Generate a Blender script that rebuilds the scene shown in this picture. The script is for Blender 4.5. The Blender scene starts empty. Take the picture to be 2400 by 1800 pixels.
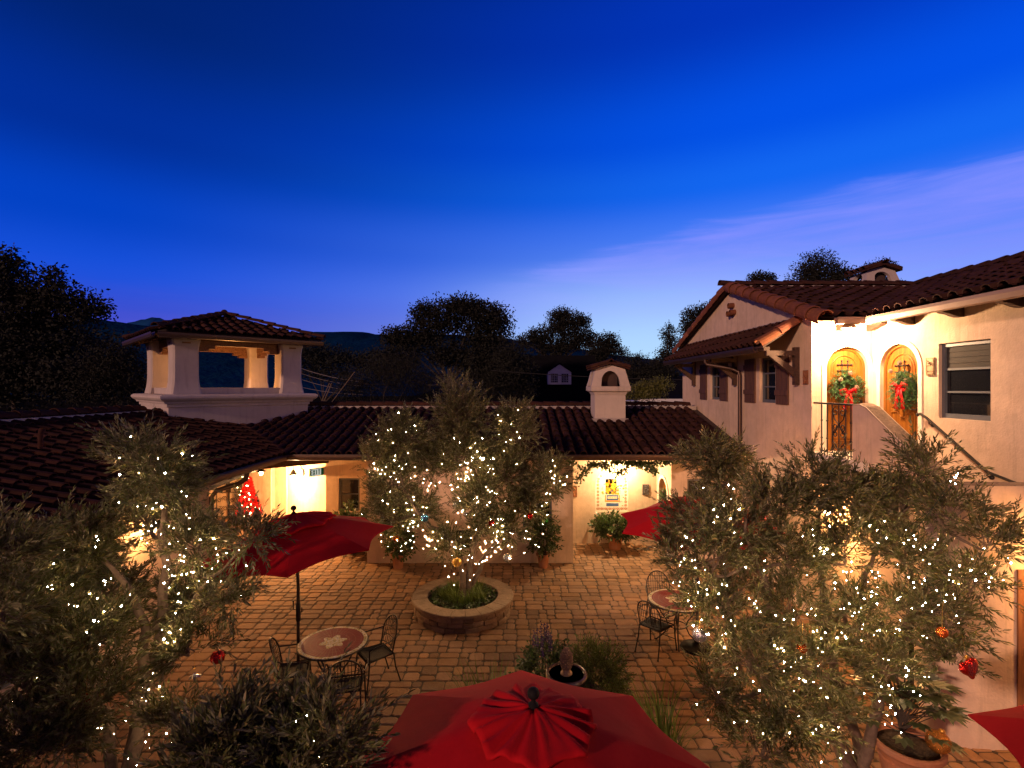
import bpy, math, random
import numpy as np
from mathutils import Vector, Matrix, Quaternion
R = math.radians
scene = bpy.context.scene
COL = scene.collection
rnd = random.Random(11)
CAMZ = 4.5
F_PX, HOR = 1200.0, 908.0

def at(px, py, Y):
    """a measured point: column px, row py, at distance Y from the balcony"""
    return Vector(((px - 1200.0) / F_PX * Y, Y, CAMZ - (py - HOR) / F_PX * Y))

def gnd(px, py):
    Y = CAMZ * F_PX / (py - HOR)
    return Vector(((px - 1200.0) / F_PX * Y, Y, 0.0))

# ------------------------------------------------------------------ objects
def tag(o, label=None, cat=None, group=None, kind=None):
    if label: o['label'] = label
    if cat: o['category'] = cat
    if group: o['group'] = group
    if kind: o['kind'] = kind
    return o

def thing(name, label, cat, loc=(0, 0, 0), rz=0.0, group=None):
    o = bpy.data.objects.new(name, None)
    o.empty_display_size = 0.2
    COL.objects.link(o)
    o.location = loc
    o.rotation_euler = (0, 0, rz)
    return tag(o, label, cat, group)

def copy_tree(o, parent=None):
    c = o.copy()
    COL.objects.link(c)
    c.parent = parent
    for ch in list(o.children):
        copy_tree(ch, c)
    return c

def norm(v):
    return Vector(v).normalized()

class G:
    """collects geometry for ONE mesh"""
    def __init__(s):
        s.V = []; s.F = []; s.T = []; s.MI = []; s.mi = 0; s.t = (1, 1, 1)
    def add(s, vs, fs, tint=None):
        b = len(s.V)
        s.V.extend([tuple(v) for v in vs])
        s.T.extend([tint or s.t] * len(vs))
        for f in fs:
            s.F.append([i + b for i in f]); s.MI.append(s.mi)
        return s
    def quad(s, a, b, c, d, tint=None):
        return s.add([a, b, c, d], [(0, 1, 2, 3)], tint)
    def box(s, x0, x1, y0, y1, z0, z1, tint=None):
        vs = [(x0, y0, z0), (x1, y0, z0), (x1, y1, z0), (x0, y1, z0), (x0, y0, z1), (x1, y0, z1), (x1, y1, z1), (x0, y1, z1)]
        return s.add(vs, [(0, 3, 2, 1), (4, 5, 6, 7), (0, 1, 5, 4), (1, 2, 6, 5), (2, 3, 7, 6), (3, 0, 4, 7)], tint)
    def obox(s, c, ax, ay, az, tint=None, bev=0.0):
        """oriented box: centre, three half-axis vectors; optional small chamfer"""
        c = Vector(c); ax = Vector(ax); ay = Vector(ay); az = Vector(az)
        if bev <= 0:
            vs = [c + ax * i + ay * j + az * k for k in (-1, 1) for i, j in ((-1, -1), (1, -1), (1, 1), (-1, 1))]
            return s.add(vs, [(0, 3, 2, 1), (4, 5, 6, 7), (0, 1, 5, 4), (1, 2, 6, 5), (2, 3, 7, 6), (3, 0, 4, 7)], tint)
        def sh(v): return max(0.0, 1 - bev / max(v.length, 1e-6))
        bx, by, bz = sh(ax), sh(ay), sh(az)
        rings = []
        for k, zz in ((-1, 1), (-1, 0), (1, 0), (1, 1)):
            e = (bx, by) if zz else (1, 1)
            f = 1.0 if zz else bz
            rings.append([c + ax * (i * e[0] * (bx if abs(q) == 1 and not zz else 1)) + ay * (j * e[1] * (by if abs(q) == 2 and not zz else 1)) + az * (k * f)
                          for i, j, q in ((-1, -1, 1), (1, -1, 1), (1, -1, 2), (1, 1, 2), (1, 1, 1), (-1, 1, 1), (-1, 1, 2), (-1, -1, 2))])
        vs = [v for r_ in rings for v in r_]
        fs = [tuple(range(7, -1, -1)), tuple(range(24, 32))]
        for q in range(3):
            for i in range(8):
                j = (i + 1) % 8
                fs.append((q * 8 + i, q * 8 + j, q * 8 + 8 + j, q * 8 + 8 + i))
        return s.add(vs, fs, tint)
    def bar(s, p, q, w, h=None, up=(0, 0, 1), tint=None, bev=0.0):
        p = Vector(p); q = Vector(q); d = q - p; L = d.length
        if L < 1e-6: return s
        d.normalize(); u = Vector(up)
        if abs(d.dot(u.normalized())) > .98: u = Vector((1, 0, 0))
        sx = d.cross(u).normalized(); uu = sx.cross(d).normalized()
        h = h or w
        return s.obox((p + q) / 2, d * (L / 2), sx * (w / 2), uu * (h / 2), tint, bev)
    def tube(s, path, r, n=8, caps=True, closed=False, tint=None):
        path = [Vector(p) for p in path]; m = len(path)
        if m < 2: return s
        rs = r if isinstance(r, (list, tuple)) else [r] * m
        vs = []; prev = None
        for i, p in enumerate(path):
            if closed: d = path[(i + 1) % m] - path[i - 1]
            else: d = path[min(i + 1, m - 1)] - path[max(i - 1, 0)]
            if d.length < 1e-9: d = Vector((0, 0, 1))
            d.normalize()
            if prev is None:
                a = Vector((0, 0, 1)) if abs(d.z) < .9 else Vector((1, 0, 0))
                u = d.cross(a).normalized()
            else:
                u = prev - d * prev.dot(d)
                if u.length < 1e-6: u = d.orthogonal()
                u.normalize()
            prev = u; w = d.cross(u)
            for k in range(n):
                t = 2 * math.pi * k / n
                vs.append(p + (u * math.cos(t) + w * math.sin(t)) * rs[i])
        fs = []
        for i in range(m if closed else m - 1):
            for k in range(n):
                a = i * n + k; b = i * n + (k + 1) % n; j = (i + 1) % m
                fs.append((a, b, j * n + (k + 1) % n, j * n + k))
        if caps and not closed:
            fs.append(tuple(range(n - 1, -1, -1))); fs.append(tuple(range((m - 1) * n, m * n)))
        return s.add(vs, fs, tint)
    def lathe(s, prof, c=(0, 0, 0), n=24, tint=None, squash=None):
        c = Vector(c); vs = []
        for (r_, z) in prof:
            for k in range(n):
                t = 2 * math.pi * k / n
                f = squash(t, z) if squash else 1.0
                vs.append(c + Vector((r_ * f * math.cos(t), r_ * f * math.sin(t), z)))
        fs = []; m = len(prof)
        for i in range(m - 1):
            for k in range(n):
                fs.append((i * n + k, i * n + (k + 1) % n, (i + 1) * n + (k + 1) % n, (i + 1) * n + k))
        if prof[0][0] > 1e-4: fs.append(tuple(range(n - 1, -1, -1)))
        if prof[-1][0] > 1e-4: fs.append(tuple(range((m - 1) * n, m * n)))
        return s.add(vs, fs, tint)
    def sphere(s, c, r, n=12, m=8, sc=(1, 1, 1), tint=None):
        c = Vector(c); vs = []; fs = []
        for i in range(m + 1):
            p = math.pi * i / m
            for k in range(n):
                t = 2 * math.pi * k / n
                vs.append(c + Vector((r * sc[0] * math.sin(p) * math.cos(t), r * sc[1] * math.sin(p) * math.sin(t), r * sc[2] * math.cos(p))))
        for i in range(m):
            for k in range(n):
                fs.append((i * n + k, (i + 1) * n + k, (i + 1) * n + (k + 1) % n, i * n + (k + 1) % n))
        return s.add(vs, fs, tint)
    def prism(s, poly, d, tint=None):
        """poly: 3-D outline, extruded by vector d"""
        poly = [Vector(p) for p in poly]; d = Vector(d); n = len(poly)
        vs = poly + [p + d for p in poly]
        fs = [tuple(range(n)), tuple(range(2 * n - 1, n - 1, -1))]
        for i in range(n):
            j = (i + 1) % n
            fs.append((i, i + n, j + n, j))
        return s.add(vs, fs, tint)
    def build(s, name, mats, parent=None, smooth=False, off=None):
        me = bpy.data.meshes.new(name)
        V = np.array(s.V, dtype=np.float64).reshape(-1, 3)
        if off is not None: V = V - np.array(off)
        me.from_pydata(V.tolist(), [], s.F)
        mats = mats if isinstance(mats, (list, tuple)) else [mats]
        for m in mats: me.materials.append(m)
        if len(mats) > 1: me.polygons.foreach_set('material_index', s.MI)
        ca = me.color_attributes.new('tint', 'FLOAT_COLOR', 'POINT')
        T = np.ones((len(s.V), 4), dtype=np.float32); T[:, :3] = np.array(s.T, dtype=np.float32).reshape(-1, 3)
        ca.data.foreach_set('color', T.ravel())
        if smooth == 'all':
            me.polygons.foreach_set('use_smooth', [True] * len(s.F))
        me.validate(clean_customdata=False); me.update()
        if smooth and smooth != 'all':
            me.polygons.foreach_set('use_smooth', [True] * len(me.polygons))
            try: me.set_sharp_from_angle(angle=R(smooth if smooth is not True else 40))
            except Exception: pass
        o = bpy.data.objects.new(name, me)
        COL.objects.link(o)
        if parent is not None: o.parent = parent
        return o

def np_mesh(name, V, quads, mat, parent=None, tint=None, tris=None):
    me = bpy.data.meshes.new(name)
    V = np.asarray(V, dtype=np.float32)
    me.vertices.add(len(V)); me.vertices.foreach_set('co', V.ravel())
    nq = len(quads)
    me.loops.add(nq * 4); me.loops.foreach_set('vertex_index', np.asarray(quads, dtype=np.int32).ravel())
    me.polygons.add(nq)
    me.polygons.foreach_set('loop_start', np.arange(0, nq * 4, 4, dtype=np.int32))
    me.materials.append(mat)
    ca = me.color_attributes.new('tint', 'FLOAT_COLOR', 'POINT')
    T = np.ones((len(V), 4), dtype=np.float32)
    if tint is not None: T[:, :3] = tint
    ca.data.foreach_set('color', T.ravel())
    me.update(calc_edges=True)
    o = bpy.data.objects.new(name, me); COL.objects.link(o)
    if parent is not None: o.parent = parent
    return o

# ---------------------------------------------------------------- materials
MATS = {}
def mat(name, col, rough=.7, metal=0.0, var=None, bump=None, tint=True, emit=None, spec=.5, coat=0.0, trans=0.0, sheen=0.0, extra=None, mottle=None, streak=0.0):
    m = bpy.data.materials.new(name); m.use_nodes = True
    nt = m.node_tree; N = nt.nodes; L = nt.links
    b = N['Principled BSDF']
    b.inputs['Roughness'].default_value = rough
    b.inputs['Metallic'].default_value = metal
    b.inputs['Specular IOR Level'].default_value = spec
    b.inputs['Coat Weight'].default_value = coat
    if sheen: b.inputs['Sheen Weight'].default_value = sheen
    tc = N.new('ShaderNodeTexCoord')
    rgb = N.new('ShaderNodeRGB'); rgb.outputs[0].default_value = (*col, 1)
    cur = rgb.outputs[0]
    def mul(a, bsock, blend='MULTIPLY', fac=1.0):
        x = N.new('ShaderNodeMix'); x.data_type = 'RGBA'; x.blend_type = blend
        x.inputs[0].default_value = fac
        L.new(a, x.inputs[6]); L.new(bsock, x.inputs[7])
        return x.outputs[2]
    if tint:
        at_ = N.new('ShaderNodeAttribute'); at_.attribute_name = 'tint'
        cur = mul(cur, at_.outputs['Color'])
    for v in ([var] if isinstance(var, tuple) else (var or [])):
        sc, lo, hi = v
        n = N.new('ShaderNodeTexNoise'); n.inputs['Scale'].default_value = sc; n.inputs['Detail'].default_value = 6
        n.inputs['Roughness'].default_value = .65
        L.new(tc.outputs['Object'], n.inputs['Vector'])
        mr = N.new('ShaderNodeMapRange'); mr.inputs[1].default_value = .3; mr.inputs[2].default_value = .7
        mr.inputs[3].default_value = lo; mr.inputs[4].default_value = hi
        L.new(n.outputs[0], mr.inputs[0])
        cur = mul(cur, mr.outputs[0])
    if streak:
        mp_ = N.new('ShaderNodeMapping'); mp_.inputs['Scale'].default_value = (3.2, 3.2, .28); L.new(tc.outputs['Object'], mp_.inputs['Vector'])
        n = N.new('ShaderNodeTexNoise'); n.inputs['Scale'].default_value = 2.2; n.inputs['Detail'].default_value = 7; n.inputs['Roughness'].default_value = .7
        L.new(mp_.outputs[0], n.inputs['Vector'])
        mr = N.new('ShaderNodeMapRange'); mr.inputs[1].default_value = .52; mr.inputs[2].default_value = .78; mr.inputs[3].default_value = 1; mr.inputs[4].default_value = 1 - streak
        L.new(n.outputs[0], mr.inputs[0]); cur = mul(cur, mr.outputs[0])
    if mottle:
        sc, col2, amt = mottle
        n = N.new('ShaderNodeTexNoise'); n.inputs['Scale'].default_value = sc; n.inputs['Detail'].default_value = 4
        L.new(tc.outputs['Object'], n.inputs['Vector'])
        mr = N.new('ShaderNodeMapRange'); mr.inputs[1].default_value = .45; mr.inputs[2].default_value = .7; mr.inputs[4].default_value = amt
        L.new(n.outputs[0], mr.inputs[0])
        c2 = N.new('ShaderNodeRGB'); c2.outputs[0].default_value = (*col2, 1)
        x = N.new('ShaderNodeMix'); x.data_type = 'RGBA'
        L.new(mr.outputs[0], x.inputs[0]); L.new(cur, x.inputs[6]); L.new(c2.outputs[0], x.inputs[7])
        cur = x.outputs[2]
    L.new(cur, b.inputs['Base Color'])
    if bump:
        prev = None
        for (sc, st, dist) in ([bump] if isinstance(bump, tuple) else bump):
            n = N.new('ShaderNodeTexNoise'); n.inputs['Scale'].default_value = sc; n.inputs['Detail'].default_value = 5
            L.new(tc.outputs['Object'], n.inputs['Vector'])
            bp = N.new('ShaderNodeBump'); bp.inputs['Strength'].default_value = st; bp.inputs['Distance'].default_value = dist
            L.new(n.outputs[0], bp.inputs['Height'])
            if prev: L.new(prev, bp.inputs['Normal'])
            prev = bp.outputs[0]
        L.new(prev, b.inputs['Normal'])
    if emit:
        b.inputs['Emission Color'].default_value = (*emit[0], 1)
        b.inputs['Emission Strength'].default_value = emit[1]
    if extra: extra(m, N, L, b, tc)
    MATS[name] = m
    return m

def leaf_mat(name, top, under, trans=.25, rough=.45):
    """leaf: glossy green face, paler underside, some light through"""
    m = bpy.data.materials.new(name); m.use_nodes = True
    nt = m.node_tree; N = nt.nodes; L = nt.links
    b = N['Principled BSDF']; out = N['Material Output']
    b.inputs['Roughness'].default_value = rough; b.inputs['Specular IOR Level'].default_value = .35
    g = N.new('ShaderNodeNewGeometry'); at_ = N.new('ShaderNodeAttribute'); at_.attribute_name = 'tint'
    mx = N.new('ShaderNodeMix'); mx.data_type = 'RGBA'
    mx.inputs[6].default_value = (*top, 1); mx.inputs[7].default_value = (*under, 1)
    L.new(g.outputs['Backfacing'], mx.inputs[0])
    ml = N.new('ShaderNodeMix'); ml.data_type = 'RGBA'; ml.blend_type = 'MULTIPLY'; ml.inputs[0].default_value = 1
    L.new(mx.outputs[2], ml.inputs[6]); L.new(at_.outputs['Color'], ml.inputs[7])
    L.new(ml.outputs[2], b.inputs['Base Color'])
    t = N.new('ShaderNodeBsdfTranslucent'); L.new(ml.outputs[2], t.inputs['Color'])
    ms = N.new('ShaderNodeMixShader'); ms.inputs[0].default_value = trans
    L.new(b.outputs[0], ms.inputs[1]); L.new(t.outputs[0], ms.inputs[2]); L.new(ms.outputs[0], out.inputs['Surface'])
    return m

def grain(axis='Z', c1=(.5, .22, .05), c2=(.3, .11, .02), scale=9.0):
    def f(m, N, L, b, tc):
        mp = N.new('ShaderNodeMapping')
        s = {'Z': (scale, scale, .6), 'X': (.6, scale, scale), 'Y': (scale, .6, scale)}[axis]
        mp.inputs['Scale'].default_value = s
        L.new(tc.outputs['Object'], mp.inputs['Vector'])
        n = N.new('ShaderNodeTexNoise'); n.inputs['Scale'].default_value = 3; n.inputs['Detail'].default_value = 8; n.inputs['Distortion'].default_value = .6
        L.new(mp.outputs[0], n.inputs['Vector'])
        cr = N.new('ShaderNodeValToRGB')
        cr.color_ramp.elements[0].position = .32; cr.color_ramp.elements[0].color = (*c2, 1)
        cr.color_ramp.elements[1].position = .62; cr.color_ramp.elements[1].color = (*c1, 1)
        L.new(n.outputs[0], cr.inputs[0]); L.new(cr.outputs[0], b.inputs['Base Color'])
        bp = N.new('ShaderNodeBump'); bp.inputs['Strength'].default_value = .15; bp.inputs['Distance'].default_value = .01
        L.new(n.outputs[0], bp.inputs['Height']); L.new(bp.outputs[0], b.inputs['Normal'])
    return f

stucco = mat('stucco', (.66, .50, .355), .9, streak=.38, var=[(.9, .80, 1.10), (6, .90, 1.06)], bump=[(35, .35, .012), (3, .22, .04), (9, .25, .02)], mottle=(1.7, (.50, .36, .24), .4))
stucco_pale = mat('stucco_pale', (.46, .40, .37), .9, streak=.3, var=[(1.1, .9, 1.06), (7, .95, 1.04)], bump=[(35, .22, .01), (3, .12, .03)])
plaster_trim = mat('plaster_trim', (.72, .64, .52), .85, var=(3, .94, 1.05), bump=(30, .15, .008))
rough_cap = mat('rough_cap', (.30, .20, .13), .95, var=[(4, .6, 1.2), (30, .7, 1.15)], bump=[(40, .8, .03), (9, .4, .03)])
clay = mat('clay_tile', (.052, .022, .017), .9, spec=.06, var=[(5, .65, 1.2), (26, .85, 1.1)], bump=(30, .3, .008), mottle=(3.5, (.034, .022, .018), .45))
mortar = mat('mortar', (.42, .36, .32), .95, var=(9, .7, 1.1), bump=(20, .6, .02))
felt = mat('roof_underlay', (.05, .03, .025), .95)
dark_wood = mat('dark_wood', (.06, .03, .02), .7, extra=grain('Y', (.075, .036, .021), (.035, .017, .010)))
beam_wood = mat('beam_wood', (.2, .09, .04), .7, extra=grain('X', (.22, .10, .05), (.10, .045, .02)))
shutter_wood = mat('shutter_wood', (.15, .06, .035), .7, extra=grain('Z', (.115, .055, .034), (.06, .028, .017)))
honey_wood = mat('honey_wood', (.30, .11, .015), .55, spec=.2, extra=grain('Z', (.25, .095, .012), (.14, .046, .006)))
clay_lit = mat('clay_rake_lit', (.17, .062, .034), .85, spec=.12, var=[(5, .7, 1.2), (26, .85, 1.1)], bump=(30, .3, .008))  # lighter copy of the roof clay: lamplight on the rakes put into the colour
door_wood = mat('door_wood', (.2, .09, .04), .5, extra=grain('Z', (.28, .12, .045), (.15, .06, .025)))
gutter_m = mat('gutter_metal', (.07, .042, .032), .45, .5, var=(4, .8, 1.15))
iron = mat('wrought_iron', (.025, .022, .022), .45, .6)
iron_seat = mat('seat_mesh_metal', (.022, .019, .018), .75, .2, bump=(90, .8, .01), spec=.2)
win_frame = mat('window_frame_paint', (.10, .115, .13), .45, var=(5, .9, 1.08))
white_paint = mat('white_paint', (.62, .62, .62), .6, var=(5, .92, 1.04))
glass = mat('window_glass', (.010, .011, .014), .06, spec=.8, tint=False)
blind = mat('blind_cloth', (.032, .030, .026), .9, bump=(12, .2, .02))
soil = mat('soil', (.035, .022, .014), .98, var=(14, .5, 1.4), bump=(25, .9, .04))
bark = mat('olive_bark', (.15, .105, .075), .92, var=[(6, .6, 1.25), (22, .75, 1.15)], bump=[(14, .7, .03), (40, .4, .01)])
dark_bark = mat('dark_bark', (.06, .045, .035), .95, var=(6, .6, 1.2), bump=(12, .6, .04))
olive_leaf = leaf_mat('olive_leaf', (.092, .108, .034), (.175, .168, .090), .3)
shrub_leaf = leaf_mat('shrub_leaf', (.06, .105, .028), (.10, .13, .06), .22, .35)
grass_leaf = leaf_mat('grass_leaf', (.12, .18, .035), (.12, .17, .04), .3)
needle_leaf = leaf_mat('needle_leaf', (.045, .12, .035), (.07, .14, .06), .15)
far_leaf = leaf_mat('far_leaf', (.013, .015, .011), (.014, .016, .012), .1, .9)
far_leaf_b = leaf_mat('far_leaf_bluish', (.018, .022, .020), (.02, .024, .02), .1, .9)
lit_leaf = leaf_mat('lit_shrub_leaf', (.16, .17, .035), (.16, .16, .05), .3)  # street light on the shrub painted in as a paler, yellower leaf
red_leaf = leaf_mat('red_leaf', (.62, .015, .012), (.5, .02, .02), .3)
flower_m = leaf_mat('purple_flower', (.055, .03, .10), (.055, .03, .10), .2)
canvas = mat('red_canvas', (.43, .006, .012), .9, var=[(3, .88, 1.06), (40, .95, 1.04)], bump=[(160, .25, .004), (2.5, .25, .05)], spec=.12)
black_knob = mat('black_knob', (.010, .009, .009), .7, spec=.12)
ribbon = mat('red_ribbon', (.50, .004, .008), .55, spec=.2)
terracotta = mat('terracotta', (.42, .17, .08), .8, var=[(6, .7, 1.15), (30, .9, 1.08)], bump=(25, .25, .008), mottle=(5, (.36, .26, .2), .35))
pot_dark = mat('dark_pot', (.06, .045, .04), .5, var=(6, .7, 1.2))
pot_white = mat('white_pot', (.72, .68, .6), .6)
stone = mat('planter_stone', (.25, .185, .13), .9, spec=.15, var=[(5, .75, 1.15), (30, .85, 1.1)], bump=[(20, .6, .02), (60, .4, .008)])
glaze = mat('glazed_stone', (.17, .105, .07), .22, var=[(5, .6, 1.25), (22, .8, 1.15)], bump=(14, .2, .01), coat=.5)
pine_stone = mat('pineapple_stone', (.50, .33, .18), .6, var=(20, .6, 1.2), bump=(40, .4, .006))
water_m = mat('dark_water', (.11, .08, .065), .12, tint=False, spec=.7)
bronze = mat('bronze_plaque', (.32, .22, .12), .5, .35, var=(18, .7, 1.2), bump=(40, .4, .006))
pewter = mat('dark_plaque', (.10, .085, .08), .5, .3, var=(18, .7, 1.2), bump=(40, .4, .006))
copper_plaque = mat('copper_plaque', (.30, .12, .05), .55, .3, var=(18, .5, 1.3), bump=(30, .6, .01))
shingle = mat('dark_shingle', (.007, .007, .009), .95, spec=0.05, var=[(2, .7, 1.2), (20, .8, 1.15)], bump=(18, .5, .03))
wire_m = mat('cable', (.02, .02, .02), .7)
green_wire = mat('green_wire', (.012, .03, .015), .6)
wood_pole = mat('pole_wood', (.22, .15, .09), .9)

def paver_extra(m, N, L, b, tc):
    pass
paver_m = mat('paver_stone', (.30, .172, .092), .85, spec=.25, var=[(2.2, .82, 1.12), (11, .86, 1.1), (60, .88, 1.1)], bump=[(26, .45, .015), (80, .35, .006)], mottle=(1.1, (.22, .15, .11), .45))
joint_m = mat('joint_sand', (.055, .040, .026), .98, var=(8, .6, 1.3), bump=(40, .6, .02))
ground_m = mat('ground_earth', (.014, .013, .010), .98, spec=0, var=(.4, .6, 1.3))
hill_m = mat('hazy_hillside', (.004, .030, .085), .98, spec=0, var=[(.02, .7, 1.25), (.12, .8, 1.2)], bump=(.25, .8, 3.0))  # blue haze of the distance put into the hill colour
mount_m = mat('hazy_mountain', (.012, .07, .22), .98, spec=0, var=(.01, .9, 1.1))  # bluer still: the farther air painted into the slope

def emis(name, col, strength, base=(.8, .7, .5)):
    return mat(name, base, .4, emit=(col, strength), tint=False)
bulb_warm = emis('bulb_warm', (1.0, .64, .33), 330)
tree_bulb = emis('tree_bulb', (1.0, .60, .28), 40)
bulb_white = emis('bulb_white', (1.0, .82, .60), 26)
lamp_glass = emis('lamp_glass', (1.0, .68, .36), 30)
exit_white = mat('exit_panel', (.16, .20, .18), .6, spec=.1, tint=False, emit=((.85, 1.0, .92), .35))
exit_green = mat('exit_green', (.004, .05, .02), .5, spec=.1, emit=((.0, .25, .09), .06), tint=False)
# ---------------------------------------------------------------- building kit
def wall(g, p0, p1, z0, z1, opens=(), depth=.14, seg=10, side=1):
    """stucco wall face from p0 to p1 (xy), outward normal to the right of p0->p1 when side=1; opens: (a0,a1,z0,z1,arched)"""
    p0 = Vector((p0[0], p0[1], 0)); p1 = Vector((p1[0], p1[1], 0)); d = (p1 - p0); L = d.length; d.normalize()
    n = Vector((d.y, -d.x, 0)) * side
    def P(a, z, k=0.0): return p0 + d * a + Vector((0, 0, z)) - n * k
    A = sorted({0.0, L, *[o[0] for o in opens], *[o[1] for o in opens]})
    Z = sorted({z0, z1, *[o[2] for o in opens], *[o[3] for o in opens]})
    A = [a for a in A if -1e-6 <= a <= L + 1e-6]; Z = [z for z in Z if z0 - 1e-6 <= z <= z1 + 1e-6]
    def inside(a, z): return any(o[0] < a < o[1] and o[2] < z < o[3] for o in opens)
    for i in range(len(A) - 1):
        for j in range(len(Z) - 1):
            if inside((A[i] + A[i + 1]) / 2, (Z[j] + Z[j + 1]) / 2): continue
            q = [P(A[i], Z[j]), P(A[i + 1], Z[j]), P(A[i + 1], Z[j + 1]), P(A[i], Z[j + 1])]
            if side < 0: q.reverse()
            g.quad(*q)
    for o in opens:
        a0, a1, b0, b1 = o[:4]; arch = len(o) > 4 and o[4]
        if arch:
            r = (a1 - a0) / 2; c = (a0 + a1) / 2; zc = b1 - r
            arc = [(c - r * math.cos(math.pi * k / (seg * 2)), zc + r * math.sin(math.pi * k / (seg * 2))) for k in range(seg * 2 + 1)]
            for k in range(len(arc) - 1):
                (x, z), (x2, z2) = arc[k], arc[k + 1]
                q = [P(x, z), P(x2, z2), P(x2, b1), P(x, b1)]
                if side < 0: q.reverse()
                g.quad(*q)
            loop = [(a0, b0)] + arc + [(a1, b0)]
        else:
            loop = [(a0, b0), (a0, b1), (a1, b1), (a1, b0)]
        for k in range(len(loop)):
            (x, z), (x2, z2) = loop[k], loop[(k + 1) % len(loop)]
            g.quad(P(x, z), P(x, z, depth), P(x2, z2, depth), P(x2, z2))

def frame_of(p0, p1, side=1):
    p0 = Vector((p0[0], p0[1], 0)); d = (Vector((p1[0], p1[1], 0)) - p0).normalized()
    n = Vector((d.y, -d.x, 0)) * side
    return lambda a, z, k=0.0: p0 + d * a + Vector((0, 0, z)) + n * k   # k > 0: out of the wall

def half_tile(g, p, a, u, n, L, r0, r1, h0, tint, seg=6, rim=.016):
    """one barrel tile: lower end at p, axis u, across a, normal n"""
    vs = []
    for (s, r, h) in ((0, r0, h0), (L, r1, 0.0)):
        for k in range(seg + 1):
            t = math.pi * k / seg
            vs.append(p + u * s - a * (r * math.cos(t)) + n * (r * .92 * math.sin(t) + h))
    for k in range(seg + 1):
        t = math.pi * k / seg; r = r0 - rim
        vs.append(p + u * .0 - a * (r * math.cos(t)) + n * (r * .92 * math.sin(t) + h0))
    for k in range(seg + 1):
        t = math.pi * k / seg; r = r0 - rim
        vs.append(p + u * .12 - a * (r * math.cos(t)) + n * (r * .92 * math.sin(t) + h0))
    fs = []; m = seg + 1
    for k in range(seg):
        fs.append((k, k + 1, m + k + 1, m + k))
        fs.append((2 * m + k, 2 * m + k + 1, k + 1, k))
        fs.append((3 * m + k, 3 * m + k + 1, 2 * m + k + 1, 2 * m + k))
    g.add(vs, fs, tint)

TR = random.Random(5)
def tile_tint(lo=.62, hi=1.25):
    b = TR.uniform(lo, hi); w = TR.uniform(-.1, .1)
    if TR.random() < .07: b *= 1.35
    return (b * (1 + w * .3), b * (1 + w * .6), b * (1 - w * .5))

def barrel_roof(g, O, A, U, W, srange, pitch=.268, course=.40, r=.088, lo=.62, hi=1.25):
    O = Vector(O); A = Vector(A).normalized(); U = Vector(U).normalized(); N = A.cross(U).normalized()
    if N.z < 0: N = -N
    cols = int(W / pitch)
    for i in range(cols):
        a = (i + .5) * pitch
        s0, s1 = srange(a)
        if s1 - s0 < .1: continue
        s = s0 - .05; k = 0
        while s < s1:
            L = min(course + .06, s1 - s + .03)
            if L > .08:
                j = TR.uniform(-.010, .010)
                sk = TR.uniform(-.014, .014)
                u2 = (U + A * sk).normalized()
                half_tile(g, O + A * (a + j) + U * s + N * .035, A, u2, N, L, r * TR.uniform(.97, 1.04), r * .84, .026 + TR.uniform(0, .01), tile_tint(lo, hi))
            s += course; k += 1
        # pan tile beside the cover: a shallow channel
        a2 = i * pitch; q0, q1 = srange(max(a2, .01))
        if q1 - q0 > .1:
            t = tile_tint(lo * .8, hi * .75); vs = []
            nst = max(1, int((q1 - q0) / course)); st = (q1 - q0) / nst
            for q in range(nst):
                t = tile_tint(lo * .8, hi * .75); vs = []
                for (s, lift) in ((q0 + q * st - .03, .022), (q0 + (q + 1) * st, .0)):
                    for kk in range(5):
                        x = (kk - 2) / 2
                        vs.append(O + A * (a2 + x * .085) + U * s + N * (.012 + .045 * x * x + lift))
                g.add(vs, [(kk, kk + 1, 6 + kk, 5 + kk) for kk in range(4)], t)

def cap_row(g, P0, P1, r=.11, L=.42, tilt=None, lo=.65, hi=1.2, up=(0, 0, 1)):
    P0 = Vector(P0); P1 = Vector(P1); d = P1 - P0; D = d.length; d.normalize()
    n = Vector(up); n = (n - d * n.dot(d)).normalized(); a = d.cross(n).normalized()
    k = max(1, round(D / L)); st = D / k
    for i in range(k):
        half_tile(g, P0 + d * (i * st - .02), a, d, n, st + .06, r * TR.uniform(.98, 1.05), r * .86, .022, tile_tint(lo, hi), seg=8, rim=.02)

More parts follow.
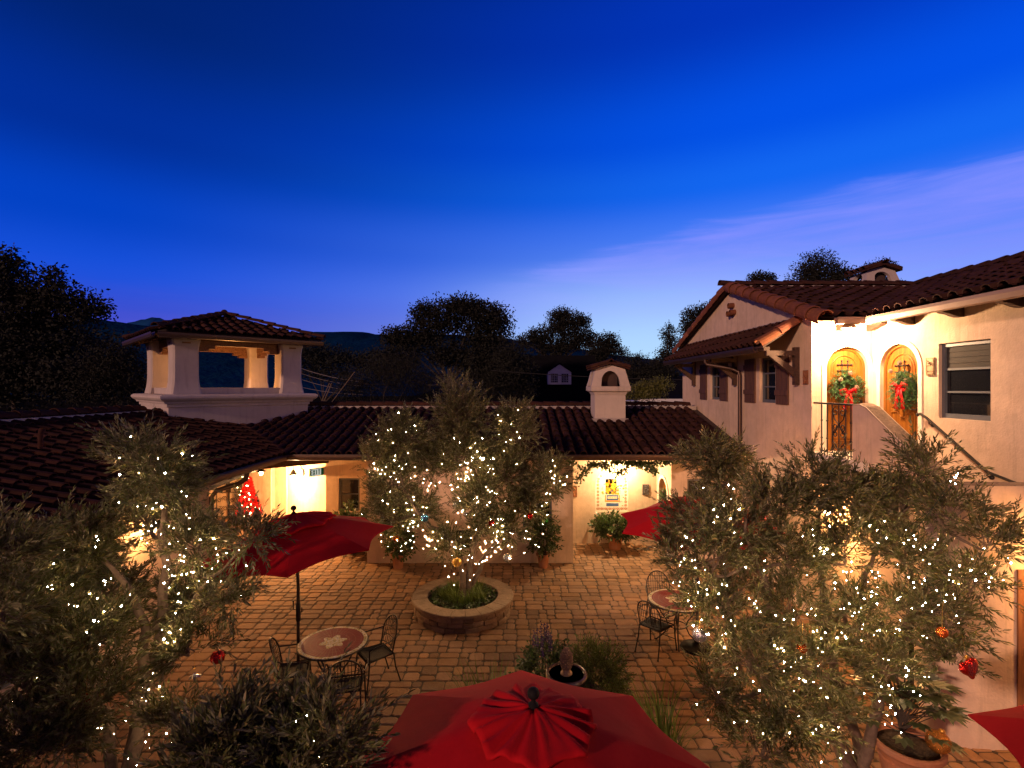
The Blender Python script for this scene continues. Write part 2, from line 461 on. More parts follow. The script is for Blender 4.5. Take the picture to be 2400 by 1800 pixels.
def window_sash(P, a0, a1, z0, z1, parent, off, bars=1, back=.09, fr=.055, mat_=None, name='window', curtain=None, vbars=0):
    """frame, panes; set back inside the reveal"""
    g = G(); k = -back
    def B(x0, x1, y0, y1, d0=.02, d1=.0):
        g.prism([P(x0, y0, k + d0), P(x1, y0, k + d0), P(x1, y1, k + d0), P(x0, y1, k + d0)], (P(0, 0, k - .03) - P(0, 0, k + d0)))
    B(a0, a0 + fr, z0, z1); B(a1 - fr, a1, z0, z1); B(a0 + fr, a1 - fr, z0, z0 + fr * 1.25); B(a0 + fr, a1 - fr, z1 - fr, z1)
    for i in range(bars):
        z = z0 + fr + (z1 - z0 - 2 * fr) * (i + 1) / (bars + 1)
        B(a0 + fr, a1 - fr, z - .016, z + .016, .008)
    for i in range(vbars):
        x = a0 + fr + (a1 - a0 - 2 * fr) * (i + 1) / (vbars + 1)
        B(x - .012, x + .012, z0 + fr, z1 - fr, .005)
    f = g.build(name, mat_ or win_frame, parent, off=off)
    g = G(); g.quad(P(a0 + fr * .5, z0 + fr * .5, k - .02), P(a1 - fr * .5, z0 + fr * .5, k - .02), P(a1 - fr * .5, z1 - fr * .5, k - .02), P(a0 + fr * .5, z1 - fr * .5, k - .02))
    g.build('pane', glass, f, off=off)
    if curtain:
        g = G(); n = 8; rows = 4
        zt, zb = z1 - fr, z1 - fr - curtain
        for j in range(rows):
            za = zt - (zt - zb) * j / rows; zc = zt - (zt - zb) * (j + 1) / rows
            g.quad(P(a0 + fr * 1.1, zc, k - .010 + .006), P(a1 - fr * 1.1, zc, k - .010 + .006), P(a1 - fr * 1.1, za, k - .012), P(a0 + fr * 1.1, za, k - .012))
        g.build('roman_blind', blind, f, off=off)
    return f

def arch_outline(c, r, z0, ztop, seg=20):
    zc = ztop - r
    return [(c - r, z0)] + [(c - r * math.cos(math.pi * k / seg), zc + r * math.sin(math.pi * k / seg)) for k in range(seg + 1)] + [(c + r, z0)]

def arched_door(P, c, r, z0, ztop, parent, off, wood, back=.12, grille=True, knob=1):
    """door leaf with frame moulding, arched upper panel, lower panel with a dipped top, grille, handle"""
    g = G()
    out = arch_outline(c, r - .004, z0 + .004, ztop - .004)
    g.prism([P(x, z, -back) for x, z in out], P(0, 0, -back - .05) - P(0, 0, -back))
    door = g.build('door', wood, parent, off=off)
    g = G()   # outer jamb moulding
    path = [P(x, z, -back + .012) for x, z in arch_outline(c, r - .03, z0 + .01, ztop - .03)]
    g.tube(path, .026, 6)
    g.build('door_frame', wood, door, off=off)
    H = ztop - z0; w = r * .60
    g = G()
    zt = ztop - r * .40; zb = z0 + H * .44
    up = [P(x, z, -back + .006) for x, z in arch_outline(c, w, zb, zt)]
    g.tube(up, .013, 6, closed=True)
    up2 = [P(x, z, -back) for x, z in arch_outline(c, w * .84, zb + w * .2, zt - w * .16)]
    g.prism(up2, P(0, 0, -back + .012) - P(0, 0, -back))
    zl = z0 + H * .10; zh = z0 + H * .39
    dip = [(c - w, zl), (c - w, zh), (c - w * .45, zh), (c - w * .32, zh - .03), (c - w * .16, zh - .085), (c, zh - .10), (c + w * .16, zh - .085), (c + w * .32, zh - .03), (c + w * .45, zh), (c + w, zh), (c + w, zl)]
    g.tube([P(x, z, -back + .006) for x, z in dip], .013, 6, closed=True)
    low = [(c + (x - c) * .86, z0 + H * .245 + (z - z0 - H * .245) * .86) for x, z in dip]
    g.prism([P(x, z, -back) for x, z in low], P(0, 0, -back + .012) - P(0, 0, -back))
    g.build('raised_panel', wood, door, off=off)
    if grille:
        g = G(); gz = ztop - r * .98; gw = r * .27; k = -back + .03
        for i in (-1, 0, 1) if False else (-.5, .5):
            x = c + i * gw
            g.tube([P(x, gz - .17, k), P(x, gz + .12, k)], .009, 6); g.sphere(P(x, gz + .135, k), .017, 8, 6); g.sphere(P(x, gz + .06, k + .012), .015, 8, 6)
            g.sphere(P(x, gz - .06, k + .012), .015, 8, 6)
        for z in (gz + .06, gz - .06):
            g.tube([P(c - gw * 1.2, z, k), P(c + gw * 1.2, z, k)], .009, 6); g.sphere(P(c - gw * 1.25, z, k), .017, 8, 6); g.sphere(P(c + gw * 1.25, z, k), .017, 8, 6)
        g.build('door_grille', iron, door, off=off, smooth=True)
    g = G(); x = c + knob * r * .80; z = z0 + H * .43
    g.obox((P(x, z, -back + .012)), P(.028, 0, 0) - P(0, 0, 0), Vector((0, 0, .12)), P(0, 0, .012) - P(0, 0, 0))
    g.tube([P(x, z - .02, -back + .02), P(x, z - .02, -back + .06), P(x - knob * .09, z - .02, -back + .065)], .011, 8)
    g.build('handle', iron, door, off=off, smooth=True)
    return door

def surround(P, c, r, z0, ztop, w=.07, out=.012):
    """raised plaster moulding round an arched opening"""
    g = G()
    i_ = arch_outline(c, r, z0, ztop, 24); o_ = arch_outline(c, r + w, z0, ztop + w, 24)
    for k in range(len(i_) - 1):
        a, b = i_[k], i_[k + 1]; p, q = o_[k], o_[k + 1]
        g.quad(P(*a, out), P(*b, out), P(*q, out), P(*p, out))
        g.quad(P(*p, out), P(*q, out), P(*q, -.01), P(*p, -.01))
        g.quad(P(*b, out), P(*a, out), P(*a, -.01), P(*b, -.01))
    return g

def scroll(g, P, cx, cz, r, turns=1.3, start=0.0, dirn=1, tr=.008, k=0.0, n=26):
    pts = []
    for i in range(n + 1):
        t = i / n; a = start + dirn * turns * 2 * math.pi * t; q = r * (1 - .78 * t)
        pts.append(P(cx + q * math.cos(a), cz + q * math.sin(a), k))
    g.tube(pts, tr, 6)

def chimney(name_parent, off, x0, x1, y0, y1, zb, zl, zt, lip=.13, mat_=None):
    """stucco chimney: shaft, corbelled ledge, tapering hood with arched openings, small tiled gable cap"""
    mt = mat_ or stucco_pale
    cx, cy = (x0 + x1) / 2, (y0 + y1) / 2; hx, hy = (x1 - x0) / 2, (y1 - y0) / 2
    g = G()
    prof = [(0, zb), (0, zl - .26), (lip * .35, zl - .17), (lip, zl - .13), (lip, zl)]
    ring = [[Vector((cx + sx * (hx + e), cy + sy * (hy + e), z)) for sx, sy in ((-1, -1), (1, -1), (1, 1), (-1, 1))] for e, z in prof]
    for i in range(len(ring) - 1):
        for k in range(4):
            j = (k + 1) % 4
            g.quad(ring[i][k], ring[i][j], ring[i + 1][j], ring[i + 1][k])
    s_in = [(hx * .30, hy * .30)]
    # hood walls with arches, leaning in
    e0, e1 = lip * .9, -.01
    zr = zl + .004
    g.quad(*[Vector((cx + sx * (hx + lip), cy + sy * (hy + lip), zl)) for sx, sy in ((-1, -1), (1, -1), (1, 1), (-1, 1))])
    def face(ax):
        pts = {}
        def Q(a, z, s):   # a in -1..1 along the face
            t = (z - zl) / (zt - zl); ex = hx + e0 + (e1 - e0) * t; ey = hy + e0 + (e1 - e0) * t
            return Vector((cx + a * ex, cy + s * ey, z)) if ax == 0 else Vector((cx + s * ex, cy + a * ey, z))
        for s in (-1, 1):
            r = .50; zc0 = zl + .02; ah = (zt - zl) * .86
            arc = [(-r * math.cos(math.pi * k / 16), zc0 + ah * (.42 + .58 * math.sin(math.pi * k / 16)) if 0 < k < 16 else zc0 + ah * .42) for k in range(17)]
            loop = [(-r, zc0)] + arc + [(r, zc0)]
            g.quad(Q(-1, zl, s), Q(-r, zl, s), Q(-r, zt, s), Q(-1, zt, s)); g.quad(Q(r, zl, s), Q(1, zl, s), Q(1, zt, s), Q(r, zt, s))
            for k in range(16):
                (a, z), (b, z2) = arc[k], arc[k + 1]
                g.quad(Q(a, z, s), Q(b, z2, s), Q(b, zt, s), Q(a, zt, s))
            inn = (lambda p: Vector((p.x, p.y - s * .11, p.z))) if ax == 0 else (lambda p: Vector((p.x - s * .11, p.y, p.z)))
            for k in range(len(loop) - 1):
                p, q = Q(*loop[k], s), Q(*loop[k + 1], s)
                g.quad(p, inn(p), inn(q), q)
            if ax == 0:   # little gable
                gz = zt + hx * .28
                g.add([Q(-1, zt, s), Q(1, zt, s), Vector((cx, cy + s * (hy + e1), gz))], [(0, 1, 2)])
    face(0); face(1)
    ch = g.build('chimney', mt, name_parent, off=off)
    g = G(); g.box(cx - hx * .55, cx + hx * .55, cy - hy * .5, cy + hy * .5, zl, zt); g.build('flue', felt, ch, off=off)
    g = G(); gz = zt + hx * .28
    for sx in (-1, 1):
        Uv = Vector((-sx * hx, 0, gz - zt + .02))
        e = Vector((cx + sx * (hx + .10), cy - hy - .12, zt - .02))
        U2 = Vector((cx, cy, gz + .03)) - Vector((cx + sx * (hx + .10), cy, zt - .02))
        g.prism([e, e + U2, e + U2 + Vector((0, 0, .05)), e + Vector((0, 0, .05))], (0, 2 * hy + .24, 0))
        W = 2 * hy + .24; n = max(3, int(W / .2)); st = W / n
        Nn = Vector((0, 1, 0)).cross(U2.normalized()); Nn = Nn if Nn.z > 0 else -Nn
        for i in range(n):
            half_tile(g, e + Vector((0, (i + .5) * st, 0)) + Nn * .05, Vector((0, 1, 0)), U2.normalized(), Nn, U2.length, st * .42, st * .36, .012, tile_tint(.95, 1.4))
    cap_row(g, (cx, cy - hy - .2, gz + .08), (cx, cy + hy + .1, gz + .08), r=.07, L=.36, lo=1.0, hi=1.4)
    g.build('chimney_cap', clay, ch, off=off)
    return ch

# ---------------------------------------------------------------- ground
def paving():
    g = G(); pr = random.Random(3)
    c0 = .42
    def stone_(x0, x1, y0, y1):
        gap = .0045; x0 += gap; x1 -= gap; y0 += gap; y1 -= gap
        b = .016; c = .028 + pr.uniform(0, .012); h = .018 + pr.uniform(-.003, .003)
        tl = [pr.uniform(-.002, .002) for _ in range(2)]
        j = lambda: pr.uniform(-.005, .005)
        def ring(i, z):
            a, b_, e, f = x0 + i, x1 - i, y0 + i, y1 - i
            q = c - i * .3
            return [(a + q, e, z), (b_ - q, e, z), (b_, e + q, z), (b_, f - q, z), (b_ - q, f, z), (a + q, f, z), (a, f - q, z), (a, e + q, z)]
        jit = [(j(), j()) for _ in range(8)]
        def J(r_): return [(x + d[0], y + d[1], z + (x - x0) * tl[0] + (y - y0) * tl[1]) for (x, y, z), d in zip(r_, jit)]
        r0, r1, r2 = J(ring(0, -.01)), J(ring(.002, h - .009)), J(ring(b, h))
        fs = []
        for q in range(2):
            for i in range(8):
                k = (i + 1) % 8
                fs.append((q * 8 + i, q * 8 + k, q * 8 + 8 + k, q * 8 + 8 + i))
        fs.append(tuple(range(16, 24)))
        v = pr.uniform(.66, 1.14); w = pr.uniform(-.1, .12)
        if pr.random() < .12: v *= .74
        g.add(r0 + r1 + r2, fs, (v * (1 + w * .5), v * (1 + w * .1), v * (1 - w)))
    y = 3.2; row = 0
    while y < 18.2:
        x = -10.6 + pr.uniform(-.2, 0) if y > 9.5 else -6.3 + pr.uniform(-.2, 0)
        x_end = 5.95 if y < 17 else -6
        while x < x_end:
            w = pr.choice((.16, .25, .25, .25, .34)); hh = pr.choice((.16, .25))
            if pr.random() < .10: w = .42
            if w == .42 and pr.random() < .5: hh = .21
            if w < .2 and pr.random() < .3:
                stone_(x, x + w, y, y + .21); stone_(x, x + w, y + .21, y + c0)
            else:
                stone_(x, x + w, y, y + hh)
                if w > .3 and pr.random() < .4:
                    stone_(x, x + w * .5, y + hh, y + c0); stone_(x + w * .5, x + w, y + hh, y + c0)
                else: stone_(x, x + w, y + hh, y + c0)
            x += w
        y += c0; row += 1
    o = g.build('pavement', paver_m)
    tag(o, kind='structure')
    g = G(); g.quad((-11, 2, .008), (8, 2, .008), (8, 18.6, .008), (-11, 18.6, .008))
    tag(g.build('pavement_bed', joint_m), kind='structure')
    g = G(); g.quad((-900, -300, 0), (900, -300, 0), (900, 1500, 0), (-900, 1500, 0))
    tag(g.build('ground', ground_m), kind='structure')
paving()

def hills():
    hr = random.Random(4)
    def ridge(name, pts, Y, depth, mt, base=-2.0):
        """pts: (px, py) silhouette at distance Y; slopes towards and away from the viewer"""
        g = G(); xs = []
        for i in range(len(pts) - 1):
            (a, b), (c, d) = pts[i], pts[i + 1]
            n = max(2, int(abs(c - a) / 18))
            for k in range(n): xs.append((a + (c - a) * k / n, b + (d - b) * k / n + hr.uniform(-1.2, 1.2)))
        xs.append(pts[-1])
        rows = 9; V = []
        for (px, py) in xs:
            top = at(px, py, Y)
            for r_ in range(rows):
                t = r_ / (rows - 1)
                yy = Y - depth * (1 - t); f = t ** 1.25
                wob = hr.uniform(-.05, .05) * (top.z - base) * (0 if r_ in (0, rows - 1) else 1)
                V.append(Vector((top.x, yy, base + (top.z - base) * f + wob)))
            V.append(Vector((top.x, Y + depth, base)))
        m = rows + 1; fs = []
        for i in range(len(xs) - 1):
            for r_ in range(m - 1): fs.append((i * m + r_, (i + 1) * m + r_, (i + 1) * m + r_ + 1, i * m + r_ + 1))
        g.add(V, fs)
        tag(g.build(name, mt, smooth='all'), kind='structure')
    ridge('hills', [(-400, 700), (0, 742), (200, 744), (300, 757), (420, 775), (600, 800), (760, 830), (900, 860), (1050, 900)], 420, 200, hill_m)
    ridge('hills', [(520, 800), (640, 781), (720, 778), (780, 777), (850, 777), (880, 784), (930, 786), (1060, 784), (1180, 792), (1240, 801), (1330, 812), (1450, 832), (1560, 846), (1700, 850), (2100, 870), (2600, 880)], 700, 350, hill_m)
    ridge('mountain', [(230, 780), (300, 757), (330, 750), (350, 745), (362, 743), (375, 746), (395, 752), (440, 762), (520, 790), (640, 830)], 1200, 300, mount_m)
hills()
# ---------------------------------------------------------------- low L-shaped wing with corner tower
SL = .251; CS = 1 / math.sqrt(1 + SL * SL); SN = SL * CS
YE, XE, ZE = 12.35, -5.5, 2.85
low = thing('courtyard_wing', 'low L-shaped stucco wing with barrel tile roofs and an open square tower on its corner', 'building', (-5.5, 12.35, 0))
LO = low.location
YB = 14.72
P0 = (-5.35, YB); P1 = (-9.0, 17.5)
g = G()
# left wing, courtyard side
wall(g, (-6.1, 1.0), (-6.1, 10.31), 0, 2.86, [(4.1, 5.6, .85, 2.1)], side=1, depth=.12)
# porch under the tower
g.quad((-6.1, 10.31, 0), (-10.6, 10.31, 0), (-10.6, 10.31, 3.0), (-6.1, 10.31, 3.0))
wall(g, (-10.6, 10.31), (-10.6, 17.5), 0, 3.0, side=1)
wall(g, (-10.6, 17.5), P1, 0, 3.0, [(.42, 1.30, .0, 2.25, True)], side=1, depth=.25)
Lp = (Vector((*P1, 0)) - Vector((*P0, 0))).length
wall(g, P1, P0, 0, 3.0, [(1.55, 2.45, .25, 2.35, True)], side=1, depth=.10)
# recessed window wall, projecting block, niche
wall(g, P0, (-3.7, YB), 0, 2.95, [(.36, .97, .95, 1.89)], side=1)
wall(g, (-3.7, YB), (-3.7, 13.08), 0, 2.95, side=1)
wall(g, (-3.7, 13.08), (1.56, 13.08), 0, 2.95, [(.34, 1.03, .95, 1.98), (3.98, 4.72, .92, 1.60), (2.25, 2.68, .36, .85)], side=1)
wall(g, (1.56, 13.08), (1.56, YB + .03), 0, 2.95, side=1)
wall(g, (1.56, YB + .03), (4.17, YB + .03), 0, 2.95, [(.84, 1.80, .92, 2.14, True)], side=1, depth=.035)
wall(g, (4.17, YB + .03), (4.17, 13.4), 0, 2.95, [(.28, 1.05, .0, 2.0, True)], side=1, depth=.2)
wall(g, (4.17, 13.4), (5.85, 13.4), 0, 2.95, [(.42, 1.02, 1.0, 2.1)], side=1)
g.quad((-9, 17.6, 2.9), (5.85, 17.6, 2.9), (5.85, 17.6, 0), (-9, 17.6, 0))
# backs of niche / panel openings
nb = frame_of((1.56, YB + .03), (4.17, YB + .03))
g.quad(nb(.8, .9, -.035), nb(1.84, .9, -.035), nb(1.84, 2.2, -.035), nb(.8, 2.2, -.035))
pn = frame_of(P1, P0)
g.quad(pn(1.5, .2, -.10), pn(2.5, .2, -.10), pn(2.5, 2.4, -.10), pn(1.5, 2.4, -.10))
g.build('wall', stucco, low, off=LO)
# soffits and header beams
g = G()
g.box(-5.5, 5.8, 12.42, 12.50, 2.74, 2.84)
g.box(-5.58, -5.5, 1.0, 12.42, 2.74, 2.84)
b0, b1 = Vector((-6.62, 13.55, 2.52)), Vector((-5.28, 14.65, 2.52))
g.bar(b0, b1, .2, .34)
g.bar(Vector((-6.2, 10.2, 2.55)), Vector((-6.62, 13.6, 2.55)), .16, .3)
for i in range(18):
    y = 2.2 + i * .6
    if y < 12.2: g.box(-6.12, -5.52, y, y + .09, 2.70, 2.82)
for i in range(18):
    x = -5.0 + i * .62
    g.box(x, x + .09, 12.50, 13.3, 2.73, 2.83)
g.build('eave_beam', dark_wood, low, off=LO)
# roofs
def vs_far(a):
    x = -9.4 + a
    s0 = max(0.0, (-5.5 - x) / CS); return (s0, 4.09)
g = G()
barrel_roof(g, (-9.4, YE, ZE), (1, 0, 0), (0, CS, SN), 15.2, vs_far, lo=.75, hi=1.4)
def vs_left(a):
    y = .8 + a
    return (max(0.0, (y - YE) / CS), 4.09)
barrel_roof(g, (XE, .8, ZE), (0, 1, 0), (-CS, 0, SN), 15.4, vs_left, lo=.60, hi=1.1)
roof = g.build('tile_roof', clay, low, off=LO)
g = G()
zr = ZE + 3.9 * SL
g.add([(-5.5, YE, ZE), (5.84, YE, ZE), (5.84, 16.25, zr), (-9.4, 16.25, zr)], [(0, 1, 2, 3)])
g.add([(-5.5, YE, ZE), (-5.5, .5, ZE), (-9.4, .5, zr), (-9.4, 16.25, zr)], [(3, 2, 1, 0)])
g.add([(5.84, 20.15, ZE), (5.84, 16.25, zr), (-9.4, 16.25, zr), (-13.3, 20.15, ZE)], [(0, 1, 2, 3)])
g.add([(-13.3, .5, ZE), (-9.4, .5, zr), (-9.4, 16.25, zr), (-13.3, 20.15, ZE)], [(0, 1, 2, 3)])
g.build('roof_deck', felt, roof, off=LO)
g = G()
cap_row(g, (-9.4, .6, zr + .10), (-9.4, 13.0, zr + .10), r=.13, lo=.7, hi=1.0); g.build('ridge_tiles', clay, roof, off=LO); g = G()
cap_row(g, (-6.9, 16.25, zr + .10), (5.6, 16.25, zr + .10), r=.13, lo=.8, hi=1.1)
g.build('ridge_tiles', clay, roof, off=LO)
g = G()
g.box(-9.55, -9.25, .6, 13.0, zr - .06, zr + .085); g.box(-6.9, 5.8, 16.10, 16.40, zr - .06, zr + .085)
g.build('ridge_mortar', mortar, roof, off=LO)
# gutters
g = G()
def gut(g, p, q, out, w=.12):
    p = Vector(p); q = Vector(q); out = Vector(out); prof = [(0, .10), (0, 0), (w * .35, -.035), (w * .8, -.02), (w, .05), (w, .10), (w - .012, .10), (w - .012, .05), (w * .5, 0), (.012, .05)]
    g.prism([p + out * a + Vector((0, 0, b)) for a, b in prof], q - p)
gut(g, (-5.45, YE - .04, ZE - .065), (5.72, YE - .04, ZE - .065), (0, -1, 0))
gut(g, (-5.5 + .04, .5, ZE - .065), (-5.46, YE - .1, ZE - .065), (1, 0, 0))
g.build('gutter', gutter_m, low, off=LO)
g = G()
g.tube([(-5.42, 10.5, 2.78), (-5.45, 10.48, 2.62), (-5.56, 10.42, 2.54), (-5.95, 10.30, 2.42), (-6.02, 10.26, 2.30), (-6.02, 10.24, .1)], .048, 10)
g.build('downspout', gutter_m, low, off=LO, smooth=True)
g = G()
p = at(95, 1012, 7.6)
g.tube([p - Vector((0, 0, .25)), p + Vector((0, 0, -.03)), p + Vector((-.02, .05, .03))], [.034, .032, .042], 10)
g.build('vent_pipe', clay, low, off=LO, smooth=True)
# windows
fw = frame_of(P0, (-3.7, YB)); window_sash(fw, .36, .97, .95, 1.89, low, LO, bars=1, back=.07)
fb = frame_of((-3.7, 13.08), (1.56, 13.08))
window_sash(fb, .34, 1.03, .95, 1.98, low, LO, bars=1, back=.08)
window_sash(fb, 3.98, 4.72, .92, 1.60, low, LO, bars=0, back=.08, vbars=1)
g = G(); g.quad(fb(2.25, .36, -.12), fb(2.68, .36, -.12), fb(2.68, .85, -.12), fb(2.25, .85, -.12)); 
g.tube([fb(2.28, .5, -.05), fb(2.65, .5, -.05)], .012, 6); g.tube([fb(2.28, .68, -.05), fb(2.65, .68, -.05)], .012, 6)
for i in range(4): g.tube([fb(2.31 + i * .1, .37, -.05), fb(2.31 + i * .1, .84, -.05)], .009, 6)
g.build('vent_grate', iron, low, off=LO)
window_sash(frame_of((4.17, 13.4), (5.85, 13.4)), .42, 1.02, 1.0, 2.1, low, LO, bars=1, back=.08)
window_sash(frame_of((-6.1, 1.0), (-6.1, 10.31)), 4.1, 5.6, .85, 2.1, low, LO, bars=1, back=.08, vbars=1)
# niche door on the side wall
fd = frame_of((4.17, YB + .03), (4.17, 13.4))
arched_door(fd, .665, .385, 0.0, 2.0, low, LO, honey_wood, back=.14, grille=False, knob=-1)
surround(fd, .665, .385, 0.02, 2.0, .085, .03).build('door_surround', plaster_trim, low, off=LO)
surround(pn, 2.0, .45, .25, 2.35, .05, .02).build('niche_surround', plaster_trim, low, off=LO)
# chimney on the far wing
chimney(low, LO, 2.40, 3.29, 14.84, 15.6, 3.2, 4.53, 5.03, lip=.125)
g = G(); g.box(2.34, 3.36, 14.76, 15.66, 3.50, 3.60); g.build('chimney_flashing', mortar, low, off=LO)

# --- tower, turned 45 degrees over the corner
TC = Vector((-8.78, 15.63, 0)); S2 = math.sqrt(.5)
def TW(a, b, z):   # a along the front face (to the right), b out of the front face
    return Vector((TC.x + a * S2 + b * S2, TC.y + a * S2 - b * S2, z))
g = G(); H = 1.83
prof = [(1.80, 2.6), (1.80, 3.98), (1.84, 3.99), (1.84, 4.07), (1.90, 4.08), (1.92, 4.13), (1.98, 4.17), (2.02, 4.22), (2.02, 4.27), (1.97, 4.31), (1.80, 4.32)]
for i in range(len(prof) - 1):
    (h0, z0), (h1, z1) = prof[i], prof[i + 1]
    c = [(-1, 1), (1, 1), (1, -1), (-1, -1)]
    for k in range(4):
        a, b = c[k]; a2, b2 = c[(k + 1) % 4]
        g.quad(TW(a * h0, b * h0, z0), TW(a2 * h0, b2 * h0, z0), TW(a2 * h1, b2 * h1, z1), TW(a * h1, b * h1, z1))
g.quad(TW(-1.8, 1.8, 4.32), TW(1.8, 1.8, 4.32), TW(1.8, -1.8, 4.32), TW(-1.8, -1.8, 4.32))
tower = g.build('tower', stucco_pale, low, off=LO)
# low parapet between the columns
g = G()
for (a0, a1, b0, b1) in ((-1.1, 1.1, 1.42, 1.60), (-1.1, 1.1, -1.60, -1.42), (-1.60, -1.42, -1.1, 1.1), (1.42, 1.60, -1.1, 1.1)):
    v = [TW(a, b, z) for z in (4.30, 4.49) for a, b in ((a0, b0), (a1, b0), (a1, b1), (a0, b1))]
    g.add(v, [(0, 3, 2, 1), (4, 5, 6, 7), (0, 1, 5, 4), (1, 2, 6, 5), (2, 3, 7, 6), (3, 0, 4, 7)])
g.build('parapet', stucco_pale, tower, off=LO)
for (sa, sb) in ((-1, 1), (1, 1), (1, -1), (-1, -1)):
    g = G(); prof = [(.36, 4.30), (.352, 4.36), (.325, 4.50), (.305, 4.66), (.298, 4.85), (.298, 5.45), (.305, 5.58), (.325, 5.70), (.34, 5.80), (.34, 5.90)]
    ca, cb = sa * 1.375, sb * 1.375
    def ring(h, z):
        q = .045
        return [TW(ca + x, cb + y, z) for x, y in ((-h + q, -h), (h - q, -h), (h, -h + q), (h, h - q), (h - q, h), (-h + q, h), (-h, h - q), (-h, -h + q))]
    rs = [ring(*p) for p in prof]
    for i in range(len(rs) - 1):
        for k in range(8): g.quad(rs[i][k], rs[i][(k + 1) % 8], rs[i + 1][(k + 1) % 8], rs[i + 1][k])
    g.add(rs[-1], [tuple(range(8))])
    g.build('column', stucco_pale, tower, off=LO, smooth=35)
g = G()
for s in (-1, 1):
    g.bar(TW(-1.7, s * 1.38, 5.76), TW(1.7, s * 1.38, 5.76), .2, .22); g.bar(TW(s * 1.38, -1.7, 5.765), TW(s * 1.38, 1.7, 5.765), .2, .218)
    for e in (-1, 1):
        for (L_, z) in ((.42, 5.60), (.26, 5.53)):
            g.bar(TW(e * 1.06, s * 1.38, z), TW(e * (1.06 - L_), s * 1.38, z), .17, .09); g.bar(TW(s * 1.38, e * 1.06, z), TW(s * 1.38, e * (1.06 - L_), z), .17, .09)
g.build('tower_beam', beam_wood, tower, off=LO)
for i in range(9):
    a = -1.85 + i * .4625
    for s in (-1, 1):
        for p_, q_ in ((TW(a, s * 1.3, 6.05), TW(a, s * 2.02, 5.80)), (TW(s * 1.3, a, 6.05), TW(s * 2.02, a, 5.80))):
            g = G(); g.bar(p_, q_, .09, .11); g.build('rafter_tail', dark_wood, tower, off=LO)
W = 4.24; AP = 2.12; RISE = .72; SLN = math.hypot(AP, RISE); ze = 5.90
g = G()
faces = [((-AP, AP), (1, 0), (0, -1)), ((AP, AP), (0, -1), (-1, 0)), ((AP, -AP), (-1, 0), (0, 1)), ((-AP, -AP), (0, 1), (1, 0))]
for (o_, ad, ud) in faces:
    O = TW(*o_, ze); A = TW(*ad, 0) - TW(0, 0, 0); U = (TW(*ud, 0) - TW(0, 0, 0)) * AP + Vector((0, 0, RISE))
    barrel_roof(g, O, A, U, W, lambda a: (0.0, min(a, W - a) / AP * SLN), lo=.8, hi=1.3)
tr = g.build('tower_roof', clay, tower, off=LO)
g = G(); top = TW(0, 0, ze + RISE)
for k in range(4):
    c = [(-AP, AP), (AP, AP), (AP, -AP), (-AP, -AP)]
    g.add([TW(*c[k], ze), TW(*c[(k + 1) % 4], ze), top], [(0, 1, 2)])
    g.add([TW(*c[k], ze - .05), TW(*c[(k + 1) % 4], ze - .05), top - Vector((0, 0, .05))], [(2, 1, 0)])
g.build('roof_deck', felt, tr, off=LO)
g = G()
for c in ((-AP, AP), (AP, AP), (AP, -AP), (-AP, -AP)):
    cap_row(g, TW(c[0] * 1.01, c[1] * 1.01, ze + .10), top + Vector((0, 0, .12)), r=.10, L=.38, lo=.9, hi=1.3)
g.sphere(top + Vector((0, 0, .16)), .10, 10, 6)
g.build('hip_tiles', clay, tr, off=LO)
g = G()
gut(g, TW(-2.1, 2.14, ze - .12), TW(2.1, 2.14, ze - .12), TW(0, 1, 0) - TW(0, 0, 0), .09)
gut(g, TW(-2.14, -2.1, ze - .12), TW(-2.14, 2.1, ze - .12), TW(-1, 0, 0) - TW(0, 0, 0), .09)
g.build('tower_gutter', gutter_m, tower, off=LO)
# ---------------------------------------------------------------- two-storey house on the right
house = thing('stair_house', 'two storey stucco house with tiled gable roof, two arched wooden doors and an outside stair', 'house', (5.85, 10.0, 0))
HO = house.location
XG, XW, YS, ZF = 5.85, 7.04, 10.0, 3.25
ZEV, ZRD, YR = 5.80, 7.12, 13.65
g = G()
gw0, gw1 = (XG, 17.55), (XG, YS)          # gable wall, a runs towards the viewer
def ga(y): return 17.55 - y
wall(g, gw0, gw1, 0, 5.60, [(ga(12.10), ga(11.37), 4.15, 5.19), (ga(15.13), ga(14.44), 4.15, 5.19), (ga(12.6), ga(11.75), 0.0, 2.25)], side=1, depth=.13)
g.add([(XG, 17.55, 5.60), (XG, YS, 5.60), (XG, YS, 5.93), (XG, YR, 7.08), (XG, 17.55, 5.85)], [(0, 1, 2, 3, 4)])
wall(g, (XG, YS), (XW, YS), 0, 5.95, [(.285, 1.105, ZF, 5.29, True)], side=1, depth=.14)
dw0, dw1 = (XW, YS), (XW, 1.0)
def da(y): return YS - y
wall(g, dw0, dw1, 0, 6.02, [(da(9.78), da(8.86), ZF, 5.29, True), (da(8.45), da(7.53), 4.0, 5.22)], side=1, depth=.12)
g.quad((XG, 17.55, 0), (XG, 17.55, 5.85), (11.5, 17.55, 5.85), (11.5, 17.55, 0))
# under the landing and stair: solid stucco
wall(g, (XG, YS), (XG, 7.55), 0, ZF - .06, side=1)
g.build('wall', stucco, house, off=HO)
# rendered stringer / parapet beside the stair, rough capped
g = G(); T = .25
poly = [(8.80, 2.2), (8.80, 4.20), (8.62, 4.22), (8.46, 4.17), (7.30, 3.42), (7.30, 2.2)]
g.prism([(XG, y, z) for y, z in poly], (T, 0, 0))
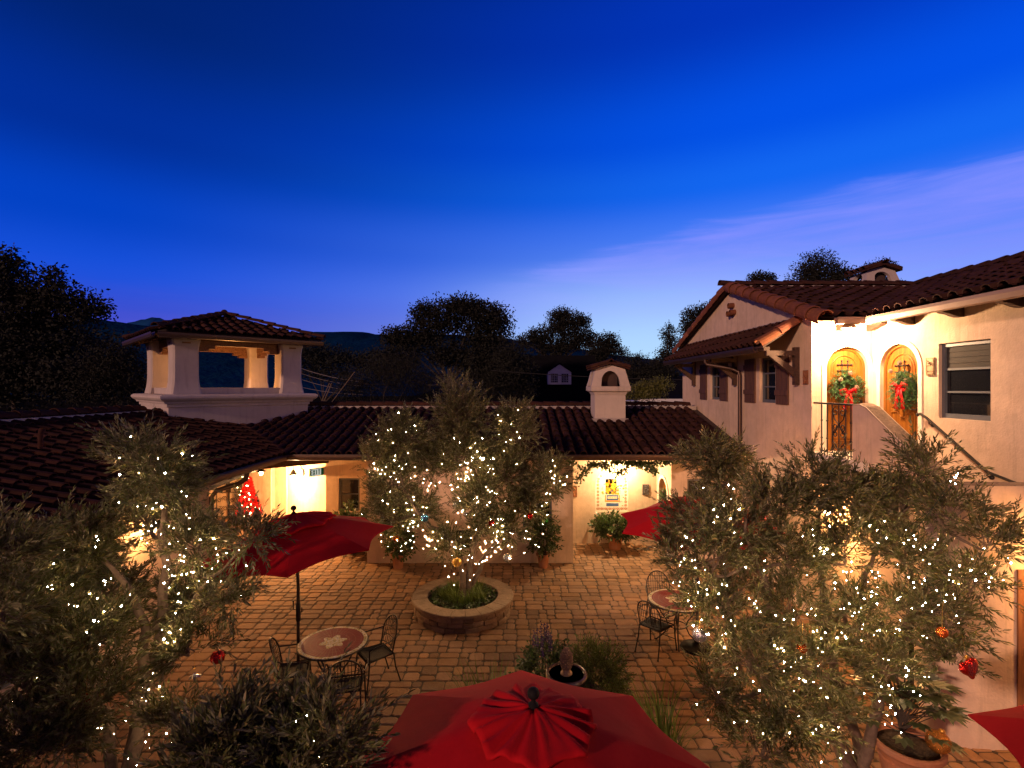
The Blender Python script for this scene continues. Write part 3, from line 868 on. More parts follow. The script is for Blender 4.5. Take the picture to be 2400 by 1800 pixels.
# drum wall that wraps the turn of the stair
path = [(5.85, 7.45), (5.72, 7.22), (5.54, 6.98), (5.42, 6.76), (5.38, 6.60), (5.42, 6.48), (5.54, 6.40), (5.75, 6.35), (6.05, 6.33), (6.24, 6.33)]
inn = [(6.08, 7.40), (5.95, 7.08), (5.80, 6.85), (5.70, 6.72), (5.66, 6.66), (5.68, 6.63), (5.74, 6.61), (5.85, 6.59), (6.05, 6.58), (6.24, 6.58)]
ZT = [3.44, 3.38, 3.33, 3.30, 3.28, 3.28, 3.28, 3.28, 3.28, 3.28]
fine = []
def smooth_path(p, n=4):
    out = []
    for i in range(len(p) - 1):
        a = Vector(p[max(i - 1, 0)]); b = Vector(p[i]); c = Vector(p[i + 1]); d = Vector(p[min(i + 2, len(p) - 1)])
        for k in range(n):
            t = k / n
            out.append(.5 * ((2 * b) + (c - a) * t + (2 * a - 5 * b + 4 * c - d) * t * t + (3 * b - a - 3 * c + d) * t ** 3))
    out.append(Vector(p[-1])); return out
po = smooth_path([(x, y, z) for (x, y), z in zip(path, ZT)]); pi_ = smooth_path([(x, y, z) for (x, y), z in zip(inn, ZT)])
for i in range(len(po) - 1):
    a, b, c, d = po[i], po[i + 1], pi_[i + 1], pi_[i]
    g.quad(Vector((a.x, a.y, 0)), Vector((b.x, b.y, 0)), b, a); g.quad(d, c, Vector((c.x, c.y, 2.2)), Vector((d.x, d.y, 2.2)))
g.add([(6.24, 6.33, 0), (6.24, 6.58, 0), (6.24, 6.58, 3.28), (6.24, 6.33, 3.28)], [(0, 1, 2, 3)])
wall(g, (7.35, 6.33), (9.5, 6.33), 0, 3.28, side=1)
g.box(6.24, 7.35, 6.33, 6.58, 2.25, 3.28)
g.build('stair_parapet', stucco, house, off=HO, smooth=30)
g = G()
top = [(8.80, 4.20), (8.62, 4.22), (8.46, 4.17), (7.30, 3.42)]
for i in range(len(top) - 1):
    (y, z), (y2, z2) = top[i], top[i + 1]
    e = .006
    xs = [XG - .004, XG + .02, XG + T * .5, XG + T - .02, XG + T + .004]; zz = [-.02, .008, .022, .008, -.02]
    for k in range(4):
        g.quad((xs[k], y, z + zz[k]), (xs[k], y2, z2 + zz[k]), (xs[k + 1], y2, z2 + zz[k + 1]), (xs[k + 1], y, z + zz[k + 1]))
for i in range(len(po) - 1):
    a, b, c, d = po[i], po[i + 1], pi_[i + 1], pi_[i]
    m1, m2 = (a + d) / 2 + Vector((0, 0, .03)), (b + c) / 2 + Vector((0, 0, .03))
    g.quad(a, b, m2, m1); g.quad(m1, m2, c, d)
g.quad((6.24, 6.33, 3.284), (9.5, 6.33, 3.284), (9.5, 6.58, 3.284), (6.24, 6.58, 3.284))
g.build('parapet_cap', rough_cap, house, off=HO, smooth=30)
# landing, steps, lower landing
g = G()
g.box(XG - .03, XW - .01, 8.40, YS - .01, ZF - .16, ZF)
n = 5; y = 8.40; z = ZF
for i in range(n):
    z -= .17; g.box(XG + T, XW - .01, y - .27, y - .003, z - .25, z); y -= .27
g.box(5.70, XW - .01, 6.6, y - .003, z - .3, z - .17)
g.build('stair', plaster_trim, house, off=HO)
# doors
f1 = frame_of((XG, YS), (XW, YS)); f2 = frame_of(dw0, dw1)
arched_door(f1, .695, .41, ZF, 5.29, house, HO, honey_wood, back=.10, knob=1)
arched_door(f2, da(9.32), .46, ZF, 5.29, house, HO, honey_wood, back=.08, knob=1)
s_ = surround(f1, .695, .41, ZF, 5.29, .085, .02); s_.build('door_surround', plaster_trim, house, off=HO)
s_ = surround(f2, da(9.32), .46, ZF, 5.29, .085, .02); s_.build('door_surround', plaster_trim, house, off=HO)
# lower doors
fg = frame_of(gw0, gw1)
def plank_door(P, a0, a1, z0, z1, back=.1):
    g = G(); g.prism([P(a0, z0, -back), P(a0, z1, -back), P(a1, z1, -back), P(a1, z0, -back)], P(0, 0, -back - .05) - P(0, 0, -back))
    d = g.build('door', door_wood, house, off=HO)
    g = G(); w = (a1 - a0)
    for z in ((z0 + .15, z0 + .95), (z0 + 1.1, z1 - .12)):
        g.tube([P(a0 + .12, z[0], -back + .004), P(a0 + .12, z[1], -back + .004), P(a1 - .12, z[1], -back + .004), P(a1 - .12, z[0], -back + .004)], .012, 6, closed=True)
    g.build('raised_panel', door_wood, d, off=HO)
    g = G(); g.sphere(P(a0 + .07, z0 + 1.02, -back + .05), .032, 10, 8); g.sphere(P(a0 + .07, z0 + 1.2, -back + .01), .03, 10, 8)
    g.tube([P(a0 + .07, z0 + 1.02, -back), P(a0 + .07, z0 + 1.02, -back + .05)], .012, 8)
    g.build('handle', iron, d, off=HO, smooth=True)
plank_door(fg, ga(12.6) + .005, ga(11.75) - .005, 0, 2.245)
fl = frame_of((6.24, 6.33), (7.35, 6.33)); plank_door(fl, .07, 1.04, 0, 2.245, back=.08)
g = G()
g.prism([fl(0, 0, .02), fl(.07, 0, .02), fl(.07, 2.25, .02), fl(0, 2.25, .02)], fl(0, 0, -.15) - fl(0, 0, .02)); g.prism([fl(1.04, 0, .02), fl(1.11, 0, .02), fl(1.11, 2.25, .02), fl(1.04, 2.25, .02)], fl(0, 0, -.15) - fl(0, 0, .02))
g.build('door_casing', door_wood, house, off=HO)
# windows
window_sash(f2, da(8.45), da(7.53), 4.0, 5.22, house, HO, bars=2, back=.075, curtain=.36, fr=.06)
window_sash(fg, ga(12.10), ga(11.37), 4.15, 5.19, house, HO, bars=2, back=.09)
window_sash(fg, ga(15.13), ga(14.44), 4.15, 5.19, house, HO, bars=2, back=.09)
g = G(); c = f2(da(7.62), 4.06, -.045)
# plank shutters
for (ya, yb) in ((12.82, 12.27), (11.30, 10.80), (15.86, 15.34), (14.36, 13.86)):
    g = G(); a0, a1 = ga(ya), ga(yb); n = 5; st = (a1 - a0) / n
    for i in range(n):
        g.prism([fg(a0 + i * st + .004, 4.13, .035), fg(a0 + (i + 1) * st - .004, 4.13, .035), fg(a0 + (i + 1) * st - .004, 5.19, .035), fg(a0 + i * st + .004, 5.19, .035)], fg(0, 0, .004) - fg(0, 0, .035))
    for z in (4.33, 4.94):
        g.prism([fg(a0 - .01, z, .058), fg(a1 + .01, z, .058), fg(a1 + .01, z + .11, .058), fg(a0 - .01, z + .11, .058)], fg(0, 0, .03) - fg(0, 0, .058))
    g.build('shutter', shutter_wood, house, off=HO)
# clay vents in the gable
for (y, z, r) in ((13.52, 6.66, .075), (13.42, 6.47, .075), (13.60, 6.46, .075)):
    g = G(); g.tube([(XG + .05, y, z), (XG - .14, y + .01, z - .01)], r, 14, caps=False); g.tube([(XG - .14, y + .01, z - .01), (XG + .05, y, z)], r - .015, 14, caps=False); g.build('gable_vent', clay_lit, house, off=HO, smooth=True)
# main roofs
cs = 1 / math.hypot(1, (ZRD - ZEV) / 4.1); sn = cs * (ZRD - ZEV) / 4.1
g = G()
def vs_g(a):
    x = 5.72 + a; return (max(0.0, (x - 6.62) / cs), 4.1 / cs)
barrel_roof(g, (5.72, 9.55, ZEV), (1, 0, 0), (0, cs, sn), 4.98, vs_g, lo=.85, hi=1.35)
def vs_m(a):
    y = YR - a; return (max(0.0, (y - 9.55) / cs), 4.1 / cs)
barrel_roof(g, (6.62, YR, ZEV + .01), (0, -1, 0), (cs, 0, sn), YR - 1.5, vs_m, lo=.85, hi=1.35)
hr_ = g.build('tile_roof', clay, house, off=HO)
g = G()
g.add([(5.73, 9.55, ZEV), (6.62, 9.55, ZEV), (10.72, YR, ZRD), (5.73, YR, ZRD)], [(0, 1, 2, 3)])
g.add([(6.62, 9.55, ZEV), (6.62, 1.3, ZEV), (10.72, 1.3, ZRD), (10.72, YR, ZRD)], [(0, 1, 2, 3)])
g.add([(5.73, YR, ZRD), (10.72, YR, ZRD), (14.8, 17.75, ZEV), (5.73, 17.75, ZEV)], [(0, 1, 2, 3)])
g.add([(10.72, 1.3, ZRD), (14.8, 1.3, ZEV), (14.8, 17.75, ZEV), (10.72, YR, ZRD)], [(0, 1, 2, 3)])
g.add([(5.73, 9.55, ZEV - .06), (6.62, 9.55, ZEV - .06), (10.72, YR, ZRD - .06), (5.73, YR, ZRD - .06)], [(3, 2, 1, 0)])
g.add([(6.62, 9.55, ZEV - .06), (6.62, 1.3, ZEV - .06), (10.72, 1.3, ZRD - .06), (10.72, YR, ZRD - .06)], [(3, 2, 1, 0)])
g.build('roof_deck', felt, hr_, off=HO)
g = G()
cap_row(g, (5.55, YR, ZRD + .10), (10.7, YR, ZRD + .10), r=.13, lo=.9, hi=1.3)
g.build('ridge_tiles', clay, hr_, off=HO); g = G()
cap_row(g, (10.72, 1.3, ZRD + .10), (10.72, YR, ZRD + .10), r=.13, lo=.9, hi=1.3)
g.build('ridge_tiles', clay, hr_, off=HO)
g = G()
for (ya, yb) in ((9.42, YR), (17.9, YR)):
    p = Vector((5.77, ya, ZEV - .04)); q = Vector((5.77, yb, ZRD + .05))
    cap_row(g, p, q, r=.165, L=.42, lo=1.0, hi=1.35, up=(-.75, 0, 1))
g.build('rake_tiles', clay_lit, hr_, off=HO)
g = G()
g.box(5.75, 10.5, YR - .15, YR + .15, ZRD - .05, ZRD + .07); g.build('ridge_mortar', mortar, hr_, off=HO)
# eaves
g = G()
gut(g, (6.0, 9.54, ZEV - .10), (6.66, 9.54, ZEV - .10), (0, -1, 0), .12)
gut(g, (6.62, 9.50, ZEV - .10), (6.62, 1.3, ZEV - .10), (-1, 0, 0), .12)
g.build('gutter', mat('painted_gutter', (.30, .20, .15), .5, .2, var=(4, .85, 1.1)), house, off=HO)
g = G()
def corbel(g, p, d, L=.42):
    d = Vector(d); prof = [(0, 0), (L, 0), (L, -.05), (L * .85, -.085), (L * .6, -.10), (L * .4, -.13), (L * .2, -.15), (0, -.15)]
    s = d.cross(Vector((0, 0, 1))).normalized() * .11
    g.prism([p + d * a + Vector((0, 0, b)) - s / 2 for a, b in prof], s)
for p_, d_, l_ in [((XW, 9.0 - i * .98, ZEV - .05), (-1, 0, 0), .38) for i in range(7)] + [((6.38, YS, ZEV - .05), (0, -1, 0), .4), ((6.98, YS, ZEV - .05), (0, -1, 0), .4)]:
    g = G(); corbel(g, Vector(p_), d_, l_); g.build('rafter_tail', dark_wood, house, off=HO)
chimney(house, HO, 9.92, 10.72, 14.3, 15.0, 6.4, 7.45, 7.76, lip=.08)
# --- tiled canopy over the gable-wall windows
pent_z0, pent_z1 = 5.35, 5.83
g = G(); Lc = math.hypot(.75, pent_z1 - pent_z0)
barrel_roof(g, (5.10, 16.9, pent_z0), (0, -1, 0), (.75, 0, pent_z1 - pent_z0), 6.45, lambda a: (0.0, Lc), lo=.9, hi=1.35)
gb2 = G(); cap_row(gb2, (5.04, 10.42, pent_z0 + .02), (5.84, 10.42, pent_z1 + .05), r=.13, L=.42, lo=1.15, hi=1.4, up=(0, -.35, 1))  # end row tinted lighter, the eave lamp's light painted in
can = g.build('canopy_roof', clay, house, off=HO); gb2.build('rake_tiles', clay_lit, can, off=HO)
g = G()
g.prism([(5.10, 10.40, pent_z0 - .045), (5.845, 10.40, pent_z1 - .045), (5.845, 10.40, pent_z1 - .01), (5.10, 10.40, pent_z0 - .01)], (0, 6.5, 0))
g.build('canopy_deck', dark_wood, can, off=HO)
g = G(); g.prism([(5.84, 10.35, pent_z1 + .03), (5.78, 10.35, pent_z1 + .03), (5.84, 10.35, pent_z1 + .12)], (0, 6.6, 0)); g.build('canopy_flashing', mortar, can, off=HO)
g = G(); gut(g, (5.11, 10.62, pent_z0 - .10), (5.11, 16.95, pent_z0 - .10), (-1, 0, 0), .11); g.build('canopy_gutter', gutter_m, can, off=HO)
for y in (10.46, 13.35, 16.35):
    g = G(); zt = 5.25
    g.box(XG - .10, XG + .01, y - .05, y + .05, 4.55, 5.32)
    g.box(5.18, XG - .10, y - .048, y + .048, zt - .10, zt)
    q = [(XG - .10, 4.72), (XG - .10, 4.88), (XG - .28, 5.02), (XG - .48, zt - .10), (XG - .62, zt - .10), (XG - .42, 4.98)]
    g.prism([(x, y - .045, z) for x, z in q], (0, .09, 0))
    g.build('bracket', dark_wood, house, off=HO)
g = G(); g.box(5.14, 5.26, 10.45, 16.9, 5.252, 5.33); g.build('canopy_beam', dark_wood, house, off=HO)
g = G()
g.tube([(5.06, 13.42, 5.24), (5.06, 13.42, 5.16), (5.10, 13.40, 5.10), (5.62, 13.10, 4.98), (5.76, 13.02, 4.90), (5.78, 13.0, 4.8), (5.78, 13.0, 3.06), (5.76, 12.8, 2.95)], .045, 10)
g.tube([(5.80, 12.28, 2.62), (5.80, 12.24, 2.5), (5.80, 12.2, .1)], .045, 10)
g.build('downspout', gutter_m, house, off=HO, smooth=True)
# --- iron railing on the landing edge
g = G(); x = XG + .03
g.tube([(x, 9.97, 4.20), (x, 9.70, 4.20), (x, 8.80, 4.20)], .018, 8)
Pr = lambda y, z, k=0.0: Vector((x - k, y, z))
for y in (9.72, 9.55, 8.88):
    g.tube([Pr(y, 3.14), Pr(y, 4.20)], .012, 6)
    g.sphere(Pr(y, 3.88), .022, 8, 6); g.sphere(Pr(y, 3.55), .022, 8, 6)
for y in (9.40, 9.02): g.tube([Pr(y, 3.30), Pr(y, 4.2)], .010, 6)
g.tube([Pr(9.21, 3.14), Pr(9.21, 4.2)], .010, 6)
g.tube([Pr(9.72, 3.30), Pr(8.82, 3.30)], .011, 6)
for sy in (-1, 1):
    for (dy, dz, r, st, d_) in ((.095, 4.06, .085, math.pi / 2, -1), (.10, 3.78, .07, -math.pi / 2, 1), (.095, 3.66, .075, math.pi / 2, -1), (.10, 3.42, .075, -math.pi / 2, 1)):
        scroll(g, Pr, 9.21 + sy * dy, dz, r, 1.2, st if sy > 0 else math.pi - st, d_ * sy, .009)
    g.tube([Pr(9.21 + sy * .18, 4.06), Pr(9.21 + sy * .12, 3.92), Pr(9.21 + sy * .01, 3.84), Pr(9.21 + sy * .06, 3.74), Pr(9.21 + sy * .17, 3.64), Pr(9.21 + sy * .17, 3.52), Pr(9.21 + sy * .02, 3.38)], .010, 6)
for i in range(5): scroll(g, Pr, 9.63 - i * .19, 3.22, .062, 1.2, 0, 1 if i % 2 else -1, .009)
g.build('railing', iron, house, off=HO, smooth=True)
# handrail on the door wall
g = G(); x = XW - .075
pts = [(x, 8.80, 4.03), (x, 8.74, 4.05), (x, 8.62, 4.00), (x, 7.50, 3.26), (x, 6.7, 3.10), (x, 5.6, 3.04)]
g.tube(pts, .022, 8); g.sphere((x, 8.79, 4.03), .028, 8, 6)
for (y, z) in ((8.55, 3.95), (7.50, 3.26)):
    g.tube([(x, y, z), (x, y, z - .06), (XW, y, z - .08)], .011, 6); g.sphere((XW - .01, y, z - .08), .035, 10, 6)
g.build('handrail', iron, house, off=HO, smooth=True)

# ---------------------------------------------------------------- plaques
def plaque(name, label, P, a, z, w, h, mt, seed, bird=False, group=None):
    r_ = random.Random(seed); c = P(a, z, .0)
    t = thing(name, label, 'plaque', c)
    g = G(); D = P(0, 0, .02) - P(0, 0, 0)
    g.prism([P(a - w / 2, z - h / 2, .004), P(a + w / 2, z - h / 2, .004), P(a + w / 2, z + h / 2, .004), P(a - w / 2, z + h / 2, .004)], D)
    g.build('plate', mt, t, off=c)
    g = G(); k = .026
    g.tube([P(a + sx * (w / 2 - .012), z + sz * (h / 2 - .012), k - .002) for sx, sz in ((-1, -1), (1, -1), (1, 1), (-1, 1))], .006, 6, closed=True)
    if bird:
        S = w
        B = lambda u, v: P(a + u * S, z + .06 + v * S, k)
        g.sphere(B(0, 0), .20 * S, 12, 8, (1, 1, .62)); g.sphere(B(-.24, .12), .10 * S, 10, 8)
        g.tube([B(-.32, .12), B(-.44, .07)], [.03 * S, .006 * S], 6)
        g.tube([B(.15, -.02), B(.32, -.14), B(.45, -.22)], [.09 * S, .06 * S, .02 * S], 8)
        g.tube([B(-.4, -.18), B(-.1, -.22), B(.2, -.2), B(.42, -.12)], .02 * S, 6)
        for i in range(4): g.sphere(B(-.3 + i * .2, -.26 + (i % 2) * .05), .05 * S, 8, 6)
        for i in range(2):
            zz = z - h * .28 - i * .05
            for j in range(6): g.tube([P(a - w * .36 + j * w * .125, zz, k - .002), P(a - w * .36 + j * w * .125 + w * .07, zz + (.012 if j % 2 else 0), k - .002)], .006, 5)
    else:
        pts = [P(a - w * .2 + r_.uniform(-.1, .1) * w, z - h * .36 + i * h * .12, k) for i in range(7)]
        g.tube(pts, .010, 6)
        for i in range(12):
            q = P(a + r_.uniform(-.33, .33) * w, z + r_.uniform(-.38, .38) * h, k)
            g.sphere(q, r_.uniform(.014, .026), 8, 6)
        for i in range(7):
            u = r_.uniform(-.3, .3) * w; v = r_.uniform(-.35, .3) * h
            g.tube([P(a + u, z + v, k), P(a + u + r_.uniform(-.05, .05), z + v + .06, k)], [.012, .003], 6)
    g.build('relief', mt, t, off=c, smooth=True)
    return t
plaque('wall_plaque', 'bronze room plaque with a bird relief between right-hand door and window', f2, da(8.60) , 4.85, .17, .30, bronze, 1, True)
plaque('wall_plaque', 'dark room plaque on the corner of the gable wall under the canopy', fg, ga(10.18), 4.70, .16, .28, copper_plaque, 2)
fn = frame_of((1.56, YB + .03), (4.17, YB + .03))
plaque('wall_plaque', 'grey square-edged plaque between the tile mural and the arched niche door', fn, 2.29, 1.56, .19, .30, pewter, 3)
plaque('wall_plaque', 'reddish copper plaque beside the niche corner, left of the tile mural', fn, .21, 1.50, .20, .31, copper_plaque, 4)
# ---------------------------------------------------------------- leaves, generic
def rot_basis(D):
    D = D / np.maximum(np.linalg.norm(D, axis=1, keepdims=True), 1e-9)
    a = np.where(np.abs(D[:, 2:3]) < .9, np.array([[0, 0, 1.]]), np.array([[1., 0, 0]]))
    U = np.cross(D, a); U /= np.maximum(np.linalg.norm(U, axis=1, keepdims=True), 1e-9)
    return D, U, np.cross(D, U)

def leaf_quads(P, D, L, W, rng, droop=0.0, mid=.45, fold=.12):
    """one folded, tapering leaf (two quads along the midrib) per row"""
    n = len(P); D, U, Wv = rot_basis(D)
    th = rng.uniform(0, 2 * np.pi, (n, 1))
    S = U * np.cos(th) + Wv * np.sin(th); Nn = np.cross(D, S)
    L = np.broadcast_to(np.asarray(L).reshape(-1, 1), (n, 1)); W = np.broadcast_to(np.asarray(W).reshape(-1, 1), (n, 1))
    z = np.array([[0, 0, -1.]]) * droop * L
    bend = Nn * L * rng.uniform(-.16, .16, (n, 1))
    tip = P + D * L + z + bend
    m = P + D * L * mid + z * .25 + bend * .15
    a = m + S * W * .5 + Nn * W * fold; b = m - S * W * .5 + Nn * W * fold
    V = np.stack([P, a, tip, b], 1).reshape(-1, 3)
    Q = np.arange(n * 4).reshape(-1, 4)
    return V, Q

def stick_quads(P, Q_, r):
    """three-sided sticks"""
    n = len(P); D, U, W = rot_basis(Q_ - P)
    V = []
    for k in range(3):
        t = 2 * np.pi * k / 3
        o = U * np.cos(t) + W * np.sin(t)
        V.append(P + o * r); V.append(Q_ + o * r * .5)
    V = np.stack(V, 1).reshape(-1, 3)
    b = (np.arange(n) * 6)[:, None]
    q = np.concatenate([b + np.array([[2 * k, (2 * k + 2) % 6, (2 * k + 3) % 6, 2 * k + 1]]) for k in range(3)], 0)
    return V, q

def sprays(O, D, length, nleaf, L, W, rng, spread=.75, curve=.12, tintvar=(.42, 1.5), gold=.2):
    """leafy twigs: stems plus paired leaves; returns leaf verts/quads/tint and stem verts/quads"""
    n = len(O); D, U, Wv = rot_basis(D)
    length = np.broadcast_to(np.asarray(length).reshape(-1, 1), (n, 1))
    C = rng.normal(0, 1, (n, 3)); C[:, 2] -= .15; C *= curve
    Ps, Ds, Ts = [], [], []
    tw = rng.uniform(*tintvar, (n, 1))
    ph = rng.uniform(0, 6.28, n)
    for j in range(nleaf):
        t = (j // 2 + .6) / (nleaf / 2 + .3)
        p = O + D * length * t + C * length * t * t
        ax = D + 2 * C * t; ax /= np.linalg.norm(ax, axis=1, keepdims=True)
        a = ph + (j // 2) * 1.57 + (j % 2) * 3.14159 + rng.uniform(-.3, .3, n)
        S = U * np.cos(a)[:, None] + Wv * np.sin(a)[:, None]
        k = spread * (1.15 - .6 * t)
        Ps.append(p); Ds.append(ax + S * k + rng.normal(0, .12, (n, 3))); Ts.append(tw * rng.uniform(.8, 1.2, (n, 1)))
    tipd = D + 2 * C
    Ps.append(O + D * length + C * length); Ds.append(tipd); Ts.append(tw)
    P = np.concatenate(Ps); Dn = np.concatenate(Ds); T = np.concatenate(Ts)
    m = len(P)
    Ln = L * rng.uniform(.7, 1.2, m)
    V, Q = leaf_quads(P, Dn, Ln, W * rng.uniform(.8, 1.2, m), rng, droop=.05)
    g_ = (rng.random((m, 1)) < gold)
    col = np.where(g_, T * np.array([[1.25, 1.0, .75]]), T * np.array([[1.0, 1.0, 1.0]]))
    T4 = np.repeat(col, 4, axis=0)
    sv1, sq1 = stick_quads(O, O + D * length * .5 + C * length * .25, .0028)
    sv2, sq2 = stick_quads(O + D * length * .5 + C * length * .25, O + D * length + C * length, .002)
    SV = np.concatenate([sv1, sv2]); SQ = np.concatenate([sq1, sq2 + len(sv1)])
    return V, Q, T4, SV, SQ

def merge(parts):
    V, Q, b = [], [], 0
    for v, q in parts:
        V.append(v); Q.append(q + b); b += len(v)
    return np.concatenate(V), np.concatenate(Q)

# ---------------------------------------------------------------- umbrellas
def make_umbrella(name, label, base, apex, r, drop, tilt=(0, 0), rot=0.0, nside=8, flap=.40, group='red market umbrellas in the courtyard'):
    """pole from base to apex; canopy of nside sagging panels with scalloped edges"""
    base = Vector(base); apex = Vector(apex)
    t = thing(name, label, 'umbrella', base, 0, group)
    M_ = Matrix.Rotation(tilt[0], 4, 'X') @ Matrix.Rotation(tilt[1], 4, 'Y')
    def C(a, q, lift=0.0):   # q 0..1 from apex to rim
        return apex + (M_ @ Vector((q * r * math.cos(a), q * r * math.sin(a), -drop * (q ** 1.12) + lift)))
    g = G(); rows = 10; sub = 8; st = 2 * math.pi / nside
    vs = []; fs = []
    tot = nside * sub
    for i in range(rows + 1):
        q = i / rows
        for k in range(tot):
            a = rot + st * k / sub; f = (k % sub) / sub; s = math.sin(math.pi * f)
            chord = math.cos(st / 2) / math.cos(st * (f - .5))      # straight edge between ribs
            sag = .055 * r * s * (q ** 1.5) * (1 if q < .99 else 1)
            qq = q * chord * (1 - .085 * s * q ** 3)
            vs.append(C(a, qq, -sag * .55 + (q - qq) * -drop * .15))
    for i in range(rows):
        for k in range(tot):
            k2 = (k + 1) % tot
            fs.append((i * tot + k, (i + 1) * tot + k, (i + 1) * tot + k2, i * tot + k2))
    # hem
    b = len(vs)
    for k in range(tot): vs.append(vs[rows * tot + k] + Vector((0, 0, -.012)))
    for k in range(tot):
        k2 = (k + 1) % tot
        fs.append((rows * tot + k, b + k, b + k2, rows * tot + k2))
    g.add(vs, fs)
    o = g.build('canopy', canvas, t, off=base, smooth=14)
    sm = o.modifiers.new('cloth_thickness', 'SOLIDIFY'); sm.thickness = .004
    # wind vent: a gathered, ruffled flap over the crown
    g = G(); rng = random.Random(int(abs(base.x * 1000)) + 3); n = 112; rr = 9
    wob = [rng.uniform(.7, 1.3) for _ in range(n)]; ph = rng.uniform(0, 6)
    vs = []; fs = []
    for i in range(rr + 1):
        q = .02 + flap * i / rr; u = i / rr
        for k in range(n):
            a = rot + 2 * math.pi * k / n
            f = (k * nside / n) % 1.0
            chord = 1 - .12 * math.sin(math.pi * f) * u
            fold = (math.sin(a * nside * 2 + ph + wob[k // 9]) * .5 * wob[k // 14] + .6 * math.sin(a * 19 + 1.3 + 2.6 * u) * (wob[k // 7] - .55) * 2 + .45 * math.sin(a * 31 + 2 * ph + 3 * u) * (wob[k // 4] - .6))
            lift = .012 + .022 * u + .015 * u * fold + .006 * math.sin(6 * u + 5 * a)
            vs.append(C(a, q * chord * (1 + .015 * u * fold), lift * r))
    for i in range(rr):
        for k in range(n):
            k2 = (k + 1) % n
            fs.append((i * n + k, (i + 1) * n + k, (i + 1) * n + k2, i * n + k2))
    b = len(vs)
    for k in range(n): vs.append(vs[rr * n + k] + Vector((0, 0, -.018 * r)))
    for k in range(n): fs.append((rr * n + k, b + k, b + (k + 1) % n, rr * n + (k + 1) % n))
    g.add(vs, fs)
    fl = g.build('vent_flap', canvas, t, off=base, smooth='all')
    sm = fl.modifiers.new('cloth_thickness', 'SOLIDIFY'); sm.thickness = .003
    g = G(); up = M_.to_3x3() @ Vector((0, 0, 1))
    top = apex + up * .035
    g.lathe([(.034, -.02), (.034, -.006), (.024, .004), (.016, .012), (.016, .030), (.032, .038), (.041, .056), (.041, .070), (.034, .090), (.017, .102), (0, .104)], top, 16)
    g.build('finial', black_knob, t, off=base, smooth=True)
    g = G(); g.tube([base + Vector((0, 0, .02)), base + Vector((0, 0, 1.5)), apex + up * -.06, apex], [.024, .024, .021, .021], 12)
    g.build('pole', pole_m, t, off=base, smooth=True)
    g = G(); ch = base + Vector((0, 0, 1.12))
    g.lathe([(.028, -.16), (.034, -.15), (.034, .10), (.027, .12)], ch, 14)
    g.tube([ch + Vector((-.03, 0, .02)), ch + Vector((-.075, 0, .02)), ch + Vector((-.075, 0, .13))], .009, 8); g.sphere(ch + Vector((-.075, 0, .14)), .014, 8, 6)
    g.tube([ch + Vector((.03, 0, -.02)), ch + Vector((.055, 0, -.02)), ch + Vector((.055, 0, .05))], .009, 8)
    g.build('crank', iron, t, off=base, smooth=True)
    g = G(); g.lathe([(.27, 0), (.28, .02), (.26, .05), (.09, .08), (.05, .12), (.045, .34), (.035, .35)], base, 24)
    g.build('base', black_knob, t, off=base, smooth=40)
    for k in range(nside):
        a = rot + st * k
        g = G(); g.bar(C(a, .04, -.03), C(a, .985, -.022), .012, .018)
        g.bar(C(a, .5, -.03), apex - up * (drop * .95), .010, .012)
        g.build('rib', iron, t, off=base)
    return t
pole_m = mat('umbrella_pole', (.035, .022, .018), .4, .1)
make_umbrella('patio_umbrella', 'tilted red umbrella over the mosaic table beside the bright entry porch', (-3.24, 7.76, 0), (-3.29, 7.72, 2.58), 1.42, .47, tilt=(0.02, R(-7)), rot=R(18))
make_umbrella('patio_umbrella', 'large red umbrella seen from above beside the fountain, ruffled flap round its finial', (.15, 3.46, 0), (.143, 3.44, 2.345), 1.33, .48, tilt=(R(0), R(1.5)), rot=R(2), flap=.31)
make_umbrella('patio_umbrella', 'red umbrella half hidden behind the large right-hand olive tree', (3.18, 8.80, 0), (3.16, 8.78, 2.58), 1.38, .42, tilt=(R(3), R(-3)), rot=R(12))
make_umbrella('patio_umbrella', 'red umbrella cut by the frame in front of the curved stair wall', (4.36, 2.98, 0), (4.36, 2.98, 2.42), 1.28, .42, rot=R(-2), tilt=(0, 0))

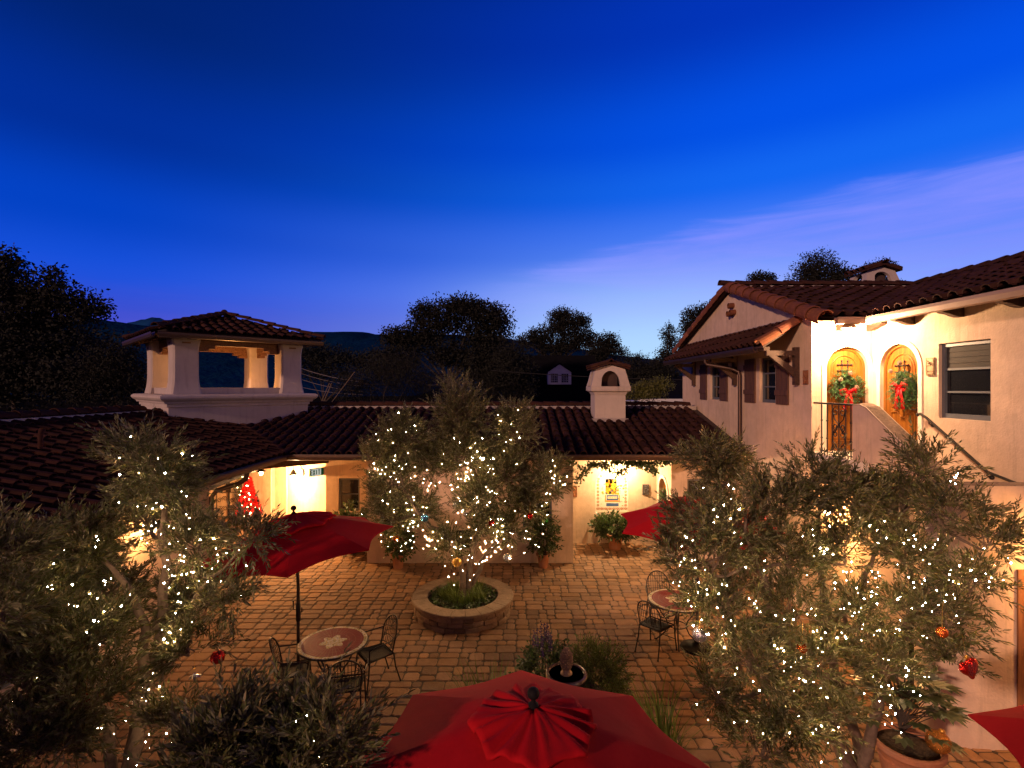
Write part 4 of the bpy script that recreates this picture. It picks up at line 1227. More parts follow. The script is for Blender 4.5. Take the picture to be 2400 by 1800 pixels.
# ---------------------------------------------------------------- mosaic tables
def mosaic(m, N, L, b, tc):
    sx = N.new('ShaderNodeSeparateXYZ'); L.new(tc.outputs['Object'], sx.inputs[0])
    def mth(op, a, c=None, d=None):
        n = N.new('ShaderNodeMath'); n.operation = op
        for i, v in enumerate((a, c, d)):
            if v is None: continue
            if isinstance(v, (int, float)): n.inputs[i].default_value = v
            else: L.new(v, n.inputs[i])
        return n.outputs[0]
    x, y = sx.outputs[0], sx.outputs[1]
    r = mth('SQRT', mth('ADD', mth('MULTIPLY', x, x), mth('MULTIPLY', y, y)))
    ang = mth('ARCTAN2', y, x)
    k = mth('FRACT', mth('MULTIPLY', mth('ADD', ang, 3.14159), 44 / 6.28318))
    kd = mth('MULTIPLY', mth('ABSOLUTE', mth('SUBTRACT', k, .5)), mth('MULTIPLY', r, 6.28318 / 44))   # distance from sector centre in m
    half = mth('MULTIPLY', r, 3.14159 / 44)
    spoke = mth('GREATER_THAN', kd, mth('SUBTRACT', half, .0022))
    ring = mth('FRACT', mth('DIVIDE', mth('SUBTRACT', r, .02), .085))
    ringl = mth('LESS_THAN', mth('MULTIPLY', mth('ABSOLUTE', mth('SUBTRACT', ring, .5)), .085), .0020)
    grout = mth('MAXIMUM', spoke, ringl)
    vor = N.new('ShaderNodeTexVoronoi'); vor.inputs['Scale'].default_value = 48
    L.new(tc.outputs['Object'], vor.inputs['Vector'])
    cr = N.new('ShaderNodeValToRGB'); cr.color_ramp.interpolation = 'CONSTANT'
    els = [(0, (.50, .40, .20)), (.25, (.62, .56, .42)), (.45, (.22, .20, .08)), (.62, (.55, .42, .16)), (.8, (.68, .64, .58))]
    cr.color_ramp.elements[0].color = (*els[0][1], 1); cr.color_ramp.elements[1].position = els[1][0]; cr.color_ramp.elements[1].color = (*els[1][1], 1)
    for p, c in els[2:]:
        e = cr.color_ramp.elements.new(p); e.color = (*c, 1)
    sc_ = N.new('ShaderNodeSeparateColor'); L.new(vor.outputs['Color'], sc_.inputs[0]); L.new(sc_.outputs[0], cr.inputs[0])
    petal = mth('MULTIPLY', mth('COSINE', mth('MULTIPLY', ang, 6)), .035)
    inner = mth('LESS_THAN', r, mth('ADD', .165, petal))
    rim = mth('GREATER_THAN', r, .435)
    band = mth('MAXIMUM', inner, rim)
    nz = N.new('ShaderNodeTexNoise'); nz.inputs['Scale'].default_value = 22; L.new(tc.outputs['Object'], nz.inputs['Vector'])
    red = N.new('ShaderNodeMix'); red.data_type = 'RGBA'; L.new(nz.outputs[0], red.inputs[0])
    red.inputs[6].default_value = (.13, .003, .006, 1); red.inputs[7].default_value = (.24, .007, .010, 1)
    m1 = N.new('ShaderNodeMix'); m1.data_type = 'RGBA'; L.new(grout, m1.inputs[0]); L.new(red.outputs[2], m1.inputs[6]); m1.inputs[7].default_value = (.26, .10, .07, 1)
    m2 = N.new('ShaderNodeMix'); m2.data_type = 'RGBA'; L.new(band, m2.inputs[0]); L.new(m1.outputs[2], m2.inputs[6]); L.new(cr.outputs[0], m2.inputs[7])
    L.new(m2.outputs[2], b.inputs['Base Color'])
    bp = N.new('ShaderNodeBump'); bp.inputs['Strength'].default_value = .3; bp.inputs['Distance'].default_value = .004
    L.new(grout, bp.inputs['Height']); bp.invert = True; L.new(bp.outputs[0], b.inputs['Normal'])
mosaic_m = mat('mosaic_top', (.3, .02, .02), .5, tint=False, extra=mosaic, spec=.12)

def make_table(label, loc):
    t = thing('mosaic_table', label, 'table', loc, rnd.uniform(0, 1), 'round mosaic bistro tables')
    g = G(); g.lathe([(0, .722), (.478, .722), (.488, .728), (.488, .742), (.482, .746), (0, .746)], n=64)
    g.build('tabletop', mosaic_m, t, smooth=30)
    g = G(); ring_ = [Vector((.492 * math.cos(a), .492 * math.sin(a), .728)) for a in [2 * math.pi * k / 48 for k in range(48)]]
    g.tube(ring_, .013, 8, closed=True)
    ring_ = [Vector((.30 * math.cos(a), .30 * math.sin(a), .705)) for a in [2 * math.pi * k / 32 for k in range(32)]]
    g.tube(ring_, .010, 6, closed=True)
    ring_ = [Vector((.16 * math.cos(a), .16 * math.sin(a), .30)) for a in [2 * math.pi * k / 24 for k in range(24)]]
    g.tube(ring_, .009, 6, closed=True)
    g.build('table_frame', iron, t, smooth=True)
    for k in range(4):
        a = R(45 + 90 * k); g = G()
        P = lambda r, z: Vector((r * math.cos(a), r * math.sin(a), z))
        pts = [P(.30, .71), P(.33, .62), P(.27, .50), P(.18, .38), P(.15, .28), P(.20, .16), P(.30, .06), P(.36, .012), P(.39, .02)]
        g.tube(pts, .012, 8)
        Q = lambda u, z, kk=0.0: P(u, z)
        scroll(g, Q, .24, .62, .055, 1.2, 0, 1, .008)
        g.build('leg', iron, t, smooth=True)
    return t
make_table('round red mosaic table in the open beside the left umbrella pole', (-2.64, 7.56, 0))
make_table('round red mosaic table with its far side lost behind olive leaves', (2.92, 9.06, 0))

# ---------------------------------------------------------------- iron chairs
def make_chair(label):
    t = thing('iron_chair', label, 'chair', (0, 0, 0), 0, 'black wrought iron chairs round the tables')
    g = G(); n = 9       # mesh seat, slightly dished; front is +Y
    vs = []; fs = []
    for i in range(n):
        for j in range(n):
            u = -1 + 2 * i / (n - 1); v = -1 + 2 * j / (n - 1)
            w = .215 + .02 * v
            vs.append((u * w, v * .21, .445 - .02 * (1 - u * u) * (1 - v * v) - (.03 if v > .9 else 0)))
    for i in range(n - 1):
        for j in range(n - 1): fs.append((i * n + j, (i + 1) * n + j, (i + 1) * n + j + 1, i * n + j + 1))
    g.add(vs, fs)
    g.tube([(-.195, -.21, .445), (.195, -.21, .445), (.235, .2, .44), (-.235, .2, .44)], .011, 8, closed=True)
    s = g.build('seat', iron_seat, t, smooth=40); sm = s.modifiers.new('mesh_thickness', 'SOLIDIFY'); sm.thickness = .006
    def back(u, z):      # curved, reclined hoop surface
        return Vector((u, -.215 - (z - .44) * .22 + .10 * (u / .22) ** 2 * .45, z))
    g = G(); hoop = []
    for k in range(25):
        a = math.pi * k / 24; hoop.append(back(-.215 * math.cos(a) * (1 if True else 1), .68 + .24 * math.sin(a)))
    hoop = [back(-.20, .44), back(-.208, .56)] + hoop + [back(.208, .56), back(.20, .44)]
    g.tube(hoop, .011, 8)
    for i in range(9):
        u = -.172 + i * .043; zt = .68 + .24 * math.sqrt(max(0, 1 - (u / .215) ** 2))
        g.tube([back(u, .50), back(u, (zt + .5) / 2), back(u, zt)], .0042, 6)
    for z in (.50, .62, .74, .84):
        w = .208 if z < .68 else .215 * math.sqrt(max(0, 1 - ((z - .68) / .24) ** 2))
        g.tube([back(-w + 2 * w * k / 10, z) for k in range(11)], .0042 if z > .5 else .007, 6)
    g.build('backrest', iron, t, smooth=True)
    for sx in (-1, 1):
        g = G()
        g.tube([back(sx * .213, .70), Vector((sx * .26, -.12, .675)), Vector((sx * .285, .05, .665)), Vector((sx * .28, .17, .655)), Vector((sx * .26, .205, .62)), Vector((sx * .235, .19, .53)), Vector((sx * .235, .19, .45))], .010, 8)
        g.build('armrest', iron, t, smooth=True)
        g = G(); g.tube([(sx * .235, .19, .44), (sx * .24, .205, .25), (sx * .25, .24, .01)], .011, 8); g.sphere((sx * .25, .24, .012), .016, 8, 6)
        g.build('leg', iron, t, smooth=True)
        g = G(); g.tube([(sx * .195, -.21, .44), (sx * .20, -.235, .25), (sx * .215, -.31, .01)], .011, 8); g.sphere((sx * .215, -.31, .012), .016, 8, 6)
        g.build('leg', iron, t, smooth=True)
    g = G(); g.tube([(-.242, .215, .2), (.242, .215, .2)], .006, 6); 
    Q = lambda u, z, k=0.0: Vector((u, .215, z))
    scroll(g, Q, -.06, .30, .055, 1.3, 0, 1, .006); scroll(g, Q, .06, .30, .055, 1.3, math.pi, -1, .006)
    g.build('stretcher', iron, t, smooth=True)
    return t
chair_spots = [
    ('iron chair pulled out beside the left table, its round back nearest the planter', (-2.08, 7.80), 128),
    ('iron chair tucked in behind the left umbrella pole', (-3.12, 7.34), -72),
    ('iron chair on the near side of the left table, partly behind olive sprigs', (-2.26, 6.98), 14),
    ('iron chair on the far side of the right table, nearest the potted plant', (2.80, 9.62), 178),
    ('iron chair turned diagonally in front of the right table, nearest the fountain', (2.46, 8.74), -46),
]
chair0 = None
for i, (lab, (x, y), rz) in enumerate(chair_spots):
    if chair0 is None: chair0 = make_chair(lab); o = chair0
    else: o = copy_tree(chair0); o['label'] = lab
    o.location = (x, y, .018); o.rotation_euler = (0, 0, R(rz))

# ---------------------------------------------------------------- round stone planter
PC = Vector((-.98, 10.25, 0))
pl = thing('stone_planter', 'low round planter of stacked stone blocks with a smooth cap ring', 'planter', PC)
g = G(); pr = random.Random(8); rows = 3; h = .30 / rows
for r_ in range(rows):
    n = 26; offa = pr.uniform(0, 1)
    ed = [2 * math.pi * (k + offa + pr.uniform(-.2, .2)) / n for k in range(n)]
    for k in range(n):
        a0 = ed[k]; a1 = ed[(k + 1) % n] + (2 * math.pi if k == n - 1 else 0)
        v = pr.uniform(.65, 1.15); R1 = .95 + pr.uniform(-.018, .016)
        gapa = .006; z0 = r_ * h + .003; z1 = (r_ + 1) * h - .003
        vs = []
        for j in range(4):
            a = a0 + gapa + (a1 - a0 - 2 * gapa) * j / 3
            for (rr, zz) in ((R1 - .2, z0), (R1 - .012, z0), (R1, z0 + .012), (R1 + pr.uniform(-.008, .008), (z0 + z1) / 2), (R1, z1 - .012), (R1 - .012, z1), (R1 - .2, z1)):
                vs.append((rr * math.cos(a), rr * math.sin(a), zz))
        fs = []
        for j in range(3):
            for q in range(6): fs.append((j * 7 + q, (j + 1) * 7 + q, (j + 1) * 7 + q + 1, j * 7 + q + 1))
        fs += [tuple(range(7)), tuple(range(27, 20, -1))]
        g.add(vs, fs, (v, v * .97, v * .94))
g.build('block_wall', stone, pl)
g = G(); n = 22
for k in range(n):
    a0 = 2 * math.pi * k / n + .004; a1 = 2 * math.pi * (k + 1) / n - .004; v = pr.uniform(.9, 1.2)
    vs = []
    for j in range(5):
        a = a0 + (a1 - a0) * j / 4
        for (rr, zz) in ((.70, .302), (1.0, .302), (1.012, .312), (1.012, .352), (1.0, .364), (.71, .364), (.70, .356)):
            vs.append((rr * math.cos(a), rr * math.sin(a), zz))
    fs = []
    for j in range(4):
        for q in range(7): fs.append((j * 7 + q, (j + 1) * 7 + q, (j + 1) * 7 + (q + 1) % 7, j * 7 + (q + 1) % 7))
    fs += [tuple(range(7)), tuple(range(34, 27, -1))]
    g.add(vs, fs, (v, v * .98, v * .95))
g.build('cap_ring', stone, pl, smooth=30)
g = G(); vs = [(0, 0, .30)]; fs = []
for i in range(1, 7):
    for k in range(32):
        a = 2 * math.pi * k / 32; vs.append((.72 * i / 6 * math.cos(a), .72 * i / 6 * math.sin(a), .27 + .03 * (1 - i / 6) + pr.uniform(-.012, .012)))
for k in range(32): fs.append((0, 1 + k, 1 + (k + 1) % 32))
for i in range(5):
    for k in range(32): fs.append((1 + i * 32 + k, 1 + (i + 1) * 32 + k, 1 + (i + 1) * 32 + (k + 1) % 32, 1 + i * 32 + (k + 1) % 32))
g.add(vs, fs); g.build('soil', soil, pl, smooth='all')

def blades(n, c, rad, h, rng, w=.012, lean=.5, segs=4):
    """arching strap leaves"""
    V = []; Q = []; T = []
    a = rng.uniform(0, 2 * np.pi, n); rr = rad * np.sqrt(rng.random(n))
    base = np.array(c)[None] + np.stack([rr * np.cos(a), rr * np.sin(a), np.zeros(n)], 1)
    d = rng.uniform(0, 2 * np.pi, n) * .35 + a * .65
    H = h * rng.uniform(.55, 1.15, n); le = lean * rng.uniform(.3, 1.3, n)
    out = np.stack([np.cos(d), np.sin(d), np.zeros(n)], 1); side = np.stack([-np.sin(d), np.cos(d), np.zeros(n)], 1)
    pts = []
    for s in range(segs + 1):
        t = s / segs
        p = base + out * (le * H * t ** 1.8)[:, None]; p[:, 2] += H * (t - .28 * le * t ** 3)
        ww = w * (1 - t ** 1.6) + .0008
        pts.append((p + side * ww * .5, p - side * ww * .5))
    V = np.stack([x for q in pts for x in q], 1).reshape(-1, 3)
    b = (np.arange(n) * (2 * (segs + 1)))[:, None]
    Q = np.concatenate([b + np.array([[2 * s, 2 * s + 1, 2 * s + 3, 2 * s + 2]]) for s in range(segs)])
    tv = rng.uniform(.55, 1.3, n); T = np.repeat(np.stack([tv * 1.05, tv, tv * .9], 1), 2 * (segs + 1), axis=0)
    return V, Q, T
rng = np.random.default_rng(21)
V, Q, T = [], [], []
parts_ = []
for k in range(10):
    a = 2 * math.pi * k / 10 + .2; rr = .38 if k % 2 else .26
    v, q, tt = blades(60, (PC.x + rr * math.cos(a), PC.y + rr * math.sin(a), .29), .10, .30, rng, .014, .7)
    parts_.append((v, q)); T.append(tt)
V, Q = merge(parts_)
tag(np_mesh('planter_grass', V, Q, grass_leaf, tint=np.concatenate(T)), 'dark strappy grass growing round the olive trunks in the stone planter', 'grass', kind='stuff')
n = 700; a = rng.uniform(0, 6.28, n); rr = .66 * np.sqrt(rng.uniform(.35, 1, n))
P = np.stack([PC.x + rr * np.cos(a), PC.y + rr * np.sin(a), .29 + rng.uniform(0, .06, n)], 1)
D = rng.normal(0, 1, (n, 3)); D[:, 2] = np.abs(D[:, 2]) * .7
V, Q = leaf_quads(P, D, .06, .045, rng)
tag(np_mesh('planter_groundcover', V, Q, shrub_leaf, tint=np.repeat(rng.uniform(.6, 1.4, (n, 1)) * np.ones((1, 3)), 4, axis=0)), 'low broad-leaved ground cover along the planter cap ring', 'ground cover', kind='stuff')

# ---------------------------------------------------------------- pots with plants
def pot_mesh(r_top, r_bot, h, flare=.02):
    g = G(); w = .018
    g.lathe([(r_bot * .98, 0), (r_bot, .01), (r_bot + (r_top - r_bot) * .55, h * .62), (r_bot + (r_top - r_bot) * .6, h * .64), (r_bot + (r_top - r_bot) * .72, h * .80), (r_top, h * .86), (r_top + flare, h * .885), (r_top + flare, h - .01), (r_top + flare - .008, h), (r_top - w, h), (r_top - w - .01, h - .06), (0, h - .065)], n=32)
    return g
def shrub(parent, c, rx, ry, rz_, n, L, W, mt, rng, stems=7, base_z=0.0, nleaf=8, tl=(.10, .22), hollow=.3):
    """a bush: stems from the base, leafy twigs through an uneven volume"""
    c = np.array(c); k = n
    u = rng.normal(0, 1, (k, 3)); u /= np.linalg.norm(u, axis=1, keepdims=True)
    rad = rng.uniform(hollow, 1, (k, 1)) ** .6
    lump = 1 + .22 * np.sin(3 * u[:, :1] * 2 + 1) * np.cos(4 * u[:, 1:2] + 2) + .12 * np.sin(9 * u[:, 2:3] + 5 * u[:, :1])
    P = c + u * rad * lump * np.array([rx, ry, rz_])
    D = u * .8 + rng.normal(0, .45, (k, 3)) + np.array([[0, 0, .35]])
    V, Q, T, SV, SQ = sprays(P, D, rng.uniform(*tl, k), nleaf, L, W, rng, spread=.9, tintvar=(.55, 1.35), gold=.06)
    np_mesh('foliage', V, Q, mt, parent, tint=T)
    g = G()
    for i in range(stems):
        j = int(rng.integers(0, k)); p = Vector(P[j]); b = Vector((c[0] + rng.uniform(-.04, .04), c[1] + rng.uniform(-.04, .04), base_z))
        m = b.lerp(p, .5) + Vector((rng.uniform(-.05, .05), rng.uniform(-.05, .05), .05))
        g.tube([b, m, p], [.012, .009, .004], 6)
    V2, Q2 = SV, SQ
    o = g.build('stems', dark_bark, parent, smooth=True)
    np_mesh('twigs', V2, Q2, dark_bark, parent)
def potted(name, label, loc, rt, rb, h, mt, plant, seed, cat='potted plant', group=None):
    t = thing(name, label, cat, loc, rnd.uniform(0, 6), group)
    pot_mesh(rt, rb, h).build('pot', mt, t, smooth=30)
    g = G(); g.lathe([(rt - .02, h - .05), (rt * .5, h - .035), (0, h - .03)], n=24); g.build('soil', soil, t, smooth='all')
    plant(t, np.random.default_rng(seed), h)
    return t
potted('potted_plant', 'leafy shrub in a terracotta pot against the wall, left of the stone planter', (-2.83, 12.72, .018), .165, .115, .36, terracotta,
       lambda t, r, h: shrub(t, (.05, 0, h + .28), .34, .28, .30, 150, .075, .045, shrub_leaf, r, base_z=h - .05), 31)
potted('potted_plant', 'leafy shrub in a terracotta pot against the wall, right of the stone planter', (.78, 12.78, .018), .16, .115, .34, terracotta,
       lambda t, r, h: shrub(t, (-.02, 0, h + .40), .36, .28, .40, 190, .075, .045, shrub_leaf, r, base_z=h - .05), 32)
potted('potted_plant', 'wide glossy shrub in a banded terracotta pot below the tile mural', (2.86, 14.22, .018), .22, .155, .42, terracotta,
       lambda t, r, h: shrub(t, (0, 0, h + .19), .60, .36, .24, 290, .095, .055, shrub_leaf, r, base_z=h - .05), 33)
potted('potted_plant', 'dark bush in a black pot under the small window beside the porch', (-4.35, 13.9, .018), .22, .16, .36, pot_dark,
       lambda t, r, h: shrub(t, (0, 0, h + .34), .50, .40, .44, 300, .085, .05, shrub_leaf, r, base_z=h - .05), 34)

big = thing('potted_plant', 'big-leaved plant in a huge ribbed terracotta pot by the curved stair wall', 'potted plant', (4.42, 5.72, .018))
g = G(); g.lathe([(.20, 0), (.22, .02), (.27, .30), (.275, .335), (.29, .35), (.275, .365), (.30, .43), (.325, .455), (.345, .475), (.348, .52), (.335, .535), (.31, .535), (.29, .50), (.285, .47), (0, .465)], n=40)
g.build('pot', terracotta, big, smooth=30)
g = G(); g.lathe([(.29, .475), (.18, .49), (0, .49)], n=24); g.build('soil', soil, big, smooth='all')
def palmate(t, c, n, rng, spread=.55):
    """fatsia-like plant: long stalks with lobed leaves"""
    gs = G(); Vs = []; Qs = []; b = 0; Ts = []
    for i in range(n):
        a = rng.uniform(0, 6.28); el = rng.uniform(.2, 1.3); Ls = rng.uniform(.28, spread)
        d = Vector((math.cos(a) * math.cos(el), math.sin(a) * math.cos(el), math.sin(el)))
        p0 = Vector(c); p1 = p0 + Vector((0, 0, rng.uniform(.05, .5))); p2 = p1 + d * Ls
        gs.tube([p0, p1, p2], [.009, .007, .004], 5)
        D = []; P = []
        s = d.cross(Vector((0, 0, 1))).normalized(); f = (d * .8 + Vector((0, 0, -.35))).normalized()
        for k in range(7):
            an = R(-105 + 35 * k); D.append(f * math.cos(an) + s * math.sin(an)); P.append(p2)
        L_ = np.array([.10, .14, .17, .19, .17, .14, .10]) * rng.uniform(.8, 1.15)
        V, Q = leaf_quads(np.array([tuple(x) for x in P]), np.array([tuple(x) for x in D]), L_, .055, rng, droop=.12, fold=.02)
        nn = f.cross(s)
        # flatten the lobes into the blade plane
        V = V.reshape(7, 4, 3)
        for k in range(7):
            dd = np.array(tuple(D[k])); ss = np.cross(dd, np.array(tuple(nn)))
            mid = V[k, 0] + dd * L_[k] * .5
            V[k, 1] = mid + ss * .034; V[k, 3] = mid - ss * .034; V[k, 2] = V[k, 0] + dd * L_[k] + np.array([0, 0, -.02])
        Vs.append(V.reshape(-1, 3)); Qs.append(Q + b); b += 28
        Ts.append(np.full((28, 3), rng.uniform(.6, 1.3)))
    np_mesh('foliage', np.concatenate(Vs), np.concatenate(Qs), shrub_leaf, t, tint=np.concatenate(Ts))
    gs.build('stems', dark_bark, t, smooth=True)
palmate(big, (.0, .1, .48), 74, np.random.default_rng(5), .60)

def clump(name, label, loc, h, rad, n, seed, cat='plant', group=None):
    t = thing(name, label, cat, loc, 0, group)
    r_ = np.random.default_rng(seed)
    V, Q, T = blades(n, (0, 0, 0), rad, h, r_, .022, .55)
    np_mesh('blades', V, Q, grass_leaf, t, tint=T)
    g = G(); g.sphere((0, 0, .01), rad * .9, 10, 6, (1, 1, .25)); g.build('root_crown', soil, t, smooth='all')
clump('grass_clump', 'upright strappy grass clump left of the fountain, behind the near umbrella', (-.28, 6.2, .015), 1.0, .17, 210, 41, group='strappy grass clumps by the fountain')
clump('grass_clump', 'strappy grass clump spilling out right of the near umbrella', (1.72, 6.0, .015), .95, .22, 240, 42, group='strappy grass clumps by the fountain')
sal = thing('salvia_plant', 'bushy plant with tall purple flower spikes beside the fountain bowl', 'plant', (.42, 6.95, .015))
pot_mesh(.20, .14, .40).build('pot', pot_dark, sal, smooth=30)
r_ = np.random.default_rng(44); shrub(sal, (0, 0, .66), .27, .25, .27, 240, .055, .036, shrub_leaf, r_, base_z=.3)
g = G(); Vf, Qf, b = [], [], 0
for i in range(13):
    a = r_.uniform(0, 6.28); rr = r_.uniform(0, .2); x, y = rr * math.cos(a), rr * math.sin(a); h = r_.uniform(1.02, 1.32)
    g.tube([(x * .5, y * .5, .7), (x, y, h)], .003, 5)
    n = 46; tt = r_.uniform(0, 1, n) ** .8; P = np.stack([np.full(n, x), np.full(n, y), h - .26 * tt], 1); D = r_.normal(0, 1, (n, 3)); D[:, 2] = np.abs(D[:, 2]) * .5
    V, Q = leaf_quads(P, D, .024 + .016 * tt, .016, r_); Vf.append(V); Qf.append(Q + b); b += len(V)
np_mesh('flowers', np.concatenate(Vf), np.concatenate(Qf), flower_m, sal); g.build('flower_stalks', dark_bark, sal)
rm = thing('rosemary_bush', 'fine-leaved green mounded bush behind the fountain bowl', 'plant', (1.12, 6.9, .015))
r_ = np.random.default_rng(45); shrub(rm, (0, 0, .46), .40, .36, .50, 1300, .042, .009, grass_leaf, r_, base_z=.0, nleaf=16, tl=(.12, .22))

# ---------------------------------------------------------------- fountain
FC = Vector((.66, 6.22, .05))
ft = thing('fountain', 'glazed two-tier fountain topped by a stone pineapple', 'fountain', FC)
g = G(); g.lathe([(.50, 0), (.52, .03), (.50, .10), (.46, .36), (.50, .44), (.60, .50), (.635, .54), (.64, .57), (.62, .59), (.59, .585), (.57, .55), (.50, .49), (0, .48)], n=56); g.build('basin', glaze, ft, smooth=35)
g = G(); g.lathe([(.575, .548), (0, .548)], n=48); g.build('water', water_m, ft)
g = G(); g.lathe([(.16, .48), (.14, .54), (.09, .62), (.075, .72), (.10, .80), (.13, .86)], n=24); g.build('pedestal', glaze, ft, smooth=35)
g = G(); g.lathe([(.10, .85), (.16, .87), (.225, .91), (.25, .945), (.255, .965), (.245, .985), (.225, .992), (.215, .985), (.205, .965), (.12, .955), (0, .955)], n=48); g.build('bowl', glaze, ft, smooth=35)
g = G(); g.lathe([(.21, .974), (0, .974)], n=40); g.build('bowl_water', water_m, ft)
g = G(); g.lathe([(.072, .955), (.072, .985), (.055, 1.0), (.048, 1.03), (.062, 1.05), (.066, 1.06)], n=20)
for i in range(9):
    z = 1.06 + i * .026; rr = .068 * math.sin(math.pi * (.28 + .68 * i / 8.6)) + .004; n = 10
    for k in range(n):
        a = 2 * math.pi * (k + .5 * (i % 2)) / n; d = Vector((math.cos(a), math.sin(a), 0)); s = Vector((-d.y, d.x, 0))
        w = rr * .33; c = d * rr + Vector((0, 0, z))
        g.add([c - s * w, c + Vector((0, 0, -.016)) + d * .004, c + s * w, c + d * .016 + Vector((0, 0, .016)), c * .8 + Vector((0, 0, z * .2 + .022))], [(0, 1, 3), (1, 2, 3), (0, 3, 4), (3, 2, 4)])
g.lathe([(.05, 1.05), (.062, 1.09), (.06, 1.17), (.04, 1.25), (.02, 1.285), (0, 1.295)], n=14)
g.build('pineapple_finial', pine_stone, ft)

# a few dry olive leaves lying on the paving
fr_ = np.random.default_rng(99); n = 520
P = np.stack([fr_.uniform(-5.6, 5.2, n), fr_.uniform(5.2, 13.0, n), np.full(n, .024)], 1)
a = fr_.uniform(0, 6.28, n); D = np.stack([np.cos(a), np.sin(a), fr_.uniform(0, .08, n)], 1); L_ = fr_.uniform(.035, .065, n)[:, None]
S = np.stack([-np.sin(a), np.cos(a), np.zeros(n)], 1) * .007
V = np.stack([P, P + D * L_ * .5 + S + [0, 0, .004], P + D * L_, P + D * L_ * .5 - S + [0, 0, .002]], 1).reshape(-1, 3)
tag(np_mesh('fallen_leaves', V, np.arange(n * 4).reshape(-1, 4), olive_leaf, tint=np.repeat(fr_.uniform(.5, 1.8, (n, 1)) * np.array([[1.2, .9, .7]]), 4, axis=0)), 'dry narrow leaves scattered over the paving', 'fallen leaves', kind='stuff')
# ---------------------------------------------------------------- olive trees
def V3(p): return np.array([p[0], p[1], p[2]])
def olive(name, label, base, stems, lobes, twigs_per, leafL, leafW, seed, tl=(.16, .34), nleaf=16, group='olive trees hung with fairy lights'):
    """stems: lists of world points with radii; lobes: (centre, (rx,ry,rz), density)"""
    rng = np.random.default_rng(seed); base = Vector(base)
    t = thing(name, label, 'tree', base, 0, group)
    g = G(); nodes = []
    for st in stems:
        pts = smooth_path([p for p, r in st], 5); rad = []
        for i in range(len(st) - 1):
            for k in range(5): rad.append(st[i][1] + (st[i + 1][1] - st[i][1]) * k / 5)
        rad.append(st[-1][1])
        pts = [p + Vector(rng.normal(0, .012, 3)) for p in pts]
        g.tube(pts, [r * rng.uniform(.92, 1.1) for r in rad], 10)
        nodes += list(zip(pts, rad))
    trunk = g.build('trunk', bark, t, off=base, smooth=True)
    O, D, Wt = [], [], []
    gb = G()
    for (c, r, dens) in lobes:
        c = Vector(c); rx, ry, rz_ = r
        cand = sorted(nodes, key=lambda nd: (nd[0] - c).length + .35 * max(0, nd[0].z - c.z) * 2)[:3]
        vol = (rx * ry * rz_) ** (2 / 3)
        nb = max(12, int(330 * vol * dens)); 
        hub = cand[0][0]
        hub2 = c + Vector((0, 0, -rz_ * .35))
        if (hub - hub2).length > .12:
            md = hub.lerp(hub2, .5) + Vector(rng.normal(0, .05, 3)) + Vector((0, 0, -.04))
            gb.tube(smooth_path([hub, md, hub2, c], 3), [min(.03, cand[0][1]) * (1 - .75 * k / 9) for k in range(10)], 6)
        for i in range(nb):
            u = Vector(rng.normal(0, 1, 3)).normalized()
            if u.z < -.5 and rng.random() < .5: u.z = -u.z
            e = rng.uniform(.62, 1.08)
            q = c + Vector((u.x * rx, u.y * ry, u.z * rz_)) * e
            s = hub2.lerp(c, rng.uniform(0, 1)) + Vector(rng.normal(0, .03, 3))
            m = s.lerp(q, .5) + Vector(rng.normal(0, .06, 3)) * min(1, (q - s).length) + Vector((0, 0, .04))
            if i % 2 == 0:
                gb.tube([s, m, q], [.009, .006, .0025], 4, caps=False)
            nt = max(2, int(twigs_per * rng.uniform(.6, 1.4)))
            for k in range(nt):
                f = rng.uniform(.25, 1.0) ** .8
                p = (s * (1 - f) ** 2 + m * (2 * f * (1 - f)) + q * f * f)
                bd = (q - s).normalized()
                d = bd * .55 + u * .45 + Vector(rng.normal(0, .42, 3)) + Vector((0, 0, .42))
                O.append(tuple(p + Vector(rng.normal(0, .035, 3)))); D.append(tuple(d))
    O = np.array(O) - np.array(base); D = np.array(D); n = len(O)
    V, Q, T, SV, SQ = sprays(O, D, rng.uniform(tl[0], tl[1], n), nleaf, leafL, leafW, rng, spread=.62, curve=.16)
    cr = np_mesh('crown', V, Q, olive_leaf, t, tint=T)
    gb.build('branches', bark, t, off=base)
    np_mesh('twigs', SV, SQ, bark, t)
    return t, len(Q)

def lob(px, py, rx, ry, Y, ryd=None, dens=1.0):
    """a lobe of foliage measured in the picture (px) at distance Y"""
    k = Y / F_PX
    return (at(px, py, Y), (rx * k, (ryd or (rx + ry) / 2) * k, ry * k), dens)
NL = 0
